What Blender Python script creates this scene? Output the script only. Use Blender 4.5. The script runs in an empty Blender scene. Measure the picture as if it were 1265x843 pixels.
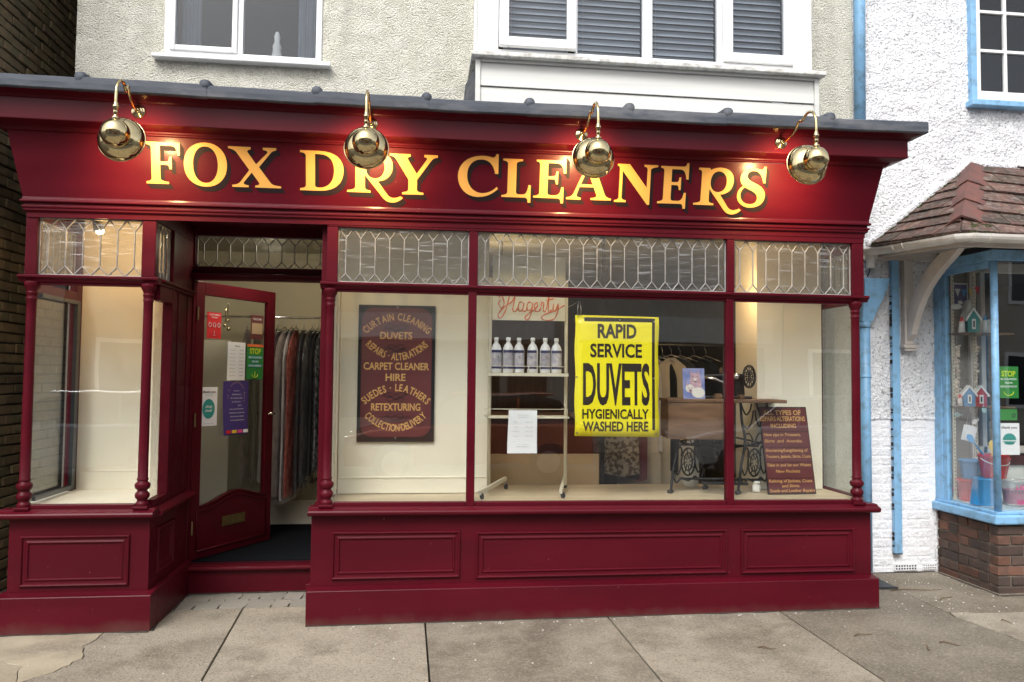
import bpy, math, random
from mathutils import Vector, Matrix, noise
R = math.radians
scene = bpy.context.scene
COL = scene.collection
rng = random.Random(7)

# ------------------------------------------------------------------ camera
cam_data = bpy.data.cameras.new('camera'); cam = bpy.data.objects.new('camera', cam_data); COL.objects.link(cam)
YAW, PITCH, ROLL = R(6.9), R(2.62), R(-0.585)
fw = Vector((math.sin(YAW)*math.cos(PITCH), math.cos(YAW)*math.cos(PITCH), math.sin(PITCH)))
rt = Vector((math.cos(YAW), -math.sin(YAW), 0)); dn = -rt.cross(fw)
c_, s_ = math.cos(ROLL), math.sin(ROLL)
rt2 = rt*c_ + dn*s_; dn2 = dn*c_ - rt*s_
m = Matrix((rt2, -dn2, -fw)).transposed().to_4x4(); m.translation = (0, -5.2, 1.6)
cam.matrix_world = m
cam_data.sensor_width = 36; cam_data.lens = 36*960/1265
cam_data.clip_start = 0.05; cam_data.clip_end = 500
scene.camera = cam

# ------------------------------------------------------------------ sky, sun, exposure
SUN_EL, SUN_AZ = 50, 205
world = bpy.data.worlds.new('World'); scene.world = world; world.use_nodes = True
nt = world.node_tree; nt.nodes.clear()
sky = nt.nodes.new('ShaderNodeTexSky'); sky.sky_type = 'NISHITA'; sky.sun_disc = False
sky.sun_elevation = R(SUN_EL); sky.sun_rotation = R(SUN_AZ); sky.dust_density = 4; sky.air_density = 1
hs = nt.nodes.new('ShaderNodeHueSaturation'); hs.inputs['Saturation'].default_value = 0.26
bg = nt.nodes.new('ShaderNodeBackground'); bg.inputs['Strength'].default_value = 0.15
wo = nt.nodes.new('ShaderNodeOutputWorld')
nt.links.new(sky.outputs[0], hs.inputs['Color']); nt.links.new(hs.outputs[0], bg.inputs[0]); nt.links.new(bg.outputs[0], wo.inputs[0])
sun_d = bpy.data.lights.new('sun', 'SUN'); sun_d.energy = 0.9; sun_d.angle = R(25); sun_d.color = (1, .97, .93)
sun = bpy.data.objects.new('sun', sun_d); COL.objects.link(sun)
az, el = R(SUN_AZ), R(SUN_EL)
sd = Vector((math.sin(az)*math.cos(el), math.cos(az)*math.cos(el), math.sin(el)))
sun.rotation_euler = sd.to_track_quat('Z', 'Y').to_euler()
vs = scene.view_settings
vs.view_transform = 'Standard'; vs.look = 'None'; vs.exposure = 0.95; vs.gamma = 1; vs.use_curve_mapping = False
try:
    scene.cycles.max_bounces = 8; scene.cycles.diffuse_bounces = 4; scene.cycles.glossy_bounces = 4
    scene.cycles.transparent_max_bounces = 24; scene.cycles.transmission_bounces = 4
    scene.cycles.use_denoising = True; scene.cycles.sample_clamp_indirect = 6
except Exception: pass

# ------------------------------------------------------------------ materials
def new_mat(name):
    mt = bpy.data.materials.new(name); mt.use_nodes = True
    return mt, mt.node_tree, mt.node_tree.nodes['Principled BSDF']
def _n(t, kind, **kw):
    n = t.nodes.new(kind)
    for k, v in kw.items(): setattr(n, k, v)
    return n
def mat(name, c1, c2=None, scale=6, detail=5, rough=.6, rough2=None, metal=0, coat=0, bump=0, bscale=40, bdist=.004,
        rand=0, stretch=(1,1,1), contrast=(.35,.65), spec=.5, emit=None, estr=0, speck=None, sscale=150, samt=.5, alpha=1, stain=None, stscale=1.3, stamt=.5, speck2=None, chips=None):
    mt, t, b = new_mat(name)
    tc = _n(t, 'ShaderNodeTexCoord'); mp = _n(t, 'ShaderNodeMapping'); mp.inputs['Scale'].default_value = stretch
    oi = _n(t, 'ShaderNodeObjectInfo')
    ad = _n(t, 'ShaderNodeVectorMath', operation='MULTIPLY_ADD'); 
    t.links.new(oi.outputs['Random'], ad.inputs[0]); ad.inputs[1].default_value = (17, 31, 23) if rand else (0,0,0)
    t.links.new(tc.outputs['Object'], ad.inputs[2]); t.links.new(ad.outputs[0], mp.inputs[0])
    L = t.links.new
    nz = _n(t, 'ShaderNodeTexNoise'); nz.inputs['Scale'].default_value = scale; nz.inputs['Detail'].default_value = detail
    L(mp.outputs[0], nz.inputs['Vector'])
    mr = _n(t, 'ShaderNodeMapRange'); mr.inputs[1].default_value = contrast[0]; mr.inputs[2].default_value = contrast[1]
    L(nz.outputs['Fac'], mr.inputs[0])
    mx = _n(t, 'ShaderNodeMix', data_type='RGBA'); mx.inputs[6].default_value = (*c1, 1); mx.inputs[7].default_value = (*(c2 or c1), 1)
    L(mr.outputs[0], mx.inputs[0]); out = mx.outputs[2]
    if stain:
        n3 = _n(t, 'ShaderNodeTexNoise'); n3.inputs['Scale'].default_value = stscale; n3.inputs['Detail'].default_value = 6; n3.inputs['Roughness'].default_value = .65
        L(mp.outputs[0], n3.inputs['Vector'])
        m3 = _n(t, 'ShaderNodeMapRange'); m3.inputs[1].default_value = .48; m3.inputs[2].default_value = .66; m3.inputs[4].default_value = stamt
        L(n3.outputs['Fac'], m3.inputs[0]); x3 = _n(t, 'ShaderNodeMix', data_type='RGBA'); x3.inputs[7].default_value = (*stain, 1)
        L(m3.outputs[0], x3.inputs[0]); L(out, x3.inputs[6]); out = x3.outputs[2]
    if speck:
        n2 = _n(t, 'ShaderNodeTexNoise'); n2.inputs['Scale'].default_value = sscale; n2.inputs['Detail'].default_value = 2
        L(mp.outputs[0], n2.inputs['Vector'])
        m2 = _n(t, 'ShaderNodeMapRange'); m2.inputs[1].default_value = .5; m2.inputs[2].default_value = .7; m2.inputs[4].default_value = samt
        L(n2.outputs['Fac'], m2.inputs[0]); x2 = _n(t, 'ShaderNodeMix', data_type='RGBA'); x2.inputs[7].default_value = (*speck, 1)
        L(m2.outputs[0], x2.inputs[0]); L(out, x2.inputs[6]); out = x2.outputs[2]
    if speck2:
        n6 = _n(t, 'ShaderNodeTexNoise'); n6.inputs['Scale'].default_value = sscale*1.35; n6.inputs['Detail'].default_value = 3
        L(mp.outputs[0], n6.inputs['Vector'])
        m6 = _n(t, 'ShaderNodeMapRange'); m6.inputs[1].default_value = .47; m6.inputs[2].default_value = .34; m6.inputs[4].default_value = .5
        L(n6.outputs['Fac'], m6.inputs[0]); x6 = _n(t, 'ShaderNodeMix', data_type='RGBA'); x6.inputs[7].default_value = (*speck2, 1)
        L(m6.outputs[0], x6.inputs[0]); L(out, x6.inputs[6]); out = x6.outputs[2]
        # pale worn blotches
        n7 = _n(t, 'ShaderNodeTexNoise'); n7.inputs['Scale'].default_value = 4.5; n7.inputs['Detail'].default_value = 7; n7.inputs['Roughness'].default_value = .7
        L(mp.outputs[0], n7.inputs['Vector'])
        m7 = _n(t, 'ShaderNodeMapRange'); m7.inputs[1].default_value = .60; m7.inputs[2].default_value = .72; m7.inputs[4].default_value = .45
        L(n7.outputs['Fac'], m7.inputs[0]); x7 = _n(t, 'ShaderNodeMix', data_type='RGBA'); x7.inputs[7].default_value = (.36,.32,.25, 1)
        L(m7.outputs[0], x7.inputs[0]); L(out, x7.inputs[6]); out = x7.outputs[2]
    if chips:
        n8 = _n(t, 'ShaderNodeTexNoise'); n8.inputs['Scale'].default_value = 42; n8.inputs['Detail'].default_value = 4; n8.inputs['Roughness'].default_value = .7
        L(tc.outputs['Object'], n8.inputs['Vector'])
        m8 = _n(t, 'ShaderNodeMapRange'); m8.inputs[1].default_value = .715; m8.inputs[2].default_value = .73; m8.inputs[4].default_value = .8
        L(n8.outputs['Fac'], m8.inputs[0]); x8 = _n(t, 'ShaderNodeMix', data_type='RGBA'); x8.inputs[7].default_value = (*chips, 1)
        L(m8.outputs[0], x8.inputs[0]); L(out, x8.inputs[6]); out = x8.outputs[2]
    if rand:
        hv = _n(t, 'ShaderNodeHueSaturation'); mm = _n(t, 'ShaderNodeMapRange'); mm.inputs[3].default_value = 1-rand; mm.inputs[4].default_value = 1+rand
        L(oi.outputs['Random'], mm.inputs[0]); L(mm.outputs[0], hv.inputs['Value']); L(out, hv.inputs['Color']); out = hv.outputs[0]
    L(out, b.inputs['Base Color'])
    if rough2 is not None:
        rr = _n(t, 'ShaderNodeMapRange'); rr.inputs[3].default_value = rough; rr.inputs[4].default_value = rough2
        L(nz.outputs['Fac'], rr.inputs[0]); rr.inputs[1].default_value = .3; rr.inputs[2].default_value = .7; L(rr.outputs[0], b.inputs['Roughness'])
    else: b.inputs['Roughness'].default_value = rough
    b.inputs['Metallic'].default_value = metal; b.inputs['Coat Weight'].default_value = coat; b.inputs['Coat Roughness'].default_value = .19
    b.inputs['Specular IOR Level'].default_value = spec
    if bump:
        nb = _n(t, 'ShaderNodeTexNoise'); nb.inputs['Scale'].default_value = bscale; nb.inputs['Detail'].default_value = 4
        L(mp.outputs[0], nb.inputs['Vector'])
        bp = _n(t, 'ShaderNodeBump'); bp.inputs['Strength'].default_value = bump; bp.inputs['Distance'].default_value = bdist
        L(nb.outputs['Fac'], bp.inputs['Height']); L(bp.outputs[0], b.inputs['Normal'])
    if emit: b.inputs['Emission Color'].default_value = (*emit, 1); b.inputs['Emission Strength'].default_value = estr
    return mt
def glass_mat(name, tint=(.97,.98,.97), bump=0, bscale=6, rough=0.0, f0=.045, bd=.003, stretch=(1,1,1), white=0):
    mt = bpy.data.materials.new(name); mt.use_nodes = True; t = mt.node_tree; t.nodes.clear(); L = t.links.new
    out = _n(t, 'ShaderNodeOutputMaterial'); tr = _n(t, 'ShaderNodeBsdfTransparent'); tr.inputs[0].default_value = (*tint, 1)
    gl = _n(t, 'ShaderNodeBsdfGlossy'); gl.inputs['Roughness'].default_value = rough; gl.inputs['Color'].default_value = (1,1,1,1)
    ge = _n(t, 'ShaderNodeNewGeometry')
    dt = _n(t, 'ShaderNodeVectorMath', operation='DOT_PRODUCT'); L(ge.outputs['Incoming'], dt.inputs[0])
    if bump:
        tc = _n(t, 'ShaderNodeTexCoord'); oi = _n(t, 'ShaderNodeObjectInfo'); ad = _n(t, 'ShaderNodeVectorMath', operation='MULTIPLY_ADD')
        ad.inputs[1].default_value = (9,7,5); L(oi.outputs['Random'], ad.inputs[0]); L(tc.outputs['Object'], ad.inputs[2])
        mp = _n(t, 'ShaderNodeMapping'); mp.inputs['Scale'].default_value = stretch; L(ad.outputs[0], mp.inputs[0])
        nz = _n(t, 'ShaderNodeTexNoise'); nz.inputs['Scale'].default_value = bscale; nz.inputs['Detail'].default_value = 2; L(mp.outputs[0], nz.inputs['Vector'])
        bp = _n(t, 'ShaderNodeBump'); bp.inputs['Strength'].default_value = bump; bp.inputs['Distance'].default_value = bd
        L(nz.outputs['Fac'], bp.inputs['Height']); L(bp.outputs[0], gl.inputs['Normal']); L(bp.outputs[0], dt.inputs[1])
    else: L(ge.outputs['Normal'], dt.inputs[1])
    ab = _n(t, 'ShaderNodeMath', operation='ABSOLUTE'); L(dt.outputs['Value'], ab.inputs[0])
    su = _n(t, 'ShaderNodeMath', operation='SUBTRACT'); su.inputs[0].default_value = 1; L(ab.outputs[0], su.inputs[1]); su.use_clamp = True
    pw = _n(t, 'ShaderNodeMath', operation='POWER'); L(su.outputs[0], pw.inputs[0]); pw.inputs[1].default_value = 5
    ma = _n(t, 'ShaderNodeMath', operation='MULTIPLY_ADD'); L(pw.outputs[0], ma.inputs[0]); ma.inputs[1].default_value = 1-f0; ma.inputs[2].default_value = f0; ma.use_clamp = True
    mx = _n(t, 'ShaderNodeMixShader'); L(ma.outputs[0], mx.inputs[0]); L(tr.outputs[0], mx.inputs[1]); L(gl.outputs[0], mx.inputs[2])
    last = mx
    if white:
        df = _n(t, 'ShaderNodeBsdfDiffuse'); df.inputs[0].default_value = (.8,.8,.8,1)
        m2 = _n(t, 'ShaderNodeMixShader'); m2.inputs[0].default_value = white; L(mx.outputs[0], m2.inputs[1]); L(df.outputs[0], m2.inputs[2]); last = m2
    L(last.outputs[0], out.inputs[0])
    return mt
def rough_mat(name, c1, c2, vscale=55, bump=.8, bdist=.01, mixn=8, rough=.9, pits=None, dirt=None, nsc=None, vw=1.0):
    """roughcast / pebble dash: voronoi pebbles in the bump, darker hollows between them"""
    mt, t, b = new_mat(name); L = t.links.new
    tc = _n(t, 'ShaderNodeTexCoord')
    wn = _n(t, 'ShaderNodeTexNoise'); wn.inputs['Scale'].default_value = 12; wn.inputs['Detail'].default_value = 3; L(tc.outputs['Object'], wn.inputs['Vector'])
    av = _n(t, 'ShaderNodeVectorMath', operation='MULTIPLY_ADD'); av.inputs[1].default_value = (.04,.04,.04); L(wn.outputs['Color'], av.inputs[0]); L(tc.outputs['Object'], av.inputs[2])
    vo = _n(t, 'ShaderNodeTexVoronoi', feature='SMOOTH_F1'); vo.inputs['Scale'].default_value = vscale; vo.inputs['Smoothness'].default_value = .4; L(av.outputs[0], vo.inputs['Vector'])
    nz = _n(t, 'ShaderNodeTexNoise'); nz.inputs['Scale'].default_value = mixn; nz.inputs['Detail'].default_value = 8; nz.inputs['Roughness'].default_value = .7; L(tc.outputs['Object'], nz.inputs['Vector'])
    n2 = _n(t, 'ShaderNodeTexNoise'); n2.inputs['Scale'].default_value = nsc or vscale*1.2; n2.inputs['Detail'].default_value = 9; n2.inputs['Roughness'].default_value = .62; L(tc.outputs['Object'], n2.inputs['Vector'])
    vm = _n(t, 'ShaderNodeMath', operation='MULTIPLY'); vm.inputs[1].default_value = vw; L(vo.outputs['Distance'], vm.inputs[0])
    h = _n(t, 'ShaderNodeMath', operation='SUBTRACT'); L(n2.outputs['Fac'], h.inputs[0]); L(vm.outputs[0], h.inputs[1])
    mr = _n(t, 'ShaderNodeMapRange'); mr.inputs[1].default_value = .38; mr.inputs[2].default_value = .62; L(nz.outputs['Fac'], mr.inputs[0])
    mx = _n(t, 'ShaderNodeMix', data_type='RGBA'); mx.inputs[6].default_value = (*c1,1); mx.inputs[7].default_value = (*c2,1); L(mr.outputs[0], mx.inputs[0])
    out = mx.outputs[2]
    ns = _n(t, 'ShaderNodeTexNoise'); ns.inputs['Scale'].default_value = 1; ns.inputs['Detail'].default_value = 5
    mps = _n(t, 'ShaderNodeMapping'); mps.inputs['Scale'].default_value = (6,1,.7); L(tc.outputs['Object'], mps.inputs[0]); L(mps.outputs[0], ns.inputs['Vector'])
    ms_ = _n(t, 'ShaderNodeMapRange'); ms_.inputs[1].default_value = .50; ms_.inputs[2].default_value = .72; ms_.inputs[4].default_value = .35; L(ns.outputs['Fac'], ms_.inputs[0])
    xs = _n(t, 'ShaderNodeMix', data_type='RGBA'); xs.inputs[7].default_value = (*[c*.62 for c in c1],1); L(ms_.outputs[0], xs.inputs[0]); L(out, xs.inputs[6]); out = xs.outputs[2]
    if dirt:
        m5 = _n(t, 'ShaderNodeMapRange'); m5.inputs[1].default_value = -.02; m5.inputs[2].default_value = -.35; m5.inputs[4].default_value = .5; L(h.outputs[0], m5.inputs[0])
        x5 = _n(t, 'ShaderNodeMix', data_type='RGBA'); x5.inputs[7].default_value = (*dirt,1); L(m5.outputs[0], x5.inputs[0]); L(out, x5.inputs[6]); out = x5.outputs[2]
    if pits:
        n4 = _n(t, 'ShaderNodeTexNoise'); n4.inputs['Scale'].default_value = 38; n4.inputs['Detail'].default_value = 3; n4.inputs['Roughness'].default_value = .6; L(tc.outputs['Object'], n4.inputs['Vector'])
        m4 = _n(t, 'ShaderNodeMapRange'); m4.inputs[1].default_value = .585; m4.inputs[2].default_value = .63; m4.inputs[4].default_value = .7; L(n4.outputs['Fac'], m4.inputs[0])
        x4 = _n(t, 'ShaderNodeMix', data_type='RGBA'); x4.inputs[7].default_value = (*pits,1); L(m4.outputs[0], x4.inputs[0]); L(out, x4.inputs[6]); out = x4.outputs[2]
    L(out, b.inputs['Base Color'])
    bp = _n(t, 'ShaderNodeBump'); bp.inputs['Strength'].default_value = bump; bp.inputs['Distance'].default_value = bdist
    L(h.outputs[0], bp.inputs['Height']); L(bp.outputs[0], b.inputs['Normal']); b.inputs['Roughness'].default_value = rough
    b.inputs['Specular IOR Level'].default_value = .25
    return mt

M = {}
REDK = dict(chips=(.30,.13,.12), scale=3, rough=.38, rough2=.55, coat=.14, spec=.10, bump=.3, bscale=26, bdist=.0025, stretch=(.35,1,1.6), stain=(.060,.0035,.009), stscale=2.2, stamt=.5)
M['red'] = mat('burgundy gloss paint', (.065,.0024,.0078), (.082,.0031,.0095), **REDK)
M['redlow'] = mat('burgundy plinth paint with splashed dirt', (.065,.0024,.0078), (.082,.0031,.0095), **REDK)
def splash(mt, z0, z1):
    t = mt.node_tree; L = t.links.new; b = t.nodes['Principled BSDF']; src = b.inputs['Base Color'].links[0].from_socket
    ge = _n(t, 'ShaderNodeNewGeometry'); sp = _n(t, 'ShaderNodeSeparateXYZ'); L(ge.outputs['Position'], sp.inputs[0])
    nz = _n(t, 'ShaderNodeTexNoise'); nz.inputs['Scale'].default_value = 9; nz.inputs['Detail'].default_value = 8; L(ge.outputs['Position'], nz.inputs['Vector'])
    ma = _n(t, 'ShaderNodeMath', operation='MULTIPLY_ADD'); L(nz.outputs['Fac'], ma.inputs[0]); ma.inputs[1].default_value = (z1-z0)*1.6; L(sp.outputs['Z'], ma.inputs[2])
    mr = _n(t, 'ShaderNodeMapRange'); mr.inputs[1].default_value = z1+(z1-z0)*.8; mr.inputs[2].default_value = z0+(z1-z0)*.55; mr.inputs[4].default_value = .55; L(ma.outputs[0], mr.inputs[0])
    mx = _n(t, 'ShaderNodeMix', data_type='RGBA'); mx.inputs[7].default_value = (.11,.055,.045,1); L(mr.outputs[0], mx.inputs[0]); L(src, mx.inputs[6]); L(mx.outputs[2], b.inputs['Base Color'])
splash(M['redlow'], 0.0, .07)
M['lead'] = mat('weathered sheet lead', (.040,.049,.066), (.072,.082,.102), scale=5, rough=.6, rough2=.8, bump=.25, bscale=9, bdist=.006, stain=(.17,.175,.185), stscale=2.2, stamt=.6, stretch=(1,1,4))
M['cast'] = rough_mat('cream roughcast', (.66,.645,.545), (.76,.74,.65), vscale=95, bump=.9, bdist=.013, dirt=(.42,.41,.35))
M['white'] = rough_mat('white painted roughcast', (.72,.73,.755), (.82,.83,.845), vscale=52, bump=1.0, bdist=.020, pits=(.25,.23,.22), nsc=25, vw=.45)
M['whitebrick'] = mat('white painted brick', (.74,.75,.78), (.82,.83,.85), scale=14, rough=.75, bump=.9, bscale=38, bdist=.012, rand=.02)
M['pvc'] = mat('white window plastic', (.78,.79,.80), (.84,.84,.84), scale=2, rough=.3, rough2=.45)
M['clad'] = mat('off white cladding board', (.60,.60,.565), (.68,.68,.64), scale=3, rough=.5, bump=.25, bscale=12, stretch=(.3,1,8), bdist=.002)
M['sillpaint'] = mat('flaking white sill paint', (.62,.61,.56), (.76,.76,.74), scale=12, rough=.7, bump=.3, stain=(.25,.23,.2), stscale=14, stamt=.7)
M['blue'] = mat('sky blue gloss paint', (.20,.42,.66), (.235,.46,.70), scale=4, rough=.35, rough2=.55, bump=.2, bscale=26, stain=(.10,.14,.17), stscale=13, stamt=.5)
M['bluechip'] = mat('black chipped edge', (.02,.02,.02), rough=.8)
M['glass'] = glass_mat('window glass', bump=.10, bscale=1.6, bd=.012, f0=.095)
M['pane'] = glass_mat('old leaded glass', tint=(.82,.825,.78), bump=.8, bscale=13, bd=.008, stretch=(.25,1,1.8), f0=.10, rough=.16, white=.035)
M['upglass'] = glass_mat('upper window glass', tint=(.78,.80,.82), bump=.05, bscale=1.2, bd=.01, f0=.035)
M['film'] = glass_mat('clear garment bag film', tint=(.9,.9,.92), bump=1, bscale=12, bd=.03, rough=.06, f0=.075, stretch=(1,1,.3), white=.004)
M['came'] = mat('lead came', (.20,.20,.195), (.32,.32,.31), scale=15, rough=.55)
M['brass'] = mat('polished brass', (.60,.49,.27), (.70,.58,.33), scale=14, rough=.04, rough2=.17, metal=1, stain=(.36,.27,.13), stscale=9, stamt=.45)
M['brassin'] = mat('white enamel lamp lining', (.8,.75,.65), rough=.4)
M['oldbrass'] = mat('tarnished brass', (.32,.25,.12), (.22,.17,.09), scale=20, rough=.4, metal=1)
M['gold'] = mat('gold leaf letter paint', (.80,.40,.085), (.74,.36,.07), scale=4, rough=.35, rough2=.5, spec=.5)
M['letshade'] = mat('black letter shadow paint', (.012,.005,.006), rough=.6, spec=.2)
M['cream'] = mat('cream painted board', (.80,.755,.63), (.83,.79,.67), scale=1.5, rough=.45, rough2=.6, bump=.08, bscale=30)
M['creamwall'] = mat('dull cream wall', (.42,.38,.27), (.46,.42,.30), scale=1.5, rough=.8)
M['partition'] = mat('tan board', (.42,.31,.19), (.48,.37,.24), scale=2, rough=.6)
M['maroon'] = mat('dark maroon board', (.055,.010,.012), (.07,.014,.015), scale=2, rough=.55)
M['floorwood'] = mat('display floor board', (.50,.41,.27), (.58,.48,.33), scale=2, rough=.5, stretch=(.6,6,1), bump=.1)
M['dark'] = mat('dark doormat', (.005,.006,.008), (.009,.010,.013), scale=120, spec=.05, rough=.95, bump=.5, bscale=200)
M['rubber'] = mat('black rubber', (.018,.02,.023), (.03,.032,.036), scale=10, rough=.55)
M['black'] = mat('black enamel', (.010,.010,.011), rough=.3)
M['iron'] = mat('black cast iron', (.012,.012,.013), (.02,.02,.021), scale=20, rough=.45, bump=.2)
M['chrome'] = mat('bright nickel', (.75,.76,.78), rough=.15, metal=1)
M['steel'] = mat('dull steel', (.45,.45,.46), rough=.35, metal=1)
M['wood'] = mat('worn brown veneer', (.13,.07,.038), (.21,.12,.068), scale=5, rough=.5, stretch=(1,1,6), bump=.2, stain=(.06,.035,.022), stscale=3, stamt=.6)
M['darkwood'] = mat('dark brown wood', (.10,.05,.03), (.14,.08,.045), scale=3, rough=.5, stretch=(6,1,1))
M['stand'] = mat('cream powder coated steel', (.62,.58,.46), rough=.4)
M['paper'] = mat('white paper', (.80,.82,.86), rough=.8)
M['offwhite'] = mat('off white card', (.70,.70,.66), rough=.8)
M['ink'] = mat('dark ink', (.03,.03,.04), rough=.7)
M['greyink'] = mat('pale grey ink', (.40,.42,.47), rough=.8)
M['yellow'] = mat('yellow printed board', (.88,.78,.012), (.92,.82,.02), scale=2, rough=.35, coat=.1)
M['orangeink'] = mat('orange script ink', (.75,.17,.06), rough=.5)
M['blackink'] = mat('black print', (.022,.012,.010), rough=.5)
M['maroonsign'] = mat('maroon sign panel', (.115,.028,.032), (.135,.035,.038), scale=3, rough=.4, coat=.2)
M['signblack'] = mat('green black sign frame', (.010,.015,.018), rough=.35, coat=.3)
M['signgold'] = mat('gold sign lettering', (.60,.35,.12), rough=.5)
M['pose_red'] = mat('red sticker', (.62,.02,.03), rough=.5)
M['pose_green'] = mat('green leaflet', (.03,.24,.05), rough=.5)
M['lime'] = mat('yellow green print', (.55,.68,.03), rough=.5)
M['pose_purple'] = mat('dark violet leaflet', (.055,.035,.20), rough=.5)
M['teal'] = mat('teal print', (.03,.30,.27), rough=.5)
M['tealpaint'] = mat('teal paint', (.02,.22,.22), rough=.5)
M['pale_teal'] = mat('pale teal paint', (.42,.62,.62), rough=.5)
M['whitepaint'] = mat('white paint', (.78,.78,.77), rough=.5)
M['redpl'] = mat('bright red plastic', (.72,.03,.035), rough=.35)
M['bluepl'] = mat('bright blue plastic', (.03,.30,.66), rough=.35)
M['yellowpl'] = mat('yellow plastic', (.85,.62,.05), rough=.35)
M['pinkpl'] = mat('pink print', (.75,.08,.28), rough=.4)
M['clearpl'] = glass_mat('clear bucket plastic', tint=(.85,.87,.88), rough=.1, f0=.08, white=.18)
M['shell'] = mat('sea shell', (.55,.42,.33), (.75,.68,.58), scale=30, rough=.6, rand=.25)
M['bottle'] = mat('white bottle plastic', (.72,.73,.74), rough=.35)
M['label_navy'] = mat('navy label band', (.025,.03,.10), rough=.5)
M['label_mauve'] = mat('mauve label picture', (.27,.26,.31), (.46,.44,.47), scale=30, rough=.5, rand=.2)
M['pebble'] = mat('grey white litter', (.6,.58,.54), rough=.8)
M['brick_dark'] = mat('mossy brown brick', (.20,.135,.075), (.14,.115,.062), scale=9, rough=.92, bump=.7, bscale=40, bdist=.006, rand=.3, stain=(.085,.09,.045), stscale=5, stamt=.7)
M['mortar_dark'] = mat('dark mortar', (.035,.03,.024), rough=.95)
M['brick_red'] = mat('red brown brick', (.155,.068,.042), (.095,.050,.036), scale=10, rough=.85, bump=.6, bscale=50, bdist=.005, rand=.35, stain=(.035,.028,.024), stscale=4, stamt=.8)
M['brick_black'] = mat('soot black brick', (.055,.038,.032), (.085,.052,.040), scale=10, rough=.8, bump=.6, bscale=50, bdist=.005, rand=.3)
M['mortar'] = mat('sandy mortar', (.22,.19,.15), (.14,.12,.10), scale=14, rough=.95, bump=.4)
M['tile'] = mat('clay roof tile', (.135,.066,.050), (.070,.044,.038), scale=9, rough=.9, bump=.8, bscale=50, bdist=.006, rand=.35, stain=(.030,.034,.018), stscale=5, stamt=.8, speck=(.24,.22,.19), sscale=26, samt=.5)
M['hip'] = mat('red hip tile', (.15,.055,.042), (.10,.045,.038), scale=5, rough=.8, bump=.5, rand=.12, stain=(.07,.05,.045), stscale=6, stamt=.7)
M['moss'] = mat('moss', (.05,.06,.015), (.03,.035,.012), scale=30, rough=1, bump=1, bscale=80)
M['gutter'] = mat('dirty white gutter', (.76,.75,.71), (.62,.58,.52), scale=3, rough=.5, stain=(.30,.25,.20), stscale=2, stamt=.6)
M['timberwhite'] = mat('aged white timber', (.52,.47,.43), (.60,.56,.52), scale=6, rough=.7, bump=.2)
SLAB = dict(scale=2.2, detail=8, rough=.85, rough2=.6, bump=1.0, bscale=95, bdist=.006, rand=.09, speck=(.42,.37,.29), sscale=62, samt=.4, speck2=(.045,.038,.03), stain=(.105,.084,.060), stscale=1.7, stamt=.75)
M['slab'] = mat('aggregate concrete slab', (.225,.197,.153), (.300,.264,.206), **SLAB)
M['slabdark'] = mat('damp concrete slab', (.140,.120,.090), (.205,.178,.136), **SLAB)
M['slabpale'] = mat('worn pale concrete', (.33,.285,.205), (.25,.21,.15), scale=2.6, detail=8, rough=.85, bump=.4, bscale=60, bdist=.004, rand=.06, speck=(.36,.33,.26), sscale=60, samt=.4, stain=(.15,.125,.095), stscale=2.4, stamt=.7)
M['slabgrey'] = mat('grey cracked cement', (.19,.178,.15), (.24,.222,.185), scale=4, detail=8, rough=.85, bump=.4, bscale=60, bdist=.003, rand=.08, speck=(.3,.28,.25), sscale=80, samt=.4)
M['joint'] = mat('dark soil in the joints', (.025,.02,.015), (.05,.04,.03), scale=40, rough=1, bump=.6)
M['asphalt'] = mat('asphalt', (.045,.045,.047), (.06,.06,.062), scale=5, rough=.85, bump=.5, bscale=150, speck=(.12,.12,.12), sscale=200, samt=.5)
M['kerb'] = mat('granite kerb', (.25,.24,.23), (.32,.31,.29), scale=8, rough=.8, bump=.4, bscale=80, rand=.1)
M['roadpaint'] = mat('road paint', (.6,.5,.1), rough=.7)
M['farwall'] = mat('far buff wall', (.42,.38,.32), (.48,.44,.38), scale=2, rough=.9)
M['farbrick'] = mat('far brick wall', (.19,.10,.07), (.25,.14,.10), scale=6, rough=.9)
M['farroof'] = mat('far roof tiles', (.10,.07,.06), (.14,.09,.08), scale=4, rough=.9)
M['carsilver'] = mat('silver car paint', (.45,.46,.48), rough=.25, metal=.6, coat=1)
M['carorange'] = mat('copper orange car paint', (.42,.10,.02), rough=.25, metal=.3, coat=1)
M['carglass'] = mat('dark car glass', (.015,.017,.02), rough=.05)
M['tyre'] = mat('tyre rubber', (.02,.02,.02), rough=.8)
M['blind'] = mat('blue grey blind slat', (.50,.53,.57), (.54,.57,.61), scale=2, rough=.45)
M['curtain'] = mat('grey net curtain', (.16,.19,.23), (.20,.23,.27), scale=6, rough=.9, stretch=(6,1,1))
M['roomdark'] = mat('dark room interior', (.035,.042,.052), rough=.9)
M['cloth'] = {k: mat('garment cloth '+k, a, b, scale=s, rough=.85, contrast=ct) for k,(a,b,s,ct) in {
 'pale':((.27,.23,.22),(.40,.35,.33),10,(.35,.65)), 'white':((.48,.46,.46),(.60,.58,.58),6,(.35,.65)), 'rust':((.26,.05,.04),(.34,.11,.09),25,(.4,.6)),
 'black':((.012,.014,.017),(.02,.022,.026),8,(.35,.65)), 'navy':((.012,.018,.028),(.02,.03,.045),8,(.35,.65)), 'spot':((.20,.22,.25),(.05,.06,.07),26,(.48,.52)),
 'mauve':((.13,.09,.12),(.24,.18,.22),14,(.4,.6)), 'lattice':((.10,.07,.05),(.32,.27,.22),30,(.47,.53)), 'maroon':((.12,.02,.03),(.16,.03,.04),8,(.35,.65)),
 'floral':((.02,.02,.025),(.45,.4,.5),34,(.5,.56)), 'cream':((.50,.45,.37),(.58,.53,.45),5,(.35,.65)), 'green':((.035,.045,.05),(.06,.07,.075),8,(.35,.65))}.items()}
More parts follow.
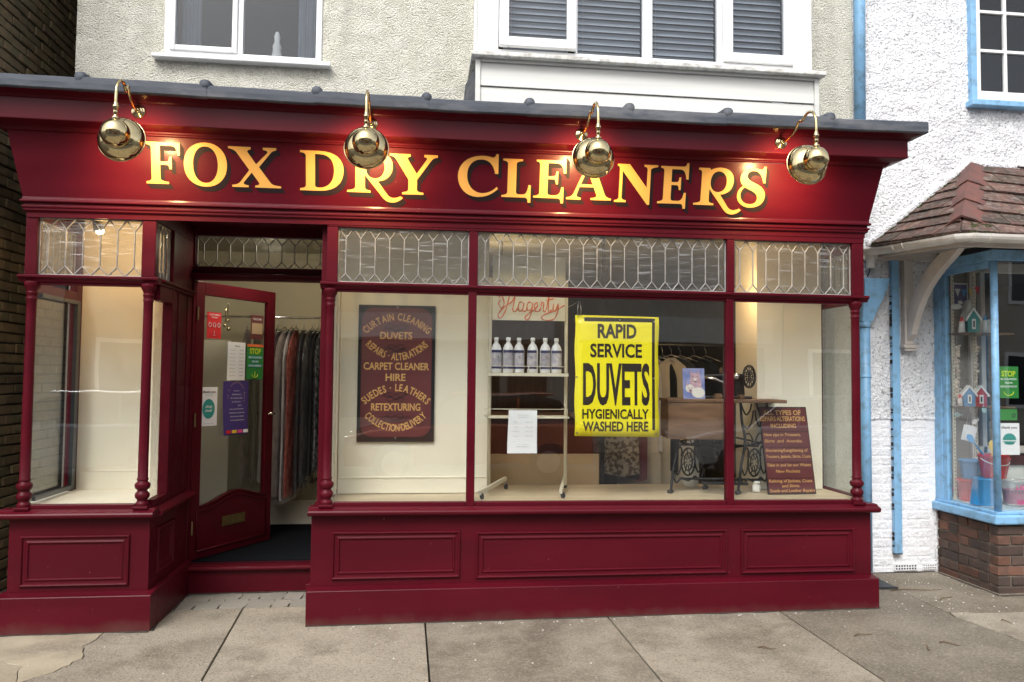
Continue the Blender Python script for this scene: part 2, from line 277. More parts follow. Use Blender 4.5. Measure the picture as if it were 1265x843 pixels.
def emission(name, col, s):
    mt, t, b = new_mat(name); b.inputs['Base Color'].default_value = (*col,1)
    b.inputs['Emission Color'].default_value = (*col,1); b.inputs['Emission Strength'].default_value = s; return mt
M['bulb'] = emission('lit warm bulb', (1,.60,.22), 45)
M['bulb2'] = emission('lit shop bulb', (1,.72,.40), 18)

# ------------------------------------------------------------------ mesh builder
ORG = {}
class MB:
    def __init__(s): s.v = []; s.f = []
    def add(s, vs, fs):
        k = len(s.v); s.v += [tuple(p) for p in vs]; s.f += [tuple(i+k for i in f) for f in fs]; return s
    def box(s, x0, x1, y0, y1, z0, z1):
        v = [(x,y,z) for z in (z0,z1) for y in (y0,y1) for x in (x0,x1)]
        return s.add(v, [(0,2,3,1),(4,5,7,6),(0,1,5,4),(2,6,7,3),(0,4,6,2),(1,3,7,5)])
    def obox(s, c, U, V, W, a, b, d):
        c, U, V, W = map(Vector, (c,U,V,W))
        v = [c + U*(a*i) + V*(b*j) + W*(d*k) for k in (-.5,.5) for j in (-.5,.5) for i in (-.5,.5)]
        return s.add(v, [(0,2,3,1),(4,5,7,6),(0,1,5,4),(2,6,7,3),(0,4,6,2),(1,3,7,5)])
    def bar(s, a, b, w, h=None, up=(0,0,1)):
        a, b = Vector(a), Vector(b); U = (b-a); L_ = U.length; U = U/L_; W = Vector(up); W = (W - U*W.dot(U)).normalized(); V = W.cross(U)
        return s.obox((a+b)/2, U, V, W, L_, w, h or w)
    def prism(s, pts, vec):
        n = len(pts); vec = Vector(vec); a = [Vector(p) for p in pts]; b = [p+vec for p in a]
        return s.add(a+b, [tuple(range(n))[::-1], tuple(range(n, 2*n))] + [(i, (i+1)%n, n+(i+1)%n, n+i) for i in range(n)])
    def tube(s, path, r, n=8, closed=False):
        P = [Vector(p) for p in path]; N = len(P); rr = r if isinstance(r, (list,tuple)) else [r]*N
        tang = [((P[(i+1)%N]-P[i-1]) if closed else (P[min(i+1,N-1)]-P[max(i-1,0)])).normalized() for i in range(N)]
        up = Vector((0,0,1)) if abs(tang[0].z) < .9 else Vector((1,0,0))
        nv = (up - tang[0]*up.dot(tang[0])).normalized(); vs = []
        for i in range(N):
            nv = (nv - tang[i]*nv.dot(tang[i])).normalized(); bn = tang[i].cross(nv)
            vs += [P[i] + (nv*math.cos(2*math.pi*k/n) + bn*math.sin(2*math.pi*k/n))*rr[i] for k in range(n)]
        fs = [(i*n+k, i*n+(k+1)%n, ((i+1)%N)*n+(k+1)%n, ((i+1)%N)*n+k) for i in range(N if closed else N-1) for k in range(n)]
        if not closed: fs += [tuple(range(n))[::-1], tuple(range((N-1)*n, N*n))]
        return s.add(vs, fs)
    def lathe(s, prof, o, ax=(0,0,1), n=20, cap=True):
        ax = Vector(ax).normalized(); u = ax.orthogonal().normalized(); w = ax.cross(u); o = Vector(o); vs = []
        for r, z in prof: vs += [o + ax*z + (u*math.cos(2*math.pi*k/n) + w*math.sin(2*math.pi*k/n))*r for k in range(n)]
        fs = [(i*n+k, i*n+(k+1)%n, (i+1)*n+(k+1)%n, (i+1)*n+k) for i in range(len(prof)-1) for k in range(n)]
        if cap: fs += [tuple(range(n))[::-1], tuple(range((len(prof)-1)*n, len(prof)*n))]
        return s.add(vs, fs)
    def ball(s, c, r, n=12, sc=(1,1,1)):
        vs = []; m_ = n//2
        for i in range(m_+1):
            t = math.pi*i/m_
            vs += [(c[0]+sc[0]*r*math.sin(t)*math.cos(2*math.pi*k/n), c[1]+sc[1]*r*math.sin(t)*math.sin(2*math.pi*k/n), c[2]+sc[2]*r*math.cos(t)) for k in range(n)]
        return s.add(vs, [(i*n+k, (i+1)*n+k, (i+1)*n+(k+1)%n, i*n+(k+1)%n) for i in range(m_) for k in range(n)])
    def warp(s, fn): s.v = [fn(*p) for p in s.v]; return s
    def build(s, name, material, parent=None, smooth=False, bevel=0, label=None, segs=2, solid=0):
        return make(name, s.v, s.f, material, parent, smooth, bevel, label, segs, solid)
def make(name, v, f, material, parent=None, smooth=False, bevel=0, label=None, segs=2, solid=0):
    me = bpy.data.meshes.new(name); o = Vector(ORG.get(parent.name, (0,0,0))) if parent else Vector((0,0,0))
    me.from_pydata([(p[0]-o.x, p[1]-o.y, p[2]-o.z) for p in v], [], f); me.validate(); me.update()
    me.materials.append(material)
    ob = bpy.data.objects.new(name, me); COL.objects.link(ob)
    if parent: ob.parent = parent; ORG[ob.name] = o
    if smooth:
        for p in me.polygons: p.use_smooth = True
    if solid:
        md = ob.modifiers.new('thickness', 'SOLIDIFY'); md.thickness = solid; md.offset = 0
    if bevel:
        md = ob.modifiers.new('bevel', 'BEVEL'); md.width = bevel; md.segments = segs; md.limit_method = 'ANGLE'; md.angle_limit = R(35)
    if label: ob['label'] = label
    return ob
def thing(name, label, cat, loc=(0,0,0), group=None):
    o = bpy.data.objects.new(name, None); COL.objects.link(o); o.location = loc; o.empty_display_size = .1
    o['label'] = label; o['category'] = cat
    if group: o['group'] = group
    ORG[o.name] = Vector(loc); return o
def tag(o, label, cat, group=None):
    o['label'] = label; o['category'] = cat
    if group: o['group'] = group
    return o
def struct(o, kind='structure'): o['kind'] = kind; return o
def piece(name, mesh, parent, loc, rot=None, scale=None):
    ob = bpy.data.objects.new(name, mesh); COL.objects.link(ob); ob.parent = parent
    o = ORG.get(parent.name, Vector((0,0,0))) if parent else Vector((0,0,0))
    ob.location = Vector(loc) - o
    if rot: ob.rotation_euler = rot
    if scale: ob.scale = scale
    return ob
def mesh_of(mb, name, material, bevel=0, smooth=False):
    me = bpy.data.meshes.new(name); v = mb.v; f = mb.f
    me.from_pydata(v, [], f); me.update(); me.materials.append(material)
    if bevel:
        import bmesh
        bm = bmesh.new(); bm.from_mesh(me); bmesh.ops.bevel(bm, geom=bm.edges[:], offset=bevel, segments=1, affect='EDGES', profile=.5); bm.to_mesh(me); bm.free()
    if smooth:
        for p in me.polygons: p.use_smooth = True
    return me
def box_mesh(name, a, b, c, material, bevel=0, jitter=0):
    mb = MB().box(-a/2,a/2,-b/2,b/2,-c/2,c/2)
    if jitter: mb.v = [tuple(q+rng.uniform(-jitter,jitter) for q in p) for p in mb.v]
    return mesh_of(mb, name, material, bevel)

# text: glyph meshes from the built-in font
_tc = {}
def text2d(s_, bold=0.0, shear=0.0):
    k = (s_, bold, shear)
    if k in _tc: return _tc[k]
    cu = bpy.data.curves.new('t', 'FONT'); cu.body = s_; cu.offset = bold; cu.shear = shear; cu.resolution_u = 3; cu.size = 1
    ob = bpy.data.objects.new('t', cu); COL.objects.link(ob)
    dg = bpy.context.evaluated_depsgraph_get(); dg.update(); me = ob.evaluated_get(dg).to_mesh()
    v = [(p.co.x, p.co.y) for p in me.vertices]; f = [tuple(p.vertices) for p in me.polygons]
    ob.evaluated_get(dg).to_mesh_clear(); bpy.data.objects.remove(ob); bpy.data.curves.remove(cu)
    _tc[k] = (v, f); return v, f
def put_text(mb, s_, o, U, V, w, h, bold=0.0, shear=0.0, center=False):
    """fit the string into width w, height h (capitals) with its lower left corner at o"""
    v, f = text2d(s_, bold, shear)
    if not v: return
    x0 = min(p[0] for p in v); x1 = max(p[0] for p in v); H, _ = text2d('H', bold); hh = max(p[1] for p in H)
    sy = h/hh; sx = w/(x1-x0) if w else sy
    o, U, V = Vector(o), Vector(U), Vector(V)
    if center: o = o - U*((x1-x0)*sx/2)
    mb.add([o + U*((p[0]-x0)*sx) + V*(p[1]*sy) for p in v], f)
def arc_text(mb, s_, cx, hw, zmid, zend, h, y, bold=.02, cond=.8):
    """letters along a shallow parabola in the XZ plane (baseline zmid in the middle, zend at the ends)"""
    H, _ = text2d('H', bold); sc = h/max(p[1] for p in H); ws = []
    for c in s_:
        v, f = text2d(c, bold); ws.append((max(p[0] for p in v)-min(p[0] for p in v)) if v else .32)
    gap = .09; tot = sum(ws)+gap*(len(s_)-1); pos = 0
    N = 200; tx = [(-1+2*i/N) for i in range(N+1)]; arc = [0]
    zz = lambda t: zmid+(zend-zmid)*t*t
    for i in range(N): arc.append(arc[-1]+math.hypot(hw*(tx[i+1]-tx[i]), zz(tx[i+1])-zz(tx[i])))
    for c, w_ in zip(s_, ws):
        tgt = (pos+w_/2)/tot*arc[-1]; i = min(range(N+1), key=lambda q: abs(arc[q]-tgt)); t = tx[i]
        U = Vector((hw, 0, (zend-zmid)*2*t)).normalized(); V = Vector((-U.z, 0, U.x)); v, f = text2d(c, bold)
        if v:
            x0 = min(p[0] for p in v); k = arc[-1]/tot
            mb.add([Vector((cx+hw*t, y, zz(t))) + U*((p[0]-x0-w_/2)*k) + V*(p[1]*sc) for p in v], f)
        pos += w_+gap
# ================================================================== GROUND
g = MB(); 
g.add([(-60,-3.45,-.03),(60,-3.45,-.03),(60,60,-.03),(-60,60,-.03)], [(0,1,2,3)])
ground = struct(g.build('ground', M['joint']))
road = struct(MB().add([(-60,-60,-.125),(60,-60,-.125),(60,-3.4,-.125),(-60,-3.4,-.125)], [(0,1,2,3)]).build('road', M['asphalt']))
pave = struct(thing('pavement', '', '', (0,0,0))); pave.rotation_euler = (0,R(-.23),0); pave.location = (0,0,.006); del pave['label']; del pave['category']
def cutx(x0, k, y): return x0 + k*(.3-y)
def slab(pts, material, inset=.004, z=0.0, th=.03, tilt=0):
    c = Vector((sum(p[0] for p in pts)/len(pts), sum(p[1] for p in pts)/len(pts), 0)); P = []
    for p in pts:
        q = Vector((p[0], p[1], 0)); d = (q-c); P.append(q - d.normalized()*inset)
    mb = MB().prism([(p.x, p.y, z-th) for p in P], (0,0,th))
    return mb.build('paving_slab', material, pave, bevel=.004)
cuts = [(-1.155,.052), (.068,.015), (1.275,.015), (2.487,-.011), (3.69,-.03)]
A_, B_ = .30, -1.62
ys = [.37, -1.62, -2.85, -3.45]
crack = [(-1.86,.37),(-1.90,-.11),(-1.91,-.29),(-1.84,-.50),(-1.90,-.70),(-2.02,-.86),(-2.25,-.93),(-2.7,-1.05),(-3.6,-1.1)]
def dense(path, a=.016, k=7):
    out = []; r_ = random.Random(k)
    for p, q in zip(path, path[1:]):
        n_ = max(1, int(math.hypot(q[0]-p[0], q[1]-p[1])/.05))
        for i in range(n_): out.append((p[0]+(q[0]-p[0])*i/n_+r_.uniform(-a,a), p[1]+(q[1]-p[1])*i/n_+r_.uniform(-a,a)))
    return out+[path[-1]]
cd = dense(crack)
# pale cracked slab on the left, split by finer cracks
def cslab(pts, material, gap=.003, th=.03):
    mb = MB().prism([(p[0],p[1],-th) for p in pts], (0,0,th)); return mb.build('paving_slab', material, pave, bevel=.003)
sub = dense([(-2.02,-.86),(-2.12,-.60),(-2.45,-.42),(-2.9,-.36),(-3.6,-.3)], .012, 3)
i_ = min(range(len(cd)), key=lambda q: math.hypot(cd[q][0]+2.02, cd[q][1]+.86))
cslab([(-3.6,.37)]+[(p[0]-.004,p[1]) for p in cd[:i_]]+[(p[0],p[1]+.004) for p in sub], M['slabpale'])
cslab([(p[0],p[1]-.004) for p in sub[::-1]]+[(p[0]-.003,p[1]+.003) for p in cd[i_:]], M['slabpale'])
cslab([(p[0]+.004,p[1]-.004) for p in cd]+[(-3.6,B_),(cutx(*cuts[0],B_)-.006,B_),(cutx(*cuts[0],.37)-.006,.37)], M['slab'])
for i in range(3):
    a, b = cuts[i], cuts[i+1]
    e = .0055
    P = [(cutx(*a,.37)+e,.37),(cutx(*a,B_)+e,B_+e),(cutx(*b,B_)-e,B_+e),(cutx(*b,.37)-e,.37)]
    if i == 0: P = [(cutx(*a,.37)+e,.37)]+P[1:]
    cslab(P, M['slab'])
a, b = cuts[3], cuts[4]; e = .005
cslab([(cutx(*a,.9)+e,.86),(cutx(*a,B_)+e,B_+e),(3.75,B_+e)]+dense([(3.72,-1.4),(3.70,-.9),(3.64,-.5),(3.60,-.3)],.008,5)+[(3.62,-.2),(3.63,.86)], M['slabdark'])
cslab([(3.63+.003,.86),(3.625,-.2)]+dense([(3.63,-.2),(3.95,-.24),(4.3,-.25),(5.6,-.27)],.008,8)+[(5.6,.86)], M['slabdark'])
cslab(dense([(3.61,-.31),(3.65,-.5),(3.71,-.9),(3.73,-1.4)],.006,5)+[(3.76,B_+e),(5.6,B_+e),(5.6,-.28)]+dense([(5.6,-.275),(4.3,-.258),(3.95,-.248),(3.64,-.21)],.006,8), M['slab'])
for r in range(1, 3):
    xs = [-6.0,-4.8,-3.6,-2.4]+[cutx(*c,B_) for c in cuts]+[4.9,6.1]
    for x0, x1 in zip(xs, xs[1:]):
        o = .6 if r == 1 else 0
        cslab([(x0+o+e,ys[r]-e),(x0+o+e,ys[r+1]+e),(x1+o-e,ys[r+1]+e),(x1+o-e,ys[r]-e)], M['slab'])
for x0 in (-6,-4.8): cslab([(x0+e,.8),(x0+e,B_+e),(x0+1.2-e,B_+e),(x0+1.2-e,.8)], M['slab'])
cslab([(-3.6,.38),(-3.6,3),(-2.45,3),(-2.45,.38)], M['slabdark'])
for x0 in (5.6,6.8): cslab([(x0+e,.86),(x0+e,B_+e),(x0+1.2-e,B_+e),(x0+1.2-e,.86)], M['slab'])
# crazy paving pieces in the doorway
r_ = random.Random(12)
row0 = [-1.72,-1.50,-1.33,-1.16,-.98,-.86,-.62]; row1 = [-1.72,-1.44,-1.24,-1.10,-.93,-.8,-.62]
mid = lambda x: .57+.03*math.sin(x*9)
def jag(p, q, n_=5, a=.01): return [(p[0]+(q[0]-p[0])*i/n_+(r_.uniform(-a,a) if i else 0), p[1]+(q[1]-p[1])*i/n_+(r_.uniform(-a,a) if i else 0)) for i in range(n_)]
for row, (ya, yb) in ((row0,(.385,None)), (row1,(None,.80))):
    for x0, x1 in zip(row, row[1:]):
        g_ = .006
        lo0 = ya if ya else mid(x0)+.012; lo1 = ya if ya else mid(x1)+.012; hi0 = yb if yb else mid(x0); hi1 = yb if yb else mid(x1)
        P = jag((x0+g_,lo0),(x1-g_,lo1),4,.004)+jag((x1-g_,lo1),(x1-g_+.02,hi1),3,.01)+jag((x1-g_,hi1),(x0+g_,hi0),4,.004)+jag((x0+g_,hi0),(x0+g_,lo0),3,.008)
        mb = MB().prism([(p[0],p[1],-.028) for p in P], (0,0,.026+r_.uniform(0,.003))); mb.build('paving_piece', M['slabgrey'], pave, bevel=.002)
# kerb stones
kme = box_mesh('kerb_stone', .90, .15, .16, M['kerb'], .012)
for i in range(-8, 9): piece('kerb_stone', kme, pave, (i*.91, -3.53, -.075))
# small litter
lit = MB()
r_ = random.Random(5)
for i in range(150):
    if i < 70: x, y = r_.uniform(3.35,4.25), r_.uniform(-.3,.8)
    elif i < 110: x, y = r_.uniform(-.6,3.3), -.115-abs(r_.gauss(0,.03))
    else: x, y = r_.uniform(-2.2,4.6), r_.uniform(-1.2,-.1)
    q = r_.uniform(.003,.0075); lit.ball((x,y,q*.4), q, 6, (1,r_.uniform(.6,1),.5))
lit.v = [(p[0],p[1],p[2]+.0065+.004*p[0]) for p in lit.v]
t = lit.build('litter', M['pebble']); struct(t, 'stuff'); tag(t, 'small pale grit and blossom bits scattered along the shop foot', 'litter')
gr = MB(); r_ = random.Random(21)
def grime(pts, w0, w1, z=.0):
    for p, q in zip(pts, pts[1:]):
        L_ = math.dist(p, q); n_ = max(2, int(L_/.03)); d = ((q[0]-p[0])/L_, (q[1]-p[1])/L_); nn = (d[1], -d[0]); vs = []
        for i in range(n_+1):
            x, y = p[0]+(q[0]-p[0])*i/n_, p[1]+(q[1]-p[1])*i/n_; w = w0+(w1-w0)*max(0, noise.noise(Vector((x*6,y*6,3)))+.35)+r_.uniform(0,.004)
            zz = .0072+.004*x; vs += [(x-nn[0]*.004, y-nn[1]*.004, zz+.004), (x+nn[0]*w, y+nn[1]*w, zz)]
        gr.add(vs, [(2*i,2*i+1,2*i+3,2*i+2) for i in range(n_)])
grime([(-2.53,-.074),(-1.624,-.074),(-1.624,.75),(-.70,.75)], .004, .022); grime([(-.682,-.074),(3.21,-.074),(3.21,.84),(4.28,.84)], .004, .024); grime([(4.28,.80),(4.28,.12),(5.6,.12)], .006, .03)
t = gr.build('grime', M['joint']); struct(t, 'stuff'); tag(t, 'dark dirt gathered in the angle along the foot of the shopfronts', 'grime')
tw = MB()
for (x,y,a_,l_) in ((3.55,.32,.0,.42),(3.75,.05,.5,.2),(2.02,-.75,-.3,.10),(2.7,-.62,.3,.16),(3.0,-.9,1.1,.1),(3.15,-.78,-.5,.12),(3.85,-.42,-1.1,.07)):
    p = [(x+math.cos(a_)*l_*u, y+math.sin(a_)*l_*u+.012*math.sin(u*7), .006+.004*math.sin(u*5)) for u in (0,.25,.5,.75,1)]
    tw.tube(p, [.004,.004,.003,.0025,.0015], 5)
tw.v = [(p[0],p[1],p[2]+.0065+.004*p[0]) for p in tw.v]
t = tw.build('twigs', mat('brown twig', (.09,.055,.03), (.16,.11,.06), rough=.9)); struct(t, 'stuff'); tag(t, 'thin brown twigs and stalks dropped on the pavement', 'twigs')
# ================================================================== SHOP BUILDING
B = thing('shop_building', 'dry cleaner building with burgundy timber shopfront under a cream roughcast upper storey', 'building', (0,.85,0))
FX0, FX1 = -2.466, 3.172
def wz(x, z):
    t_ = min(1, max(0, (z-2.60)/.70)); u = min(1.1, max(-1.1, (x-.45)/2.9))
    return z + (1-t_)*(.0078*x-.012)*min(1,max(0,(z-2.5)/.1)) + t_*(-.016*(1-u*u))
W_ = lambda x,y,z: (x,y,wz(x,z))
RED = M['red']
def wall_grid(mb, x0, x1, z0, z1, y, cell, holes, amp, back=.2, sc=9):
    """displaced front face, openings left free"""
    def axis(a, b, stops):
        st = sorted({a, b, *[q for q in stops if a < q < b]}); out = []
        for p, q in zip(st, st[1:]):
            n_ = max(1, round((q-p)/cell)); out += [p+(q-p)*i/n_ for i in range(n_)]
        return out+[b]
    X = axis(x0, x1, [h[0] for h in holes]+[h[1] for h in holes]); Z = axis(z0, z1, [h[2] for h in holes]+[h[3] for h in holes])
    idx = len(mb.v); vs = []
    for z in Z:
        for x in X: vs.append((x, y-amp*(noise.noise(Vector((x*sc,z*sc,y)))+.6*noise.noise(Vector((x*sc*3,z*sc*3,y+4)))), z))
    fs = []; n_ = len(X)
    for j in range(len(Z)-1):
        zc = (Z[j]+Z[j+1])/2
        for i in range(n_-1):
            xc = (X[i]+X[i+1])/2
            if not any(h[0] < xc < h[1] and h[2] < zc < h[3] for h in holes): fs.append((j*n_+i, j*n_+i+1, (j+1)*n_+i+1, (j+1)*n_+i))
    mb.add(vs, fs)
    st = [x0, x1]+[q for h in holes for q in h[:2]]; 
    return mb
UW = (-1.935,-.778,3.995,5.05)
OR = (.43,2.985,3.2,5.05)
mb = MB(); wall_grid(mb, -2.57, 3.60, 3.30, 6.2, .85, .022, [UW, OR], .006)
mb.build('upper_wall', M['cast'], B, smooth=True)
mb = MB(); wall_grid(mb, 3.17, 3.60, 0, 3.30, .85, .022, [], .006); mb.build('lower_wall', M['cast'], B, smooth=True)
# wall core behind the render
mb = MB(); mb.box(-2.568,-1.94,.87,1.07,2.8,6.2).box(-.77,.40,.87,1.07,2.8,6.2).box(3.10,3.6,.87,1.07,0,6.2).box(-1.94,-.77,.87,1.07,2.8,3.99).box(-1.94,-.77,.87,1.07,5.05,6.2).box(.40,3.10,.87,1.07,5.05,6.2).box(.40,3.10,.87,1.07,2.8,3.3)
mb.box(-2.568,-2.47,.87,1.07,0,2.8)
mb.build('wall_core', M['farwall'], B)
MB().box(-2.57,-2.47,1.07,6,0,6.2).build('side_wall', M['cast'], B)
MB().box(-2.75,3.65,.55,6.2,6.2,6.3).build('roof', M['farroof'], B)
# upper left window ------------------------------------------------------
def pvc_frame(name, parent, x0, x1, z0, z1, y, w, d=.06, mat_=None, bev=.006):
    mb = MB(); mb.box(x0,x0+w,y,y+d,z0,z1).box(x1-w,x1,y,y+d,z0,z1).box(x0+w,x1-w,y+.0015,y+d-.0015,z0,z0+w).box(x0+w,x1-w,y+.0015,y+d-.0015,z1-w,z1)
    return mb.build(name, mat_ or M['pvc'], parent, bevel=bev)
uw = pvc_frame('window', B, -1.94,-.775,3.995,5.05,.835,.045)
MB().box(-1.405,-1.365,.837,.893,4.04,5.0).build('mullion', M['pvc'], uw, bevel=.005)
pvc_frame('casement', uw, -1.895,-1.405,4.04,5.0,.815,.038)
MB().box(-1.857,-1.443,.84,.846,4.078,4.96).build('pane', M['upglass'], uw)
MB().box(-1.365,-.822,.85,.856,4.04,5.0).build('pane', M['upglass'], uw)
MB().box(-2.01,-.70,.775,.86,3.962,3.992).build('window_sill', M['pvc'], B, bevel=.006)
cur = MB()
for x0, x1 in ((-1.86,-1.72),(-.98,-.84)):
    n_ = 24; vs = []
    for j in range(2):
        for i in range(n_+1): vs.append((x0+(x1-x0)*i/n_, 1.0+.018*math.sin(i*1.9), 3.95+j*1.15))
    cur.add(vs, [(i,i+1,n_+2+i,n_+1+i) for i in range(n_)])
t = cur.build('curtain', M['curtain'], None, smooth=True); tag(t, 'grey curtain hanging behind the upper left window', 'curtain')
mb = MB(); mb.box(-2.4,-.5,2.9,2.95,3.3,5.4).box(-2.4,-.5,1.1,2.9,3.4,3.45).box(-2.45,-2.4,1.08,2.9,3.4,5.4).box(-.5,-.45,1.08,2.9,3.4,5.4).box(-2.4,-.5,1.08,2.9,5.4,5.45)
mb.build('upper_room', M['roomdark'], B)
vase = MB().lathe([(.03,0),(.045,.03),(.035,.09),(.04,.11),(.03,.16),(.036,.18),(.02,.22),(.025,.26),(.012,.30)], (-1.14,1.00,3.995), n=14)
t = vase.build('ornament', M['offwhite'], None, smooth=True); tag(t, 'slim pale ornament standing inside the upper left window', 'ornament')
MB().box(-1.9,-.8,.895,1.09,3.96,3.994).build('inner_sill', M['pvc'], B)
# oriel -----------------------------------------------------------------
orl = MB().box(.44,3.0,.45,.84,3.94,3.95).build('oriel', M['clad'], B)
# cladding boards
for k, (z0, z1) in enumerate([(3.36,3.545),(3.55,3.728),(3.735,3.913)]):
    MB().add([(.425,.402,z0),(3.015,.402,z0),(3.015,.414,z1),(.425,.414,z1),(.425,.43,z0),(3.015,.43,z0),(3.015,.43,z1),(.425,.43,z1)], [(0,1,2,3),(7,6,5,4),(0,4,5,1),(3,2,6,7),(0,3,7,4),(1,5,6,2)]).build('cladding_board', M['clad'], orl, bevel=.002)
    MB().box(.395,.41,.432,.85,z0,z1-.004).build('cladding_board', M['clad'], orl, bevel=.002)
    MB().box(3.03,3.045,.432,.85,z0,z1-.004).build('cladding_board', M['clad'], orl, bevel=.002)
MB().box(.388,.424,.39,.431,3.34,3.93).build('corner_strip', M['clad'], orl, bevel=.004)
MB().box(3.016,3.052,.39,.431,3.34,3.93).build('corner_strip', M['clad'], orl, bevel=.004)
MB().box(.4245,3.0155,.388,.43,3.914,3.934).build('top_strip', M['clad'], orl, bevel=.003)
MB().box(.355,3.085,.335,.85,3.935,3.968).build('oriel_sill', M['sillpaint'], orl, bevel=.006)
MB().add([(.395,.43,3.90),(.34,.845,3.90),(.30,.845,3.5),(.37,.43,3.36),(.392,.43,3.36),(.34,.85,3.36)], [(0,1,5,4),(0,4,3),(1,2,5)]).build('side_flashing', M['lead'], orl)
WZ0, WZ1 = 3.968, 5.2
MB().box(.40,.555,.40,.47,WZ0,WZ1).build('window_post', M['pvc'], orl, bevel=.008)
MB().box(2.845,3.0,.40,.47,WZ0,WZ1).build('window_post', M['pvc'], orl, bevel=.008)
MB().box(.40,.44,.80,.85,WZ0,WZ1).build('window_post', M['pvc'], orl, bevel=.008)
mb = MB().box(.555,2.845,.415,.47,WZ0,4.022).box(.555,2.845,.415,.47,5.14,5.2)
for x0, x1 in ((1.135,1.152),(1.655,1.73),(2.242,2.285)): mb.box(x0,x1,.4165,.4685,4.022,5.14)
mb.build('window_frame', M['pvc'], orl, bevel=.006)
cs = MB(); 
c1 = pvc_frame('casement', orl, .558,1.132,4.03,5.13,.362,.07,.05)
MB().box(.628,1.062,.38,.386,4.10,5.06).build('pane', M['upglass'], orl)
MB().box(1.152,1.655,.44,.446,4.022,5.14).build('pane', M['upglass'], orl)
MB().box(1.73,2.242,.44,.446,4.022,5.14).build('pane', M['upglass'], orl)
pvc_frame('casement', orl, 2.287,2.843,4.024,5.13,.39,.072,.05)
MB().box(2.359,2.771,.412,.418,4.096,5.06).build('pane', M['upglass'], orl)
MB().box(.412,.418,.47,.80,4.02,5.14).build('pane', M['upglass'], orl)
MB().box(.405,.43,.47,.80,3.97,4.02).build('window_frame', M['pvc'], orl)
mb = MB().box(.44,2.98,1.4,1.45,3.3,5.3).box(.44,2.98,.475,1.45,5.21,5.26).box(2.95,2.98,.475,1.4,3.969,5.2).box(.44,2.98,.475,1.4,3.97,3.98); mb.build('oriel_room', M['roomdark'], orl)
# blinds behind the four lights
for x0, x1, wh in ((.60,1.10,'leftmost oriel light, behind the ajar casement'),(1.15,1.66,'second oriel light from the left'),(1.72,2.25,'third oriel light from the left'),(2.32,2.80,'rightmost oriel light')):
    bl = thing('venetian_blind', 'closed blue grey blind in the '+wh, 'blind', ((x0+x1)/2,.52,4.0), 'blinds in the oriel window')
    hw = (x1-x0)/2; arc_ = [(-.012,-.028),(-.003,-.014),(0,0),(-.003,.014),(-.012,.028)]
    sm = mesh_of(MB().add([(s_*hw,a_,b_) for a_,b_ in arc_ for s_ in (-1,1)]+[(s_*hw,a_+.002,b_) for a_,b_ in arc_ for s_ in (-1,1)], [(2*i,2*i+1,2*i+3,2*i+2) for i in range(4)]+[(10+2*i,12+2*i,13+2*i,11+2*i) for i in range(4)]), 'slat', M['blind'])
    for k in range(23): piece('slat', sm, bl, ((x0+x1)/2, .52+rng.uniform(-.001,.001), 4.0+k*.0505), (R(-28+rng.uniform(-2,2)),0,0))
    MB().tube([(x0+.06,.505,3.98),(x0+.06,.505,5.1)], .0012, 5).build('cord', M['offwhite'], bl)

# ------------------------------------------------------------------ fascia and cornice
def mitre(mb, prof, y0=-.06, yb=.84, n_=16, xl=FX0, xr=FX1):
    rows = []
    for a_, z in prof:
        P = [(xl-a_, yb, z), (xl-a_, y0-a_, z)]
        P += [(xl-a_+(xr-xl+2*a_)*i/n_, y0-a_, z) for i in range(1, n_)]
        P += [(xr+a_, y0-a_, z), (xr+a_, yb, z)]; rows.append([W_(*p) for p in P])
    m_ = len(rows[0]); return mb.add([p for r in rows for p in r], [(j*m_+i, j*m_+i+1, (j+1)*m_+i+1, (j+1)*m_+i) for j in range(len(rows)-1) for i in range(m_-1)])
FK = .186   # lean of the sign board
fa = mitre(MB(), [(-.02,2.60),(-.02,2.628),(-.012,2.634),(-.004,2.640),(-.004,2.652),(.003,2.656),(.004,2.668),(-.008,2.672),(-.008,2.684),(.012,2.690),(.012,2.700),(.002,2.708),(0,2.72),(.0705,3.098)]).build('fascia', RED, B)
co = mitre(MB(), [(.0705,3.0985),(.085,3.100),(.088,3.108),(.096,3.112),(.098,3.122),(.178,3.137),(.182,3.141),(.182,3.262),(.192,3.265),(.194,3.272),(.212,3.282),(.24,3.292),(.255,3.297),(.26,3.305),(.10,3.31)]).build('cornice', RED, B)
for ob in (fa, co):
    md = ob.modifiers.new('bevel','BEVEL'); md.width = .002; md.segments = 2; md.limit_method = 'ANGLE'; md.angle_limit = R(30)
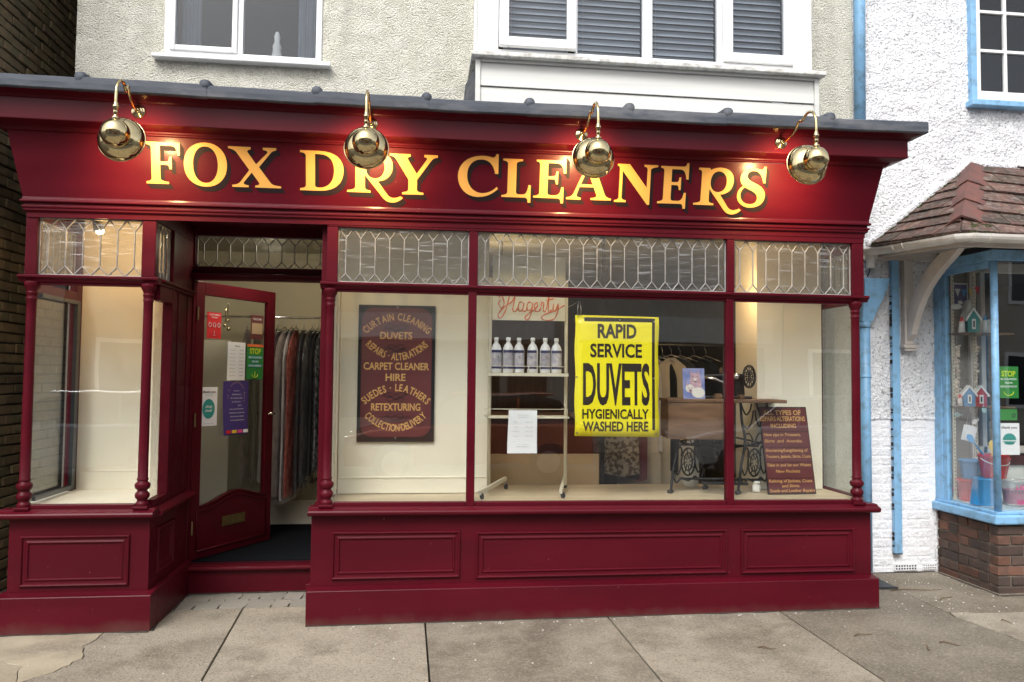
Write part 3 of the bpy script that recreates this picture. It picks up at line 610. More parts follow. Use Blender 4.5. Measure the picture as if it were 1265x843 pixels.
# sheet lead covering the flat roof in bays, each with a rolled joint
def atx(px):   # roll positions along the front edge, metres
    return px
rolls = [-2.04,-1.32,-.65,.03,.69,1.35,2.02,2.74]
ed = [FX0-.278]+rolls+[FX1+.272]
for k, (x0, x1) in enumerate(zip(ed, ed[1:])):
    lip = .005 if k % 2 else 0
    yf = -.335-lip; n_ = 6; mb = MB(); rows = []
    for (y, z) in ((.84,3.47+lip),(yf+.012,3.372+lip),(yf,3.364+lip),(yf-.002,3.335),(yf,3.300),(yf+.006,3.294),(yf+.05,3.2935)):
        rows.append([W_(x0-(.012 if k%2 else 0)+(x1-x0+(.024 if k%2 else 0))*i/n_, y+(.0025*noise.noise(Vector((x0+i*.7,z*30,1))) if z<3.38 else 0), z+.003*noise.noise(Vector((x0+i*.4,9,z)))) for i in range(n_+1)])
    m_ = n_+1; mb.add([p for r in rows for p in r], [(j*m_+i, (j+1)*m_+i, (j+1)*m_+i+1, j*m_+i+1) for j in range(len(rows)-1) for i in range(n_)])
    if k == 0 or k == len(ed)-2:
        x = x0 if k == 0 else x1
        mb.add([W_(x,.84,3.47),W_(x,-.335,3.366),W_(x,-.335,3.294),W_(x,.84,3.294)], [(0,1,2,3)])
        mb.add([W_(x,.84,3.2938),W_(x,-.335,3.2938),W_(x+(.1 if k==0 else -.1),-.235,3.2938),W_(x+(.1 if k==0 else -.1),.84,3.2938)], [(0,1,2,3)])
    mb.build('lead_sheet', M['lead'], B, smooth=False, solid=0)
for x in rolls:
    p = [(x,-.333,wz(x,3.374)),(x,-.30,wz(x,3.383)),(x,-.2,wz(x,3.392)),(x,.84,wz(x,3.488))]
    mb = MB().tube(p, [.031,.034,.034,.030], 14); mb.ball((x,-.322,wz(x,3.372)), .034, 14, (1,.7,1))
    mb.build('lead_roll', M['lead'], B, smooth=True)

# ------------------------------------------------------------------ sign letters
GLY = {
'F': "M0,0 L56,0 L56,5 C44,6 35,8 35,14 L35,46 L50,46 C56,46 57,43 58,36 L64,36 L64,66 L58,66 C57,58 56,54 50,54 L35,54 L35,92 L62,92 C74,92 77,84 79,70 L85,70 L85,100 L-5,100 L-5,95 C7,94 13,92 13,86 L13,14 C13,8 9,6 0,5 Z",
'O': "M52,102 C84,102 104,80 104,50 C104,20 84,-2 52,-2 C20,-2 0,20 0,50 C0,80 20,102 52,102 Z|M52,93 C34,93 22,76 22,50 C22,24 34,7 52,7 C70,7 82,24 82,50 C82,76 70,93 52,93 Z",
'X': "M0,100 L55,100 L55,94 C47,93 45,90 48,86 L68,58 L95,86 C98,91 94,93 85,94 L85,100 L118,100 L118,94 C110,93 108,91 104,87 L75,51 L103,13 C108,7 116,6 129,5 L129,0 L65,0 L65,5 C75,6 77,8 74,13 L57,37 L38,13 C35,8 38,6 49,5 L49,0 L9,0 L9,5 C20,6 24,8 29,13 L51,43 L20,86 C14,92 8,94 0,95 Z",
'D': "M0,100 L46,100 C85,100 105,82 105,52 C105,20 85,0 46,0 L0,0 L0,5 C9,6 14,8 14,14 L14,86 C14,92 9,94 0,95 Z|M36,92 L36,14 C36,10 39,8 46,8 C70,8 82,26 82,52 C82,78 70,92 46,92 Z",
'R': "M9,100 L34,100 C37,100 37,97 38,95 C46,100 54,102 63,102 C84,101 96,87 95,66 C94,45 84,32 64,29 L83,-2 C90,-14 100,-14 112,-7 L117,-11 C108,-22 98,-26 86,-22 C79,-19 74,-12 68,-2 L42,36 L37,44 L37,14 C37,8 40,6 49,5 L49,0 L0,0 L0,5 C11,6 17,8 17,14 L17,86 C17,92 15,94 9,95 Z|M58,92 C46,92 39,78 39,62 C39,46 46,36 58,36 C70,36 78,48 78,65 C78,80 70,92 58,92 Z",
'Y': "M0,100 L51,100 L51,94 C44,93 42,91 45,86 L66,52 L89,86 C92,91 91,93 84,94 L84,100 L117,100 L117,94 C108,93 104,90 100,84 L67,37 L67,14 C67,8 72,6 83,5 L83,0 L31,0 L31,5 C41,6 46,8 46,14 L46,37 L16,86 C12,92 8,94 0,95 Z",
'C': "M97,108 L91,108 C90,102 87,99 82,99 C74,102 62,103 52,102 C20,99 0,78 0,50 C0,20 20,-2 48,-2 C70,-2 86,8 97,20 L94,25 C84,14 72,8 58,8 C36,9 22,28 22,52 C22,78 36,93 57,93 C74,93 86,80 89,58 L97,58 Z",
'L': "M2,100 L50,100 L50,95 C40,94 35,92 35,86 L35,16 C35,10 37,8 44,8 L52,8 C60,9 63,16 65,33 L71,33 L71,-13 L64,-13 C64,-4 62,0 56,0 L0,0 L0,5 C9,6 14,8 14,14 L14,86 C14,92 10,94 2,95 Z",
'E': "M6,100 L66,100 C73,100 75,103 76,110 L82,110 L82,66 L76,66 C74,82 70,92 58,92 L36,92 L36,58 L50,58 C55,58 56,62 57,71 L62,71 L62,37 L57,37 C56,46 55,50 50,50 L36,50 L36,16 C36,10 38,8 44,8 L56,8 C66,9 69,16 71,30 L77,30 L77,-13 L70,-13 C70,-4 68,0 62,0 L0,0 L0,5 C9,6 15,8 15,14 L15,86 C15,92 13,94 6,95 Z",
'A': "M0,0 L36,0 L36,5 C28,6 24,8 26,14 L32,33 L67,33 L74,14 C76,8 71,6 60,5 L60,0 L111,0 L111,5 C103,6 98,9 95,15 L60,106 L54,106 L18,16 C14,9 9,6 0,5 Z|M35,40 L64,40 L50,78 Z",
'N': "M6,100 L38,100 L86,40 L86,86 C86,92 83,94 77,95 L77,100 L114,100 L114,95 C107,94 95,92 95,86 L95,-5 L89,-5 L20,82 L20,14 C20,8 24,6 32,5 L32,0 L0,0 L0,5 C8,6 12,8 12,14 L12,86 C12,92 10,94 6,95 Z",
'S': "M70,105 L64,105 C63,99 61,97 56,97 C50,99 44,100 38,100 C18,100 5,89 5,72 C5,57 16,50 30,44 C46,37 51,31 51,22 C51,12 44,6 33,6 C17,6 8,17 8,30 C8,39 12,46 19,50 L16,55 C5,49 -1,39 -1,27 C-1,10 14,-3 34,-3 C56,-3 71,10 71,29 C71,45 60,54 44,61 C30,67 23,71 23,80 C23,88 30,93 38,93 C52,93 61,82 64,62 L70,62 Z"}
def glyph(ch, W, H, x0, y0):
    """filled outline as 2D curve -> verts/faces scaled so that unit box maps into metres"""
    cu = bpy.data.curves.new('g', 'CURVE'); cu.dimensions = '2D'; cu.fill_mode = 'FRONT'
    for sub in GLY[ch].split('|'):
        tk = sub.replace('Z','').split(); pts = []; cmd = None; i = 0; cur_ = None
        for w in tk:
            if w[0] in 'MLC': cmd = w[0]; w = w[1:]; buf = []
            p = tuple(float(q) for q in w.split(','))
            if cmd in 'ML': pts.append(p); cur_ = p
            else:
                buf.append(p)
                if len(buf) == 3:
                    a_, b_, c2 = buf; p0 = cur_
                    for k in range(1, 9):
                        u = k/8; pts.append(tuple((1-u)**3*p0[q]+3*(1-u)**2*u*a_[q]+3*(1-u)*u*u*b_[q]+u**3*c2[q] for q in (0,1)))
                    cur_ = c2; buf = []
        if math.dist(pts[0], pts[-1]) < .01: pts.pop()
        sp = cu.splines.new('POLY'); sp.points.add(len(pts)-1)
        for q, p in zip(sp.points, pts): q.co = (p[0]*W, p[1]*H, 0, 1)
        sp.use_cyclic_u = True
    ob = bpy.data.objects.new('g', cu); COL.objects.link(ob); dg = bpy.context.evaluated_depsgraph_get(); dg.update()
    me = ob.evaluated_get(dg).to_mesh(); v = [(p.co.x, p.co.y) for p in me.vertices]; f = [tuple(p.vertices) for p in me.polygons]
    ob.evaluated_get(dg).to_mesh_clear(); bpy.data.objects.remove(ob); bpy.data.curves.remove(cu)
    return v, f
cosf = 1/math.sqrt(1+FK*FK); FU = Vector((1,0,0)); FV = Vector((0,-FK*cosf,cosf)); FN = Vector((0,-cosf,-FK*cosf))
LET = [('F',-1.722,2.802,.218,.248),('O',-1.494,2.800,.265,.256),('X',-1.221,2.802,.327,.246),('D',-.774,2.798,.276,.248),('R',-.475,2.799,.361,.252),('Y',-.203,2.797,.314,.256),
 ('C',.245,2.803,.268,.256),('L',.538,2.805,.196,.250),('E',.752,2.808,.219,.250),('A',.977,2.806,.310,.256),('N',1.308,2.800,.297,.255),('E',1.611,2.802,.213,.252),('R',1.867,2.801,.346,.252),('S',2.180,2.802,.200,.262)]
NW = {'F':90,'O':104,'X':129,'D':105,'R':117,'Y':117,'C':97,'L':71,'E':82,'A':111,'N':114,'S':71}
def fpoint(x, z, off): return Vector((x, -.06-FK*(wz(x,z)*0+z-2.72), wz(x, z))) + FN*off
for ch, x, z, w, h in LET:
    z = z - (.0078*x-.012)*.9*0.8
    sx = w/NW[ch]; sy = h/100/cosf
    v, f = glyph(ch, sx, sy, 0, 0)
    mb = MB(); mb.add([fpoint(x+p[0], z+p[1]*cosf, .0045) for p in v], f)
    le = mb.build('letter', M['gold'], fa, label=None)
    sh = MB(); n_ = 7
    for k in range(1, n_+1):
        dx, dz = .024*k/n_, -.030*k/n_
        sh.add([fpoint(x+p[0]+dx, z+p[1]*cosf+dz, .0042-.0004*k) for p in v], f)
    sh.build('letter_shadow', M['letshade'], le)

# ------------------------------------------------------------------ swan neck lamps
def lamp(x, zr, dx, zb, lab):
    """rosette on the cornice band, arm out and over, shade turned back to the sign"""
    yr = -.243; bx = x+dx
    t_ = thing('swan_neck_lamp', lab, 'lamp', (x,yr,zr), 'brass swan neck lamps over the sign')
    MB().lathe([(.042,0),(.043,.004),(.039,.010),(.030,.012),(.027,.016),(.018,.018),(.014,.026),(.010,.030)], (x,yr,zr), (0,-1,0), 20).build('rosette', M['brass'], t_, smooth=True, bevel=.001)
    top = zb+.325; yd = -.435
    ctrl = [(0,-.02,zr),(.1,-.07,zr-.004),(.25,-.13,zr+.004),(.42,-.19,zr+.030),(.58,-.235,zr+.072),(.74,-.27,top-.030),(.88,-.315,top-.004),(.96,-.355,top),(1.0,-.400,top-.018),(1.0,-.430,top-.062),(1.0,-.437,top-.11),(1.0,-.437,zb+.160)]
    P = []
    for i in range(len(ctrl)-1):     # Catmull-Rom
        p0, p1, p2, p3 = [Vector((x+dx*c[0], yr+c[1], c[2])) for c in (ctrl[max(i-1,0)], ctrl[i], ctrl[i+1], ctrl[min(i+2,len(ctrl)-1)])]
        for k in range(4):
            u = k/4; P.append(.5*((2*p1)+(p2-p0)*u+(2*p0-5*p1+4*p2-p3)*u*u+(3*p1-p0-3*p2+p3)*u**3))
    P.append(Vector((x+dx, yr-.437, zb+.16)))
    MB().tube(P, .0088, 12).build('arm', M['brass'], t_, smooth=True)
    yb = yr-.437
    MB().lathe([(.009,.172),(.0125,.168),(.0125,.158),(.017,.154),(.017,.142),(.011,.137),(.013,.12),(.013,.108),(.010,.104),(.010,.094),(.020,.088),(.020,.078),(.012,.070),(.012,.05)][::-1], (bx,yb,zb), (0,0,1), 16).build('lamp_holder', M['brass'], t_, smooth=True)
    kc = Vector((bx, yb+.006, zb)); ax = Vector((.02, .95, -.16)).normalized()          # opening direction, back to the fascia
    Rr = .129
    prof = []
    for k in range(17):
        a_ = math.pi/2*k/16*1.0; prof.append((Rr*math.sin(a_)+.0005, -Rr*.80*math.cos(a_)))
    o_ = Vector((bx-.004, yb+.115, zb-.006))
    sh = MB().lathe(prof, o_, ax, 44, cap=False); sb = sh.build('lamp_shade', M['brass'], t_, smooth=True)
    inn = MB().lathe([(r*.965, z_*.955+.001) for r, z_ in prof], o_, ax, 40, cap=False).build('shade_lining', M['brassin'], sb, smooth=True)
    u_ = ax.orthogonal().normalized(); v_ = ax.cross(u_)
    MB().tube([o_+ax*.001+(u_*math.cos(q)+v_*math.sin(q))*Rr for q in [2*math.pi*k/44 for k in range(44)]], .0045, 8, closed=True).build('rim', M['brass'], sb, smooth=True)
    MB().ball(kc, .079, 32).build('shade_knuckle', M['brass'], t_, smooth=True)
    MB().ball(o_-ax*.034+Vector((0,0,.050)), .024, 14).build('bulb', M['bulb'], t_, smooth=True)
    ld = bpy.data.lights.new('lamp_light', 'SPOT'); ld.energy = 30; ld.color = (1,.66,.28); ld.spot_size = R(112); ld.spot_blend = 1; ld.shadow_soft_size = .036
    lo = bpy.data.objects.new('lamp_light', ld); COL.objects.link(lo); lo.location = o_+ax*.003+Vector((0,0,.055)) - Vector((x,yr,zr)); lo.parent = t_
    lo.rotation_euler = (-ax).to_track_quat('Z','Y').to_euler()
lamp(-1.729, 3.205, .030, 2.938, 'brass swan neck lamp nearest the alley, hanging beside the letter F')
lamp(-.317, 3.195, -.002, 2.953, 'brass swan neck lamp covering the top of the R in DRY')
lamp(1.046, 3.193, .010, 2.955, 'brass swan neck lamp hanging over the A of CLEANERS')
lamp(2.426, 3.204, .018, 2.972, 'brass swan neck lamp at the right end, past the final S')
# ------------------------------------------------------------------ joinery
def rbox(name, x0,x1,y0,y1,z0,z1, bev=.004, parent=None, material=None):
    return MB().box(x0,x1,y0,y1,z0,z1).build(name, material or RED, parent or B, bevel=bev)
# head rail under the fascia
rbox('head_rail', -2.452,-1.668,-.036,.036,2.574,2.64); rbox('head_rail', -.602,3.147,-.036,.036,2.572,2.64)
rbox('head_rail', -1.665,-.605,-.03,.03,2.64,2.74)
rbox('head_rail', -1.70,-1.672,.038,.80,2.574,2.79)
# small pins on the head rail
# square posts above the transom
for x0, x1 in ((-2.452,-2.383),(-1.757,-1.672),(-.602,-.532),(.331,.390),(2.131,2.184),(3.060,3.147)):
    rbox('post', x0,x1,-.032,.034,2.21,2.573)
# transom rails with moulded front
def rail(name, x0, x1, z0, z1, prof, ends=True, yb=.034):
    P = [(yb, z0)]+prof+[(yb, z1)]
    return MB().prism([(x0,y,z) for y,z in P], (x1-x0,0,0)).build(name, RED, B, bevel=.0015)
tp = [(-.026,2.165),(-.028,2.176),(-.040,2.186),(-.050,2.192),(-.050,2.205),(-.044,2.209)]
rail('transom_rail', -2.487,-1.648,2.165,2.209,tp); rail('transom_rail', -.640,3.178,2.165,2.209,tp)
# turned columns
colp = [(.040,0),(.040,.018),(.036,.022),(.030,.03),(.030,.040),(.041,.052),(.044,.066),(.041,.080),(.031,.092),(.030,.100),(.043,.112),(.047,.128),(.045,.140),(.034,.150),(.030,.156),(.035,.164),(.035,.170),(.0305,.178),(.0300,.40),(.0285,1.20),(.0285,1.288),(.032,1.294),(.032,1.300),(.029,1.306),(.030,1.326),(.033,1.330),(.033,1.338),(.029,1.343),(.034,1.358),(.042,1.372),(.046,1.384),(.046,1.404)]
for x in (-2.414,-1.715,-.576,3.093):
    mb = MB().lathe([(r,z) for r,z in colp], (x,-.004,.761), n=24)
    ob = mb.build('column', RED, B, smooth=True, bevel=.001)
    MB().box(x-.045,x+.045,-.046,.036,.744,.7615).build('column_base', RED, ob, bevel=.003)
for x0, x1 in ((.332,.386),(2.128,2.182)):
    rbox('mullion', x0,x1,-.026,.034,.744,2.1645,.006)
# sills
def sill_prof(yb=.05): return [(yb,.690),(-.052,.690),(-.056,.6935),(-.068,.698),(-.074,.708),(-.074,.718),(-.068,.727),(-.045,.733),(-.028,.742),(-.028,.747),(yb,.747)]
def sill(x0, x1): return MB().prism([(x0,y,z) for y,z in sill_prof()], (x1-x0,0,0)).build('sill', RED, B, bevel=.0015)
sill(-2.545,-1.628); sill(-.684,3.232)
for x0, x1 in ((-2.372,-1.762),(-.530,.330),(.388,2.126),(2.184,3.048)): rbox('bottom_bead', x0,x1,-.018,.03,.746,.774,.004)
for x0, x1 in ((-2.372,-1.762),(-.530,.330),(.388,2.126),(2.184,3.048)): rbox('glazing_bead', x0,x1,-.014,.02,2.147,2.166,.003)
# panels of the stall riser
def riser(x0, x1):
    rbox('stall_riser', x0,x1,0,.05,.20,.6905,.004)
    xp0, xp1 = (x0-.034, x1+.040) if x0 < -1 else (x0-.014, x1+.012)
    MB().prism([(xp0,y,z) for y,z in [(.05,-.03),(-.074,-.03),(-.074,.216),(-.071,.221),(-.004,.232),(.05,.232)]], (xp1-xp0,0,0)).build('plinth', M['redlow'], B, bevel=.0025)
riser(-2.497,-1.664); riser(-.668,3.198)
PP = [(0,-.001),(.001,.012),(.004,.016),(.010,.017),(.014,.013),(.018,.0045),(.030,.004),(.036,.006),(.040,.010),(.046,.010),(.050,.004),(.052,-.001)]
def panel(x0, x1, z0, z1, f=None, name='panel_moulding'):
    f = f or (lambda a,b,d: (a,-d,b)); rows = []
    for o, d in PP: rows.append([f(x0+o,z0+o,d), f(x1-o,z0+o,d), f(x1-o,z1-o,d), f(x0+o,z1-o,d)])
    mb = MB(); mb.add([p for r in rows for p in r], [(j*4+i, j*4+(i+1)%4, (j+1)*4+(i+1)%4, (j+1)*4+i) for j in range(len(rows)-1) for i in range(4)])
    ob = mb.build(name, RED, B); md = ob.modifiers.new('bevel','BEVEL'); md.width = .0012; md.segments = 2; md.limit_method='ANGLE'; md.angle_limit = R(25); return ob
panel(-2.425,-1.780,.268,.582); panel(-.534,.298,.274,.582); panel(.402,2.136,.264,.572); panel(2.236,3.068,.258,.572)
# ------------------------------------------------------------------ doorway return of the left bay (faces +X)
XR = -1.664
rbox('stall_riser', XR-.05,XR,.051,.80,.20,.6905)
MB().prism([(XR-.05,.051,-.03),(XR+.04,.051,-.03),(XR+.04,.80,-.03),(XR-.05,.80,-.03)], (0,0,.26)).build('plinth', RED, B, bevel=.003)
MB().prism([(x,.0505,z) for x,z in [(XR-.05,.690),(XR+.05,.690),(XR+.058,.70),(XR+.058,.716),(XR+.04,.728),(XR+.012,.742),(XR-.05,.746)]], (0,.76,0)).build('sill', RED, B, bevel=.0015)
panel(.13,.47,.30,.60, f=lambda a,b,d: (XR+d,a,b))
rbox('frame_rail', XR-.05,XR+.005,.045,.30,.747,.79,.003); rbox('frame_rail', XR-.05,XR+.005,.045,.30,2.07,2.166,.003)
MB().box(XR-.05,XR+.012,.0505,.80,2.1665,2.2085).box(XR+.0125,XR+.03,.0505,.80,2.188,2.206).build('transom_rail', RED, B, bevel=.003)
rbox('door_post', XR-.06,XR+.006,.302,.372,.748,2.165,.004); rbox('door_post', XR-.06,XR+.006,.302,.372,2.21,2.573,.004)
rbox('side_panel', XR-.05,XR-.006,.374,.80,.748,2.165,.003); rbox('side_panel', XR-.05,XR-.006,.374,.80,2.21,2.573,.003)
for y in (.47,.69): rbox('reeding', XR-.008,XR+.001,y-.018,y+.018,.75,2.16,.004)
# left bay outer return (faces the alley)
XL = -2.452
rbox('stall_riser', XL-.045,XL,.051,.84,-.03,.745)
rbox('rear_post', XL,XL+.05,.62,.70,.76,2.575, .003); 
rbox('frame_rail', XL,XL+.05,.036,.62,2.10,2.166,.003); rbox('rear_post', XL,XL+.05,.70,.80,.76,2.575,.003)
db = M['signblack']
MB().box(XL+.051,XL+.075,.575,.625,.785,2.10).box(XL+.051,XL+.075,.06,.575,.785,.815).box(XL+.051,XL+.075,.06,.575,2.075,2.10).build('inner_frame', db, B, bevel=.002)
# right return of the main bay
XE = 3.165
rbox('rear_post', XE-.08,XE,.58,.66,.748,2.575,.003); rbox('stall_riser', XE,XE+.05,.051,.845,-.03,.745)
rbox('frame_rail', XE-.05,XE,.036,.58,2.15,2.209,.003); rbox('frame_rail', XE-.05,XE,.036,.84,2.53,2.60,.003); rbox('frame_rail', XE-.05,XE,.036,.84,.745,.775,.003)
# left wall of the main bay beside the doorway
rbox('partition', -.640,-.600,.036,.84,.20,2.80,.003)
MB().box(-.5985,-.560,.036,.84,.775,2.72).build('bay_lining', M['cream'], B)
MB().box(-.5595,-.545,.06,.09,.775,2.72).box(-.5595,-.545,.30,.33,.775,2.72).build('lining_moulding', M['cream'], B, bevel=.003)
rbox('stall_riser', -.667,-.641,.051,.80,.20,.6905)
rbox('plinth', -.700,-.641,.051,.80,-.03,.235)
MB().prism([(x,.0505,z) for x,z in [(-.60,.690),(-.684,.690),(-.690,.70),(-.690,.716),(-.67,.728),(-.65,.742),(-.60,.746)]], (0,.76,0)).build('sill', RED, B, bevel=.0015)
# ------------------------------------------------------------------ glass
def pane(name, x0,x1,z0,z1,y=.0, parent=None, m_='glass'): return MB().box(x0,x1,y-.002,y+.002,z0,z1).build(name, M[m_], parent or B)
pane('window_pane', -2.385,-1.745,.774,2.166); pane('window_pane', -.547,.332,.774,2.166); pane('window_pane', .386,2.128,.774,2.166); pane('window_pane', 2.182,3.065,.774,2.166)
MB().box(XR-.027,XR-.023,.046,.302,.79,2.07).build('window_pane', M['glass'], B)
MB().box(XL+.026,XL+.030,.036,.62,.775,2.10).build('window_pane', M['glass'], B)
MB().box(XE-.028,XE-.024,.036,.58,.775,2.15).build('window_pane', M['glass'], B)
# leaded lights: cames and each pane of old glass
def leaded(x0, x1, z0, z1, pitch, f, off=0.0, peak=.055):
    """f(u, z, d) maps to the world; hexagons stand point to point"""
    w_ = MB(); n_ = int(round((x1-x0)/pitch)); p_ = (x1-x0)/(n_+off*2) if off else (x1-x0)/n_
    cam_ = MB(); top, bot = z1-peak*1.25, z0+peak*1.05; panes = []
    lw = .0042
    def strip(a, b, w2=lw*.8):
        a, b = Vector(a), Vector(b); d = (b-a).normalized(); n2 = Vector((-d.y, d.x))*w2; a = a-d*w2*.5; b = b+d*w2*.5
        q = [a-n2, b-n2, b+n2, a+n2]
        vs = [f(c.x, c.y, .0045) for c in q]+[f(c.x, c.y, -.0045) for c in q]; mid_ = [f(a.x,a.y,.0068), f(b.x,b.y,.0068)]
        cam_.add(vs+mid_, [(0,1,9,8),(8,9,2,3),(4,7,6,5),(0,4,5,1),(3,2,6,7),(0,8,3),(1,2,9)])
    X = [x0+p_*(i+.5) for i in range(n_)]       # vertical bars
    for x in X: strip((x,bot),(x,top))
    E_ = [x0+p_*i for i in range(n_+1)]         # apexes
    for i, e_ in enumerate(E_):
        for s_ in (-.5, .5):
            xx = e_+p_*s_
            if x0-1e-6 <= xx <= x1+1e-6: strip((xx,top),(e_,z1)); strip((xx,bot),(e_,z0))
    for a_, b_ in (((x0,z0),(x1,z0)),((x0,z1),(x1,z1)),((x0,z0),(x0,z1)),((x1,z0),(x1,z1))): strip(a_, b_, .005)
    came = cam_.build('leaded_light', M['came'], B)
    def pn(pts):
        c = Vector((sum(p[0] for p in pts)/len(pts), sum(p[1] for p in pts)/len(pts))); t1, t2 = rng.uniform(-.012,.012), rng.uniform(-.010,.010)
        F_ = [f(p[0], p[1], (p[0]-c.x)*t1*2+(p[1]-c.y)*t2-.001) for p in pts]; G_ = [f(p[0], p[1], (p[0]-c.x)*t1*2+(p[1]-c.y)*t2+.001) for p in pts]
        k = len(pts); MB().add(F_+G_, [tuple(range(k))[::-1], tuple(range(k,2*k))]).build('pane', M['pane'], came)
    for i, e_ in enumerate(E_):
        l_, r_2 = max(x0, e_-p_/2), min(x1, e_+p_/2)
        if e_ <= x0+1e-6: pn([(x0,z0),(r_2,bot),(r_2,top),(x0,z1)])
        elif e_ >= x1-1e-6: pn([(l_,bot),(x1,z0),(x1,z1),(l_,top)])
        else: pn([(l_,bot),(e_,z0),(r_2,bot),(r_2,top),(e_,z1),(l_,top)])
    for i in range(n_):
        a_, b_ = E_[i], E_[i+1]; pn([(a_,z0),(b_,z0),((a_+b_)/2,bot)]); pn([(a_,z1),((a_+b_)/2,top),(b_,z1)])
    return came
fr = lambda u,z,d: (u,-d,z)
leaded(-2.381,-1.759,2.212,2.572,.1035,fr); leaded(-.530,.329,2.212,2.570,.0954,fr); leaded(.392,2.129,2.212,2.570,.0965,fr); leaded(2.186,3.058,2.212,2.570,.0969,fr)
leaded(.045,.300,2.212,2.57,.064,lambda u,z,d: (XR-.025+d,u,z))
leaded(.04,.62,2.212,2.57,.0967,lambda u,z,d: (XL+.025-d,u,z))
leaded(.04,.58,2.212,2.53,.09,lambda u,z,d: (XE-.026+d,u,z))
# ------------------------------------------------------------------ door frame, fanlight, step
rbox('door_jamb', -1.74,-1.657,.80,.87,.2005,2.299,.005); rbox('door_jamb', -.70,-.642,.80,.87,.2005,2.299,.005)
rbox('door_jamb', -1.74,-1.657,.80,.87,2.395,2.80,.005); rbox('door_jamb', -.70,-.642,.80,.87,2.395,2.80,.005)
MB().prism([(-1.74,y,z) for y,z in [(.87,2.3),(.79,2.3),(.785,2.316),(.76,2.326),(.755,2.345),(.79,2.352),(.79,2.394),(.87,2.394)]], (1.099,0,0)).build('door_head', RED, B, bevel=.002)
rbox('door_head', -1.656,-.701,.80,.87,2.632,2.80,.004)
leaded(-1.652,-.704,2.398,2.630,.0948,lambda u,z,d: (u,.83-d,z), peak=.045)
rbox('recess_ceiling', -1.70,-.60,.031,.87,2.801,2.83,0)
MB().box(-1.70,-.60,.60,.80,2.70,2.8).build('recess_ceiling', RED, B, bevel=.01)
MB().box(-1.735,-.642,.753,.87,-.03,.163).build('step', RED, B, bevel=.003)
MB().prism([(-1.735,y,z) for y,z in [(.87,.1635),(.735,.1635),(.722,.168),(.716,.178),(.718,.190),(.73,.197),(.87,.1995)]], (1.093,0,0)).build('step', RED, B, bevel=.002)
# ------------------------------------------------------------------ door leaf, opened inwards
H0 = Vector((-1.655,.852)); DU = Vector((math.cos(R(59.3)), math.sin(R(59.3)))); DN = Vector((DU.y,-DU.x))   # DN points to the street side (+X)
dw = .872
def dpt(u, z, d=0): q = H0+DU*u+DN*d; return (q.x, q.y, z)
def dbox(u0,u1,z0,z1,d0,d1,mb=None):
    mb = mb or MB(); v = [dpt(u,z,d) for z in (z0,z1) for d in (d0,d1) for u in (u0,u1)]
    return mb.add(v, [(0,2,3,1),(4,5,7,6),(0,1,5,4),(2,6,7,3),(0,4,6,2),(1,3,7,5)])
Z0, Z1 = .212, 2.296
door = dbox(0,.088,Z0,Z1,-.042,0).build('door', RED, B, bevel=.004)
dbox(.782,dw,Z0,Z1,-.042,0).build('door_stile', RED, door, bevel=.004)
dbox(.0885,.7815,2.196,Z1,-.0415,-.0005).build('door_rail', RED, door, bevel=.004)
cur_ = [(.088,.600),(.14,.602),(.20,.612),(.27,.632),(.34,.655),(.41,.671),(.48,.674),(.55,.662),(.62,.640),(.70,.618),(.782,.607)]
P = [dpt(.0885,Z0)]+[dpt(.7815,Z0)]+[dpt(min(max(u,.0885),.7815),z) for u,z in cur_[::-1]]
MB().prism([Vector(p)-Vector((DN.x,DN.y,0))*.0008 for p in P], Vector((-DN.x,-DN.y,0))*.040).build('door_panel', RED, door, bevel=.003)
mb = MB(); mb.tube([dpt(u,z+.002,.004) for u,z in cur_], .008, 8); mb.build('door_moulding', RED, door, smooth=True)
mb = MB(); mb.tube([dpt(u,z,.003) for u,z in [(.06,.27),(.81,.27)]], .007, 8); mb.tube([dpt(u,z,.003) for u,z in [(.06,.27),(.06,.565),(.20,.575),(.34,.622),(.42,.640),(.50,.640),(.60,.612),(.70,.585),(.81,.578),(.81,.27)]], .006, 8)
mb.build('door_moulding', RED, door, smooth=True)
dbox(.088,.782,.60,2.2,-.023,-.019).build('door_glass', M['glass'], door)
dbox(.317,.565,.414,.490,.0005,.006).build('letter_plate', M['oldbrass'], door, bevel=.002)
dbox(.345,.537,.434,.470,.0065,.009).build('letter_flap', M['oldbrass'], door, bevel=.001)
mb = MB(); q = dpt(.835,1.27,.0); mb.lathe([(.013,0),(.013,.008),(.007,.012),(.007,.05)], q, (DN.x,DN.y,0), 14); a = Vector(dpt(.835,1.27,.05)); mb.tube([a, Vector(dpt(.76,1.27,.05))], .007, 8)
mb.build('door_handle', M['chrome'], door, smooth=True)
mb = MB(); mb.tube([dpt(.015,z,.004) for z in (.40,.50)], .008, 8); mb.tube([dpt(.015,z,.004) for z in (1.2,1.3)], .008, 8); mb.tube([dpt(.015,z,.004) for z in (2.0,2.1)], .008, 8)
mb.build('hinge', M['oldbrass'], door)
# bell behind the door glass
t = MB(); 
for u, z in ((.375,2.02),(.345,1.98),(.385,1.955)): t.ball(dpt(u,z,-.05), .016, 12)
t.tube([dpt(.37,2.16,-.04),dpt(.372,2.10,-.05),dpt(.374,2.02,-.05)], .004, 6); t.tube([dpt(.345,2.12,-.04),dpt(.345,1.98,-.05)], .004, 6)
t = t.build('door_bell', M['brass'], None, smooth=True); tag(t, 'cluster of small round brass bells hanging inside the door glass', 'bell')
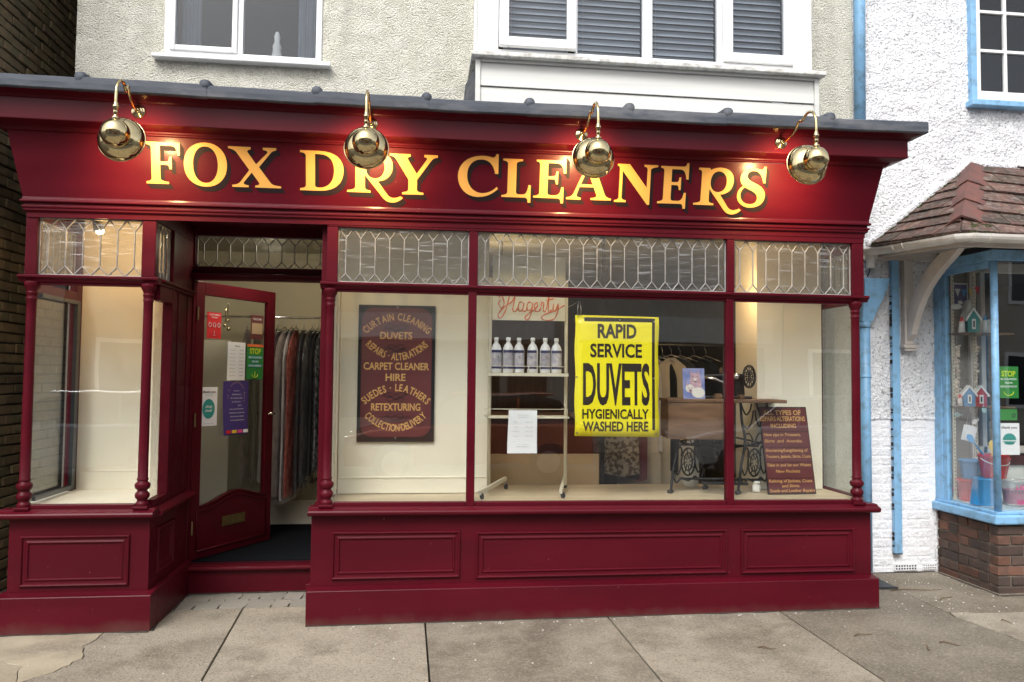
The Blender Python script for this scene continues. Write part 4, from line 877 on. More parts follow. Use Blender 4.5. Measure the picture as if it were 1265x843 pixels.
# leaflets on the door glass (each hangs by itself)
def leaflet(name, u0,u1,z0,z1, material, label, curl=0, skew=0):
    t = thing(name, label, 'leaflet', dpt((u0+u1)/2, z0, .004), 'leaflets stuck on the shop door'); n_ = 8; vs = []
    for j in range(n_+1):
        z = z0+(z1-z0)*j/n_; dd = curl*(1-j/n_)**2
        vs += [dpt(u0+skew*(1-j/n_), z, -.016+dd), dpt(u1+skew*(1-j/n_), z, -.016+dd*.4)]
    fs = [(2*j,2*j+1,2*j+3,2*j+2) for j in range(n_)]
    MB().add(vs, fs).build('sheet', material, t, solid=.0012)
    return t
def dtext(parent, s_, u, z, w, h, material, bold=.01, center=True, d=-.0125, shear=0, name='lettering'):
    mb = MB(); o = Vector(dpt(u,z,d)); put_text(mb, s_, o, Vector((DU.x,DU.y,0)), Vector((0,0,1)), w, h, bold, shear, center); return mb.build(name, material, parent)
t = leaflet('sticker', .128,.272,1.870,2.073, M['pose_red'], 'small red sticker with white symbols at the top left of the door glass')
dtext(t, 'CUSTOMERS', .20, 2.048, .11, .012, M['paper']); dtext(t, 'PLEASE', .20, 2.028, .06, .010, M['paper'])
mb = MB()
for u in (.155,.20,.245):
    mb.tube([dpt(u+.013*math.cos(q), 1.975+.017*math.sin(q), -.013) for q in [i*math.pi/6 for i in range(12)]], .0022, 5, closed=True)
mb.tube([dpt(.20,1.905,-.013),dpt(.20,1.93,-.013)], .002, 5); mb.tube([dpt(.19,1.895,-.013),dpt(.21,1.895,-.013)], .002, 5); mb.build('symbol', M['paper'], t)
t = leaflet('price_list', .348,.542,1.548,1.852, M['paper'], 'white typed price list beside the green leaflet on the door glass')
dtext(t, 'Prices', .45, 1.815, .05, .014, M['ink'])
for k in range(8): dtext(t, 'Item name', .400, 1.785-k*.029, .06, .006, M['ink'], 0); dtext(t, '00.00', .497, 1.785-k*.029, .045, .006, M['ink'], 0)
t = leaflet('sticker', .600,.742,1.888,2.085, M['maroonsign'], 'small dark sticker above the green leaflet on the door glass')
dtext(t, 'WELCOME', .67, 2.045, .10, .016, M['paper']); dbox(.61,.732,1.93,2.02,-.0145,-.013).build('picture', M['partition'], t)
t = leaflet('leaflet', .560,.750,1.556,1.845, M['pose_green'], 'green STOP leaflet with yellow heading on the right of the door glass')
dbox(.562,.748,1.822,1.844,-.0145,-.0125).build('band', M['orangeink'], t)
dtext(t, 'STOP', .655, 1.765, .13, .045, M['lime'], .03)
for k, (w_, s_) in enumerate(((.15,'BACKGARDEN'),(.07,'FROM'),(.15,'DEVELOPMENT'))): dbox(.655-w_/2-.005,.655+w_/2+.005,1.727-k*.034-.004,1.727-k*.034+.022,-.0145,-.0125).build('band', M['teal'], t); dtext(t, s_, .655, 1.729-k*.034, w_, .014, M['paper'], .01, d=-.0115)
mb = MB(); mb.tube([dpt(.655+.035*math.cos(q), 1.60+.03*math.sin(q), -.0125) for q in [math.pi+i*math.pi/8 for i in range(9)]], .0035, 5); mb.tube([dpt(.655,1.62,-.0125),dpt(.655,1.58,-.0125)], .003, 5); mb.build('symbol', M['lime'], t)
t = leaflet('leaflet', .078,.252,1.199,1.496, M['paper'], 'pale thank you leaflet with a teal oval at the left edge of the door glass')
dtext(t, 'thank you', .165, 1.452, .13, .018, M['ink'], .02, shear=.2); dtext(t, 'for supporting us', .165, 1.432, .08, .006, M['teal'])
mb = MB(); mb.add([dpt(.165+.062*math.cos(q), 1.330+.075*math.sin(q), -.0135) for q in [i*math.pi/14 for i in range(28)]], [tuple(range(28))]); mb.build('oval', M['teal'], t)
dtext(t, 'shop', .165, 1.338, .07, .022, M['paper'], .02, shear=.3, d=-.012); dtext(t, 'local', .165, 1.308, .07, .020, M['paper'], .02, shear=.3, d=-.012); dtext(t, 'www', .165, 1.215, .11, .005, M['ink'], 0)
t = leaflet('leaflet', .312,.590,1.116,1.540, M['pose_purple'], 'dark violet charity leaflet with a ring of gold lettering below the price list', curl=.03, skew=-.012)
mb = MB(); ring = 'LETTER & CHARTERED MARK'
for i in range(22):
    q = R(215-250*i/21); v, f = text2d(('WITH A CHARTERED MARK ')[i], .02)
    if v:
        c = Vector(dpt(.452+.085*math.cos(q), 1.425+.10*math.sin(q), -.012)); U = Vector((DU.x,DU.y,0))*math.sin(q)*.016+Vector((0,0,1))*(-math.cos(q))*.016; V = Vector((DU.x,DU.y,0))*math.cos(q)*.016+Vector((0,0,1))*math.sin(q)*.016
        mb.add([c+U*(p[0]-.3)+V*p[1] for p in v], f)
mb.build('lettering', M['signgold'], t)
for k, (s_, w_) in enumerate((('to our',.06),('Customers',.10),('We would like to thank',.13),('you all for your',.10),('continued support',.12),('and we look forward to',.15),('welcoming you again soon',.17),('with all best wishes',.15),('from everyone here',.15))):
    dtext(t, s_, .452, 1.46-k*.029, w_, .010, M['paper'], .005, d=.001-.012+ (k>4)*.006*(k-4)*.6)
for k in range(4): dbox(.325+k*.062,.375+k*.062,1.13,1.155,.012,.0145).build('picture', M[('pose_red','yellowpl','pinkpl','paper')[k]], t)

def settle(o, depth=0):
    for ch in o.children:
        if ch.type == 'MESH' and ch.name.split('.')[0] in SET_NAMES:
            ox = ORG.get(ch.name, Vector((0,0,0)))
            for v in ch.data.vertices:
                x, y, z = v.co.x+ox.x, v.co.y+ox.y, v.co.z+ox.z
                if x > -.70 and y < .10 and .3 < z < 2.57:
                    w = (z-.3)/.38 if z < .68 else (1 if z < .8 else (1-.45*(z-.8)/1.45 if z < 2.25 else .55*(2.57-z)/.32))
                    v.co.z -= .0045*(x+.70)*w
        settle(ch)
SET_NAMES = {'sill','stall_riser','column','column_base','mullion','bottom_bead','glazing_bead','transom_rail','window_pane','leaded_light','pane','panel_moulding','post'}
settle(B)
# ------------------------------------------------------------------ interior of the building
FL = .768
MB().box(-2.451,-1.715,.031,.70,.735,FL).build('display_floor', M['cream'], B)
MB().box(-.559,3.16,.031,.80,.735,FL-.004).build('display_floor', M['floorwood'], B)
MB().box(-2.40,-1.715,.70,.72,.735,2.72).build('back_panel', M['cream'], B)
MB().box(-2.376,-1.715,.684,.699,FL,.895).box(-2.376,-1.715,.68,.699,.895,.905).build('skirting', M['cream'], B, bevel=.003)
MB().box(-2.45,-1.71,.036,.70,2.72,2.74).box(-.6,3.16,.036,.85,2.72,2.74).build('display_ceiling', M['cream'], B)
MB().box(-.544,.505,.40,.42,FL,2.719).build('back_panel', M['cream'], B)
MB().box(-.544,.512,.385,.3995,FL,.875).box(-.544,.515,.380,.3995,.875,.885).build('skirting', M['cream'], B, bevel=.003)
MB().box(-.544,.505,.3901,.3999,.769,.775).build('skirting_edge', M['wood'], B)
MB().box(2.565,3.0,.45,.47,FL,2.719).box(2.565,2.585,.47,.85,FL,2.719).build('back_panel', M['cream'], B)
MB().box(3.0,3.085,.45,.62,FL,2.719).build('back_panel', M['cream'], B)
MB().box(.515,1.425,.805,.825,.74,1.0).build('low_partition', M['partition'], B, bevel=.002)
rbox('counter_front', .50,1.50,1.18,1.22,.2,1.26,.003,material=M['maroon']); MB().box(.45,1.52,1.16,1.7,1.261,1.29).build('counter_top', M['darkwood'], B, bevel=.004)
MB().box(1.44,1.47,.82,.86,.2,2.72).build('inner_post', M['black'], B)
# shop room
MB().box(-2.46,3.16,.82,5.2,.15,.199).build('shop_floor', M['dark'], B)
MB().box(-2.46,-.35,2.34,2.40,.2,2.75).box(-.35,-.30,2.34,5.2,.2,2.75).build('shop_wall', M['creamwall'], B)
MB().box(-2.46,-.352,2.322,2.3395,.2,.42).build('skirting', M['cream'], B, bevel=.004)
MB().box(-.29,3.16,5.0,5.05,.2,2.75).box(3.10,3.165,.86,5.0,.2,2.75).box(-2.46,-2.41,.87,2.34,.2,2.75).build('shop_wall', mat('brown shop wall', (.12,.105,.085), (.15,.13,.11), rough=.8), B)
MB().box(-2.46,3.16,.852,5.2,2.75,2.80).build('shop_ceiling', M['creamwall'], B)
MB().box(-.6,-.56,.88,2.0,.2,2.75).build('shop_wall', M['creamwall'], B)
MB().box(-1.89,-1.62,1.80,1.825,.2,1.89).build('cream_board', M['cream'], B, bevel=.002)
MB().box(.2,3.0,4.4,4.42,.6,2.3).build('back_shelf', M['darkwood'], B)
# floor mat
MB().box(-1.65,-.70,.88,2.30,.200,.206).build('door_mat', M['dark'], B)
# ================================================================== THINGS IN THE WINDOWS
def point(name, loc, e, col, r=.03, parent=None):
    d = bpy.data.lights.new(name, 'POINT'); d.energy = e; d.color = col; d.shadow_soft_size = r
    o = bpy.data.objects.new(name, d); COL.objects.link(o)
    if parent: o.parent = parent; o.location = Vector(loc)-ORG[parent.name]
    else: o.location = loc
    return o
# spot lamp in the left bay
t = thing('display_spotlight', 'small black spotlight lit in the left bay behind the leaded glass', 'lamp', (-2.13,.22,2.71))
MB().tube([(-2.13,.22,2.72),(-2.13,.22,2.62)], .008, 8).build('stem', M['black'], t)
MB().lathe([(.014,.0),(.026,.01),(.03,.05),(.034,.10)], (-2.14,.22,2.635), (.28,.05,-1), 16, cap=False).build('lamp_head', M['black'], t, smooth=True, solid=.003)
MB().ball((-2.113,.224,2.542), .027, 14).build('bulb', M['bulb2'], t, smooth=True)
point('bulb_light', (-2.10,.23,2.50), 5, (1,.62,.28), .03, t)
# wall lamp in the right bay
t = thing('display_lamp', 'lit warm lamp in the right bay just beside the second mullion', 'lamp', (2.33,.42,2.72))
MB().tube([(2.33,.42,2.72),(2.33,.42,2.47)], .006, 8).build('stem', M['black'], t)
MB().lathe([(.012,.02),(.02,0),(.02,-.04)], (2.33,.42,2.45), n=14).build('lamp_holder', M['stand'], t, smooth=True)
MB().ball((2.33,.42,2.37), .036, 16, (1,1,1.25)).build('bulb', M['bulb2'], t, smooth=True)
point('bulb_light', (2.33,.42,2.30), 5, (1,.62,.28), .04, t)
t = thing('ceiling_lamp', 'small bright bare bulb seen through the leaded glass above the bottle stand', 'lamp', (.70,1.35,2.72))
MB().tube([(.70,1.35,2.75),(.70,1.35,2.56)], .005, 6).build('flex', M['black'], t)
MB().ball((.70,1.35,2.52), .035, 14).build('bulb', M['bulb2'], t, smooth=True)
point('bulb_light', (.70,1.35,2.45), 5, (1,.78,.5), .05, t)
t = thing('added_fill_light', 'added fill light, unseen under the ceiling just inside the doorway', 'lamp', (-1.15,1.05,2.74))  # added light, hidden above the door head, to brighten the dark doorway
MB().box(-1.45,-.85,1.02,1.08,2.72,2.749).build('tube', emission('added fill glow', (1,.92,.78), 5), t, bevel=.008)  # made-up glowing bar, part of the added fill
point('fill_glow', (-1.15,1.05,2.66), 9, (1,.9,.72), .1, t)  # carries most of the added doorway fill

# maroon services sign ----------------------------------------------
sx0, sx1, sz0, sz1, sy = -.420, .122, 1.130, 2.099, .378
t = thing('services_sign', 'tall framed maroon sign listing curtain cleaning, duvets and other services', 'sign', ((sx0+sx1)/2,sy,sz0))
MB().box(sx0,sx1,sy,sy+.018,sz0,sz1).build('frame', M['signblack'], t, bevel=.003)
P = []
cxm, czm = (sx0+sx1)/2, (sz0+sz1)/2+.008; a_, b_ = .247, .458; k_ = .085
for (ux,uz,q0) in ((1,1,0),(-1,1,90),(-1,-1,180),(1,-1,270)):
    for i in range(5):
        q = R(q0+90*i/4); P.append((cxm+ux*(a_-k_)+k_*math.cos(q), sy-.004, czm+uz*(b_-k_)+k_*math.sin(q)))
MB().prism(P, (0,.0035,0)).build('panel', M['maroonsign'], t)
yl = sy-.0055
mb = MB()
arc_text(mb, 'CURTAIN CLEANING', cxm+.002, .216, 1.992, 1.893, .050, yl, .024)
put_text(mb, 'DUVETS', (cxm-.005,yl,1.858), (1,0,0), (0,0,1), .225, .050, .022, center=True)
arc_text(mb, 'REPAIRS \u00b7 ALTERATIONS', cxm+.002, .222, 1.708, 1.812, .050, yl, .024)
put_text(mb, 'CARPET CLEANER', (cxm,yl,1.640), (1,0,0), (0,0,1), .46, .050, .022, center=True)
put_text(mb, 'HIRE', (cxm-.005,yl,1.562), (1,0,0), (0,0,1), .140, .050, .022, center=True)
arc_text(mb, 'SUEDES \u00b7 LEATHERS', cxm, .216, 1.490, 1.393, .050, yl, .024)
put_text(mb, 'RETEXTURING', (cxm,yl,1.352), (1,0,0), (0,0,1), .345, .050, .022, center=True)
arc_text(mb, 'COLLECTION\u00b7DELIVERY', cxm, .220, 1.205, 1.308, .050, yl, .024)
mb.build('lettering', M['signgold'], t)
mb = MB()
for (cz, fl) in ((1.935,1),(1.785,-1),(1.452,1),(1.297,-1)):
    for j, (wd, dz) in enumerate(((.075,.012),(.055,-.020))):
        pts = []
        for i in range(33):
            q = 2*math.pi*i/32; pts.append((cxm-.005+wd*math.cos(q)*fl, yl, cz+dz*fl+.016*math.sin(2*q)))
        mb.tube(pts, .0022, 5)
    mb.tube([(cxm-.005-.095+.19*i/16, yl, cz-.004+.02*math.sin(i*.55)) for i in range(17)], .0020, 5)
mb.build('flourish', M['blackink'], t)
MB().ball((cxm,sy-.004,sz0+.028), .006, 8).build('screw', M['steel'], t); MB().ball((cxm,sy-.004,sz1-.015), .006, 8).build('screw', M['steel'], t)

# yellow sign --------------------------------------------------------
yx0, yx1, yz0, yz1, yy = 1.074, 1.668, 1.198, 2.030, .06
t = thing('hanging_sign', 'bright yellow RAPID SERVICE DUVETS sign hanging on a wire loop in the main window', 'sign', ((yx0+yx1)/2,yy,yz0))
n_ = 12; vs = []; fs = []
def yl_(x, z): return yy - .010*math.sin((x-yx0)/(yx1-yx0)*math.pi) + .006*math.sin((z-yz0)*5+x*3)
for j in range(n_+1):
    for i in range(n_+1):
        x = yx0+(yx1-yx0)*i/n_; z = yz0+(yz1-yz0)*j/n_-.006*(i/n_); vs.append((x+.004*math.sin(j*1.3)*(1 if i in (0,n_) else 0), yl_(x,z), z))
fs = [(j*(n_+1)+i, j*(n_+1)+i+1, (j+1)*(n_+1)+i+1, (j+1)*(n_+1)+i) for j in range(n_) for i in range(n_)]
MB().add(vs, fs).build('board', M['yellow'], t, smooth=True, solid=.004)
def ytext(mb, s_, fx0, fx1, fz0, fz1, bold):
    b = MB(); put_text(b, s_, (yx0+fx0*(yx1-yx0),0,yz1-fz1*(yz1-yz0)), (1,0,0), (0,0,1), (fx1-fx0)*(yx1-yx0), (fz1-fz0)*(yz1-yz0), bold)
    mb.add([(p[0], yl_(p[0],p[2])-.0035, p[2]) for p in b.v], b.f)
mb = MB()
def yb_(a, b, c, d): return (a-90)/460, (b-90)/460, (c-90)/665, (d-90)/665
for s_, q, bo in (('RAPID',(212,426,137,213),.035),('SERVICE',(172,457,247,320),.03),('DUVETS',(133,500,355,577),.028),('HYGIENICALLY',(130,494,607,659),.03),('WASHED HERE',(133,491,675,727),.03)):
    ytext(mb, s_, *yb_(*q), bo)
mb.build('lettering', M['blackink'], t)
mb = MB()
def ybox(q):
    x0_, x1_, z0_, z1_ = yb_(*q); n2 = 8
    X0, X1, Zt, Zb = yx0+x0_*.594, yx0+x1_*.594, yz1-z0_*.832, yz1-z1_*.832
    for i in range(n2):
        a = (i/n2, (i+1)/n2)
        if X1-X0 > Zt-Zb: c = [(X0+(X1-X0)*a[0],Zb),(X0+(X1-X0)*a[1],Zb),(X0+(X1-X0)*a[1],Zt),(X0+(X1-X0)*a[0],Zt)]
        else: c = [(X0,Zb+(Zt-Zb)*a[0]),(X1,Zb+(Zt-Zb)*a[0]),(X1,Zb+(Zt-Zb)*a[1]),(X0,Zb+(Zt-Zb)*a[1])]
        mb.add([(p[0], yl_(*p)-.0034, p[1]) for p in c], [(0,1,2,3)])
ybox((140,529,102,124)); ybox((513,529,124.5,722)); mb.build('shadow_line', M['blackink'], t)
mb = MB()
for a, b in ((102,742),):
    pass
for q in ((108,110,110,742),(530,532,724,742),(108,532,742,744)): ybox(q) if False else None
for (fx, fz) in ((.11,.025),(.53,.035),(.94,.045),(.02,.515),(.945,.52),(.03,.975),(.965,.985)):
    x, z = yx0+fx*.594, yz1-fz*.832; mb.lathe([(.007,0),(.005,.003)], (x, yl_(x,z)-.003, z), (0,-1,0), 8)
mb.build('rivet', M['steel'], t)
MB().tube([(1.092,yy-.01,2.022),(1.088,yy-.012,2.07),(1.094,yy-.012,2.125),(1.104,yy-.012,2.128),(1.112,yy-.012,2.07),(1.112,yy-.01,2.022)], .0028, 6).build('wire_loop', M['steel'], t, smooth=True)
MB().tube([(1.100,yy-.012,2.126),(1.06,.10,2.10),(1.062,.28,2.10)], .002, 5).build('hook', M['steel'], t)

# bottle stand -------------------------------------------------------
ST = M['stand']
t = thing('display_stand', 'cream metal display stand on castors with wire edged shelves in the centre window', 'stand', (.78,.3,FL))
for nm, x, yo in (('upright',.506,.27),('upright',1.058,.30)):
    MB().tube([(x,yo,.83),(x,yo,2.30)], .0125, 10).build(nm, ST, t, smooth=True)
for xa, ya, xb, yb2 in ((.425,.06,.66,.56),(.985,.08,1.11,.60)):
    f_ = MB().bar((xa,ya,.815), (xb,yb2,.845), .022, .03).build('foot', ST, t, bevel=.003)
    for (x, y) in ((xa+.01,ya+.02),(xb-.01,yb2-.02)):
        MB().lathe([(.017,-.007),(.021,-.005),(.021,.005),(.017,.007)], (x+.01,y,.7895), (.9,.45,0), 16).build('castor', M['tyre'], f_)
        MB().tube([(x,y,.80),(x,y,.82)], .006, 6).build('castor_pin', M['steel'], f_)
MB().box(.520,1.044,.268,.276,2.0,2.46).build('header_board', mat('grey green card', (.76,.73,.60), (.80,.77,.64), rough=.6), t)
def wire_shelf(z, x0, x1, y0, y1, zr):
    MB().box(x0,x1,y0,y1,z-.006,z+.006).build('shelf', ST, t, bevel=.002)
    mb = MB()
    mb.tube([(x0,y1,z+zr),(x0,y0,z+zr),(x1-.015,y0,z+zr),(x1-.015,y1,z+zr)], .0028, 6)
    for x in (x0, (x0+x1)/2, x1-.015): mb.tube([(x,y0,z),(x,y0,z+zr)], .0028, 6)
    mb.tube([(x0,y0,z+.012),(x0,y1,z+.012)], .0028, 6)
    mb.build('wire_rail', ST, t, smooth=True)
wire_shelf(1.620, .490, 1.045, .16, .33, .052); 
MB().box(.482,1.05,.155,.163,1.604,1.626).build('shelf_edge', ST, t)
wire_shelf(1.318, .480, 1.05, .12, .34, .058)
wire_shelf(2.08, .50, 1.05, .28, .40, .0) if False else None
# header script: strokes of a pen
def script(mb, strokes, o, sx, sz, y, r):
    for st in strokes:
        P = [Vector((o[0]+p[0]*sx, y, o[1]+p[1]*sz)) for p in st]; out = []
        for i in range(len(P)-1):
            p0, p1, p2, p3 = P[max(i-1,0)], P[i], P[i+1], P[min(i+2,len(P)-1)]
            for k in range(5):
                u = k/5; out.append(.5*((2*p1)+(p2-p0)*u+(2*p0-5*p1+4*p2-p3)*u*u+(3*p1-p0-3*p2+p3)*u**3))
        out.append(P[-1]); n3 = len(out); mb.tube(out, [r*(.55+.6*abs(math.sin(i*.42))) for i in range(n3)], 5)
HG = [[(4,22),(1,16),(6,10),(10,16),(8,24),(3,28),(1,24)],[(20,34),(17,20),(12,6),(5,-4),(0,-2),(3,5),(14,14),(24,20),(30,34)],[(30,34),(27,20),(25,8),(29,5),(33,10)],
      [(42,18),(37,19),(34,12),(37,6),(42,10),(44,18),(42,8),(46,6),(49,10)],[(57,18),(52,19),(49,12),(52,7),(57,10),(59,18),(56,2),(50,-6),(46,-3),(52,3),(62,9)],
      [(62,9),(67,14),(66,19),(62,15),(64,7),(70,7),(73,12)],[(73,12),(75,20),(78,17),(77,9),(80,6),(83,12)],[(83,12),(88,34),(86,14),(87,6),(92,9)],[(82,22),(95,25)],[(95,18),(94,9),(98,7),(103,18),(101,4),(94,-5),(80,-6),(74,-2),(82,3),(100,9),(114,16)]]
mb = MB(); script(mb, HG, (.560,2.035), .0042, .0050, .2665, .0042); mb.build('script_lettering', M['orangeink'], t)
# bottles on the top shelf
def bottle(x, y, z, rot, lab, tint=0):
    t_ = thing('bottle', lab, 'bottle', (x,y,z), 'white cleaner bottles on the stand')
    o_ = (x,y,z)
    MB().lathe([(.034,.0),(.0385,.006),(.0385,.150),(.036,.172),(.026,.196),(.015,.208),(.0135,.214),(.0135,.222)], o_, n=24).build('body', M['bottle'], t_, smooth=True)
    MB().lathe([(.0155,.2225),(.0165,.226),(.0165,.246),(.014,.249)], o_, n=18).build('cap', M['whitepaint'], t_, smooth=True)
    def band(z0, z1, m_, nm, rr=.0389):
        vs = []; k2 = 14
        for zz in (z0, z1):
            for i in range(k2+1):
                q = R(rot-180+20+140*i/k2); vs.append((x+rr*math.cos(q), y+rr*math.sin(q), z+zz))
        MB().add(vs, [(i,i+1,k2+2+i,k2+1+i) for i in range(k2)]).build(nm, m_, t_, smooth=True)
    band(.028,.044,M['label_navy'],'label_band'); band(.0445,.140,M['label_mauve'],'label'); band(.1405,.160,M['label_navy'],'label_band')
    mb = MB()
    vs = []
    for i, (q, zz) in enumerate(((-100,.12),(-80,.113),(-70,.105),(-72,.100),(-85,.107),(-100,.115))): vs.append((x+.0394*math.cos(R(rot+q+0)), y+.0394*math.sin(R(rot+q)), z+zz))
    mb.add(vs, [tuple(range(6))]).build('label_mark', M['blackink'], t_)
bl_ = [('first white bottle from the left on the stand shelf',.548,.245,8),('second white bottle from the left, turned slightly, on the stand shelf',.632,.238,0),('third white bottle from the left, overlapping the one before it',.712,.262,-12),
       ('fourth white bottle from the left, its label turned away to the left',.806,.236,-32),('fifth white bottle from the left on the stand shelf',.896,.240,5),('rightmost white bottle with the reddest label on the stand shelf',.978,.250,2)]
for l_, x, y, r_2 in bl_: bottle(x, y, 1.6265, r_2, l_)
# paper notice hanging from the lower shelf
t = thing('paper_notice', 'plain white typed notice hanging from the lower wire rail of the stand', 'notice', (.72,.114,1.08))
n_ = 8; vs = []
for j in range(n_+1):
    z = 1.074+(1.370-1.074)*j/n_
    vs += [(.617+.001*j, .112+.006*math.sin(j*.6), z), (.824-.0004*j, .112+.006*math.sin(j*.6+.5), z)]
MB().add(vs, [(2*j,2*j+1,2*j+3,2*j+2) for j in range(n_)]).build('sheet', M['paper'], t, solid=.001)
mb = MB()
for k, (s_, w_, dz) in enumerate((('Opening Hours',.075,.035),('from Monday',.06,.052),('Mon',.03,.085),('Tuesday',.035,.117),('Wednesday',.045,.149),('Thursday',.045,.181),('we are closed on',.085,.235),('bank holidays',.08,.252))):
    put_text(mb, s_, ((.722 if dz<.06 or dz>.2 else .675),.103,1.370-dz), (1,0,0), (0,0,1), w_, .008, 0, center=True)
for dz in (.085,.117,.149,.181): put_text(mb, '9.00 - 5.00', (.765,.103,1.370-dz), (1,0,0), (0,0,1), .05, .008, 0, center=True)
mb.build('lettering', M['greyink'], t)

# treadle sewing machine --------------------------------------------
TR = Matrix.Translation((2.235,.36,FL)) @ Matrix.Rotation(R(-9), 4, 'Z')
def T(p): return tuple(TR @ Vector(p))
t = thing('treadle_table', 'old treadle sewing table with black scrolled iron legs and a brown drawer box', 'table', T((0,0,0)))
def tb(name, mb, m_, **k): mb.v = [T(p) for p in mb.v]; return mb.build(name, m_, t, **k)
tb('table_top', MB().box(-.42,.43,-.20,.20,.660,.684), M['wood'], bevel=.004)
tb('drawer_box', MB().box(-.415,-.02,-.195,.16,.395,.6595), M['wood'], bevel=.003)
tb('drawer_front', MB().box(-.405,-.03,-.199,-.1955,.405,.650), M['wood'], bevel=.002)
for sx_ in (-.235, .25):
    mb = MB(); X_ = sx_
    def c2(pts, r=.008, closed=False):
        P = [Vector((X_ + p[0]*.78, p[0]*.62, p[1])) for p in pts]; out = []
        n2 = len(P)
        for i in range(n2 if closed else n2-1):
            p0, p1, p2, p3 = (P[i-1], P[i], P[(i+1)%n2], P[(i+2)%n2]) if closed else (P[max(i-1,0)], P[i], P[i+1], P[min(i+2,n2-1)])
            for k in range(4):
                u = k/4; out.append(.5*((2*p1)+(p2-p0)*u+(2*p0-5*p1+4*p2-p3)*u*u+(3*p1-p0-3*p2+p3)*u**3))
        if not closed: out.append(P[-1])
        mb.tube(out, r, 6, closed=closed)
    for s_ in (-1, 1):
        c2([(s_*.16,.66),(s_*.145,.52),(s_*.11,.40),(s_*.125,.30),(s_*.155,.20),(s_*.175,.10),(s_*.19,.02)], .010)
        c2([(s_*.17,.012),(s_*.215,.012)], .014)
        c2([(s_*.15,.64),(s_*.10,.57),(s_*.05,.60),(s_*.03,.65)], .006); c2([(s_*.135,.50),(s_*.08,.47),(s_*.03,.52),(s_*.01,.60)], .006)
        c2([(s_*.11,.42),(s_*.06,.43),(s_*.02,.38),(s_*.05,.345),(s_*.08,.37)], .006); c2([(s_*.12,.30),(s_*.09,.33),(s_*.07,.30),(s_*.078,.26)], .006)
        c2([(s_*.155,.20),(s_*.12,.13),(s_*.09,.16),(s_*.075,.20)], .006); c2([(s_*.17,.13),(s_*.13,.07),(s_*.08,.10),(s_*.05,.09),(0,.075)], .007)
    c2([(.075*math.cos(q), .215+.10*math.sin(q)) for q in [i*math.pi/6 for i in range(12)]], .007, True)
    c2([(.045*math.cos(q), .215+.065*math.sin(q)) for q in [i*math.pi/6 for i in range(12)]], .005, True)
    for i in range(8):
        q = i*math.pi/4; c2([(.018*math.cos(q),.215+.025*math.sin(q)),(.07*math.cos(q+.2),.215+.095*math.sin(q+.2))], .004)
    tb('iron_frame', mb, M['iron'], smooth=True)
mb = MB(); mb.tube([(-.30,0,.09),(.31,0,.09)], .008, 8); mb.tube([(-.30,.1,.33),(.31,.1,.33)], .008, 8); mb.tube([(-.30,-.02,.36),(0,.02,.30),(.31,.04,.36)], .007, 8); mb.tube([(-.30,.04,.36),(0,.0,.42),(.31,-.02,.36)], .007, 8)
tb('brace', mb, M['iron'], smooth=True)
mb = MB()
for i in range(7): mb.box(-.14+i*.045,-.125+i*.045,-.12,.12,.07,.08)
mb.box(-.16,.17,-.135,-.12,.065,.085).box(-.16,.17,.12,.135,.065,.085); tb('treadle_plate', mb, M['iron'], bevel=.002)
mb = MB(); cw = (.02,.17,.36)
mb.tube([(cw[0], cw[1]+.14*math.cos(q), cw[2]+.14*math.sin(q)) for q in [i*math.pi/14 for i in range(28)]], .010, 8, closed=True)
for i in range(6): q = i*math.pi/3; mb.tube([cw, (cw[0], cw[1]+.14*math.cos(q), cw[2]+.14*math.sin(q))], .005, 6)
tb('flywheel', mb, M['iron'], smooth=True)
tm = thing('sewing_machine', 'vintage black sewing machine with a spoked hand wheel on the treadle table', 'sewing machine', T((.1,0,.684)))
def tb2(name, mb, m_, **k): mb.v = [T(p) for p in mb.v]; return mb.build(name, m_, tm, **k)
tb2('bed', MB().box(-.16,.22,-.07,.09,.684,.705), M['black'], bevel=.006)
tb2('arm', MB().prism([(-.14,-.025,.80),(-.14,-.025,.86),(.10,-.025,.875),(.17,-.025,.87),(.18,-.025,.705),(.10,-.025,.705),(.10,-.025,.80),(.04,-.025,.82)], (0,.055,0)), M['black'], bevel=.012)
mb = MB().box(-.165,-.1405,-.028,.03,.755,.87); mb.tube([(-.155,0,.755),(-.155,0,.71)], .005, 8); mb.tube([(-.14,-.03,.84),(-.05,-.045,.83),(.05,-.03,.79)], .012, 8); mb.ball((.11,-.04,.85), .026, 12); mb.tube([(.11,-.03,.85),(.02,-.035,.865)], .016, 8); mb.ball((.06,-.045,.79), .018, 12)
tb2('faceplate', mb, M['chrome'], smooth=True)
mb = MB(); cw = (.215,.0,.85)
for rr, tk in ((.080,.009),(.045,.004)): mb.tube([(cw[0], cw[1]+rr*math.cos(q)*.9, cw[2]+rr*math.sin(q)) for q in [i*math.pi/14 for i in range(28)]], tk, 8, closed=True)
mb.v = [((p[0]-cw[0])+cw[0]+(p[1]-cw[1])*.85, p[1], p[2]) for p in mb.v]
for i in range(12):
    q = i*math.pi/6; mb.tube([cw, (cw[0]+.85*.08*math.cos(q)*.9, cw[1]+.08*math.cos(q)*.9, cw[2]+.08*math.sin(q))], .0045, 6)
tb2('hand_wheel', mb, M['black'], smooth=True)
tb2('spool', MB().lathe([(.012,0),(.012,.03),(.005,.03),(.005,.045)], (.02,.06,.875), n=12), M['wood'])
t = MB().obox(T((-.045,-.13,.704)), (1,0,0), (0,1,0), (0,0,1), .045, .04, .038).build('wooden_block', M['wood'], None, bevel=.002); tag(t, 'little wooden block on the treadle table beside the fox picture', 'block')
t = MB().obox(T((.12,-.13,.70)), (1,0,0), (0,1,0), (0,0,1), .04, .04, .032).build('wooden_block', M['wood'], None, bevel=.002); tag(t, 'little wooden block on the treadle table in front of the sewing machine', 'block')
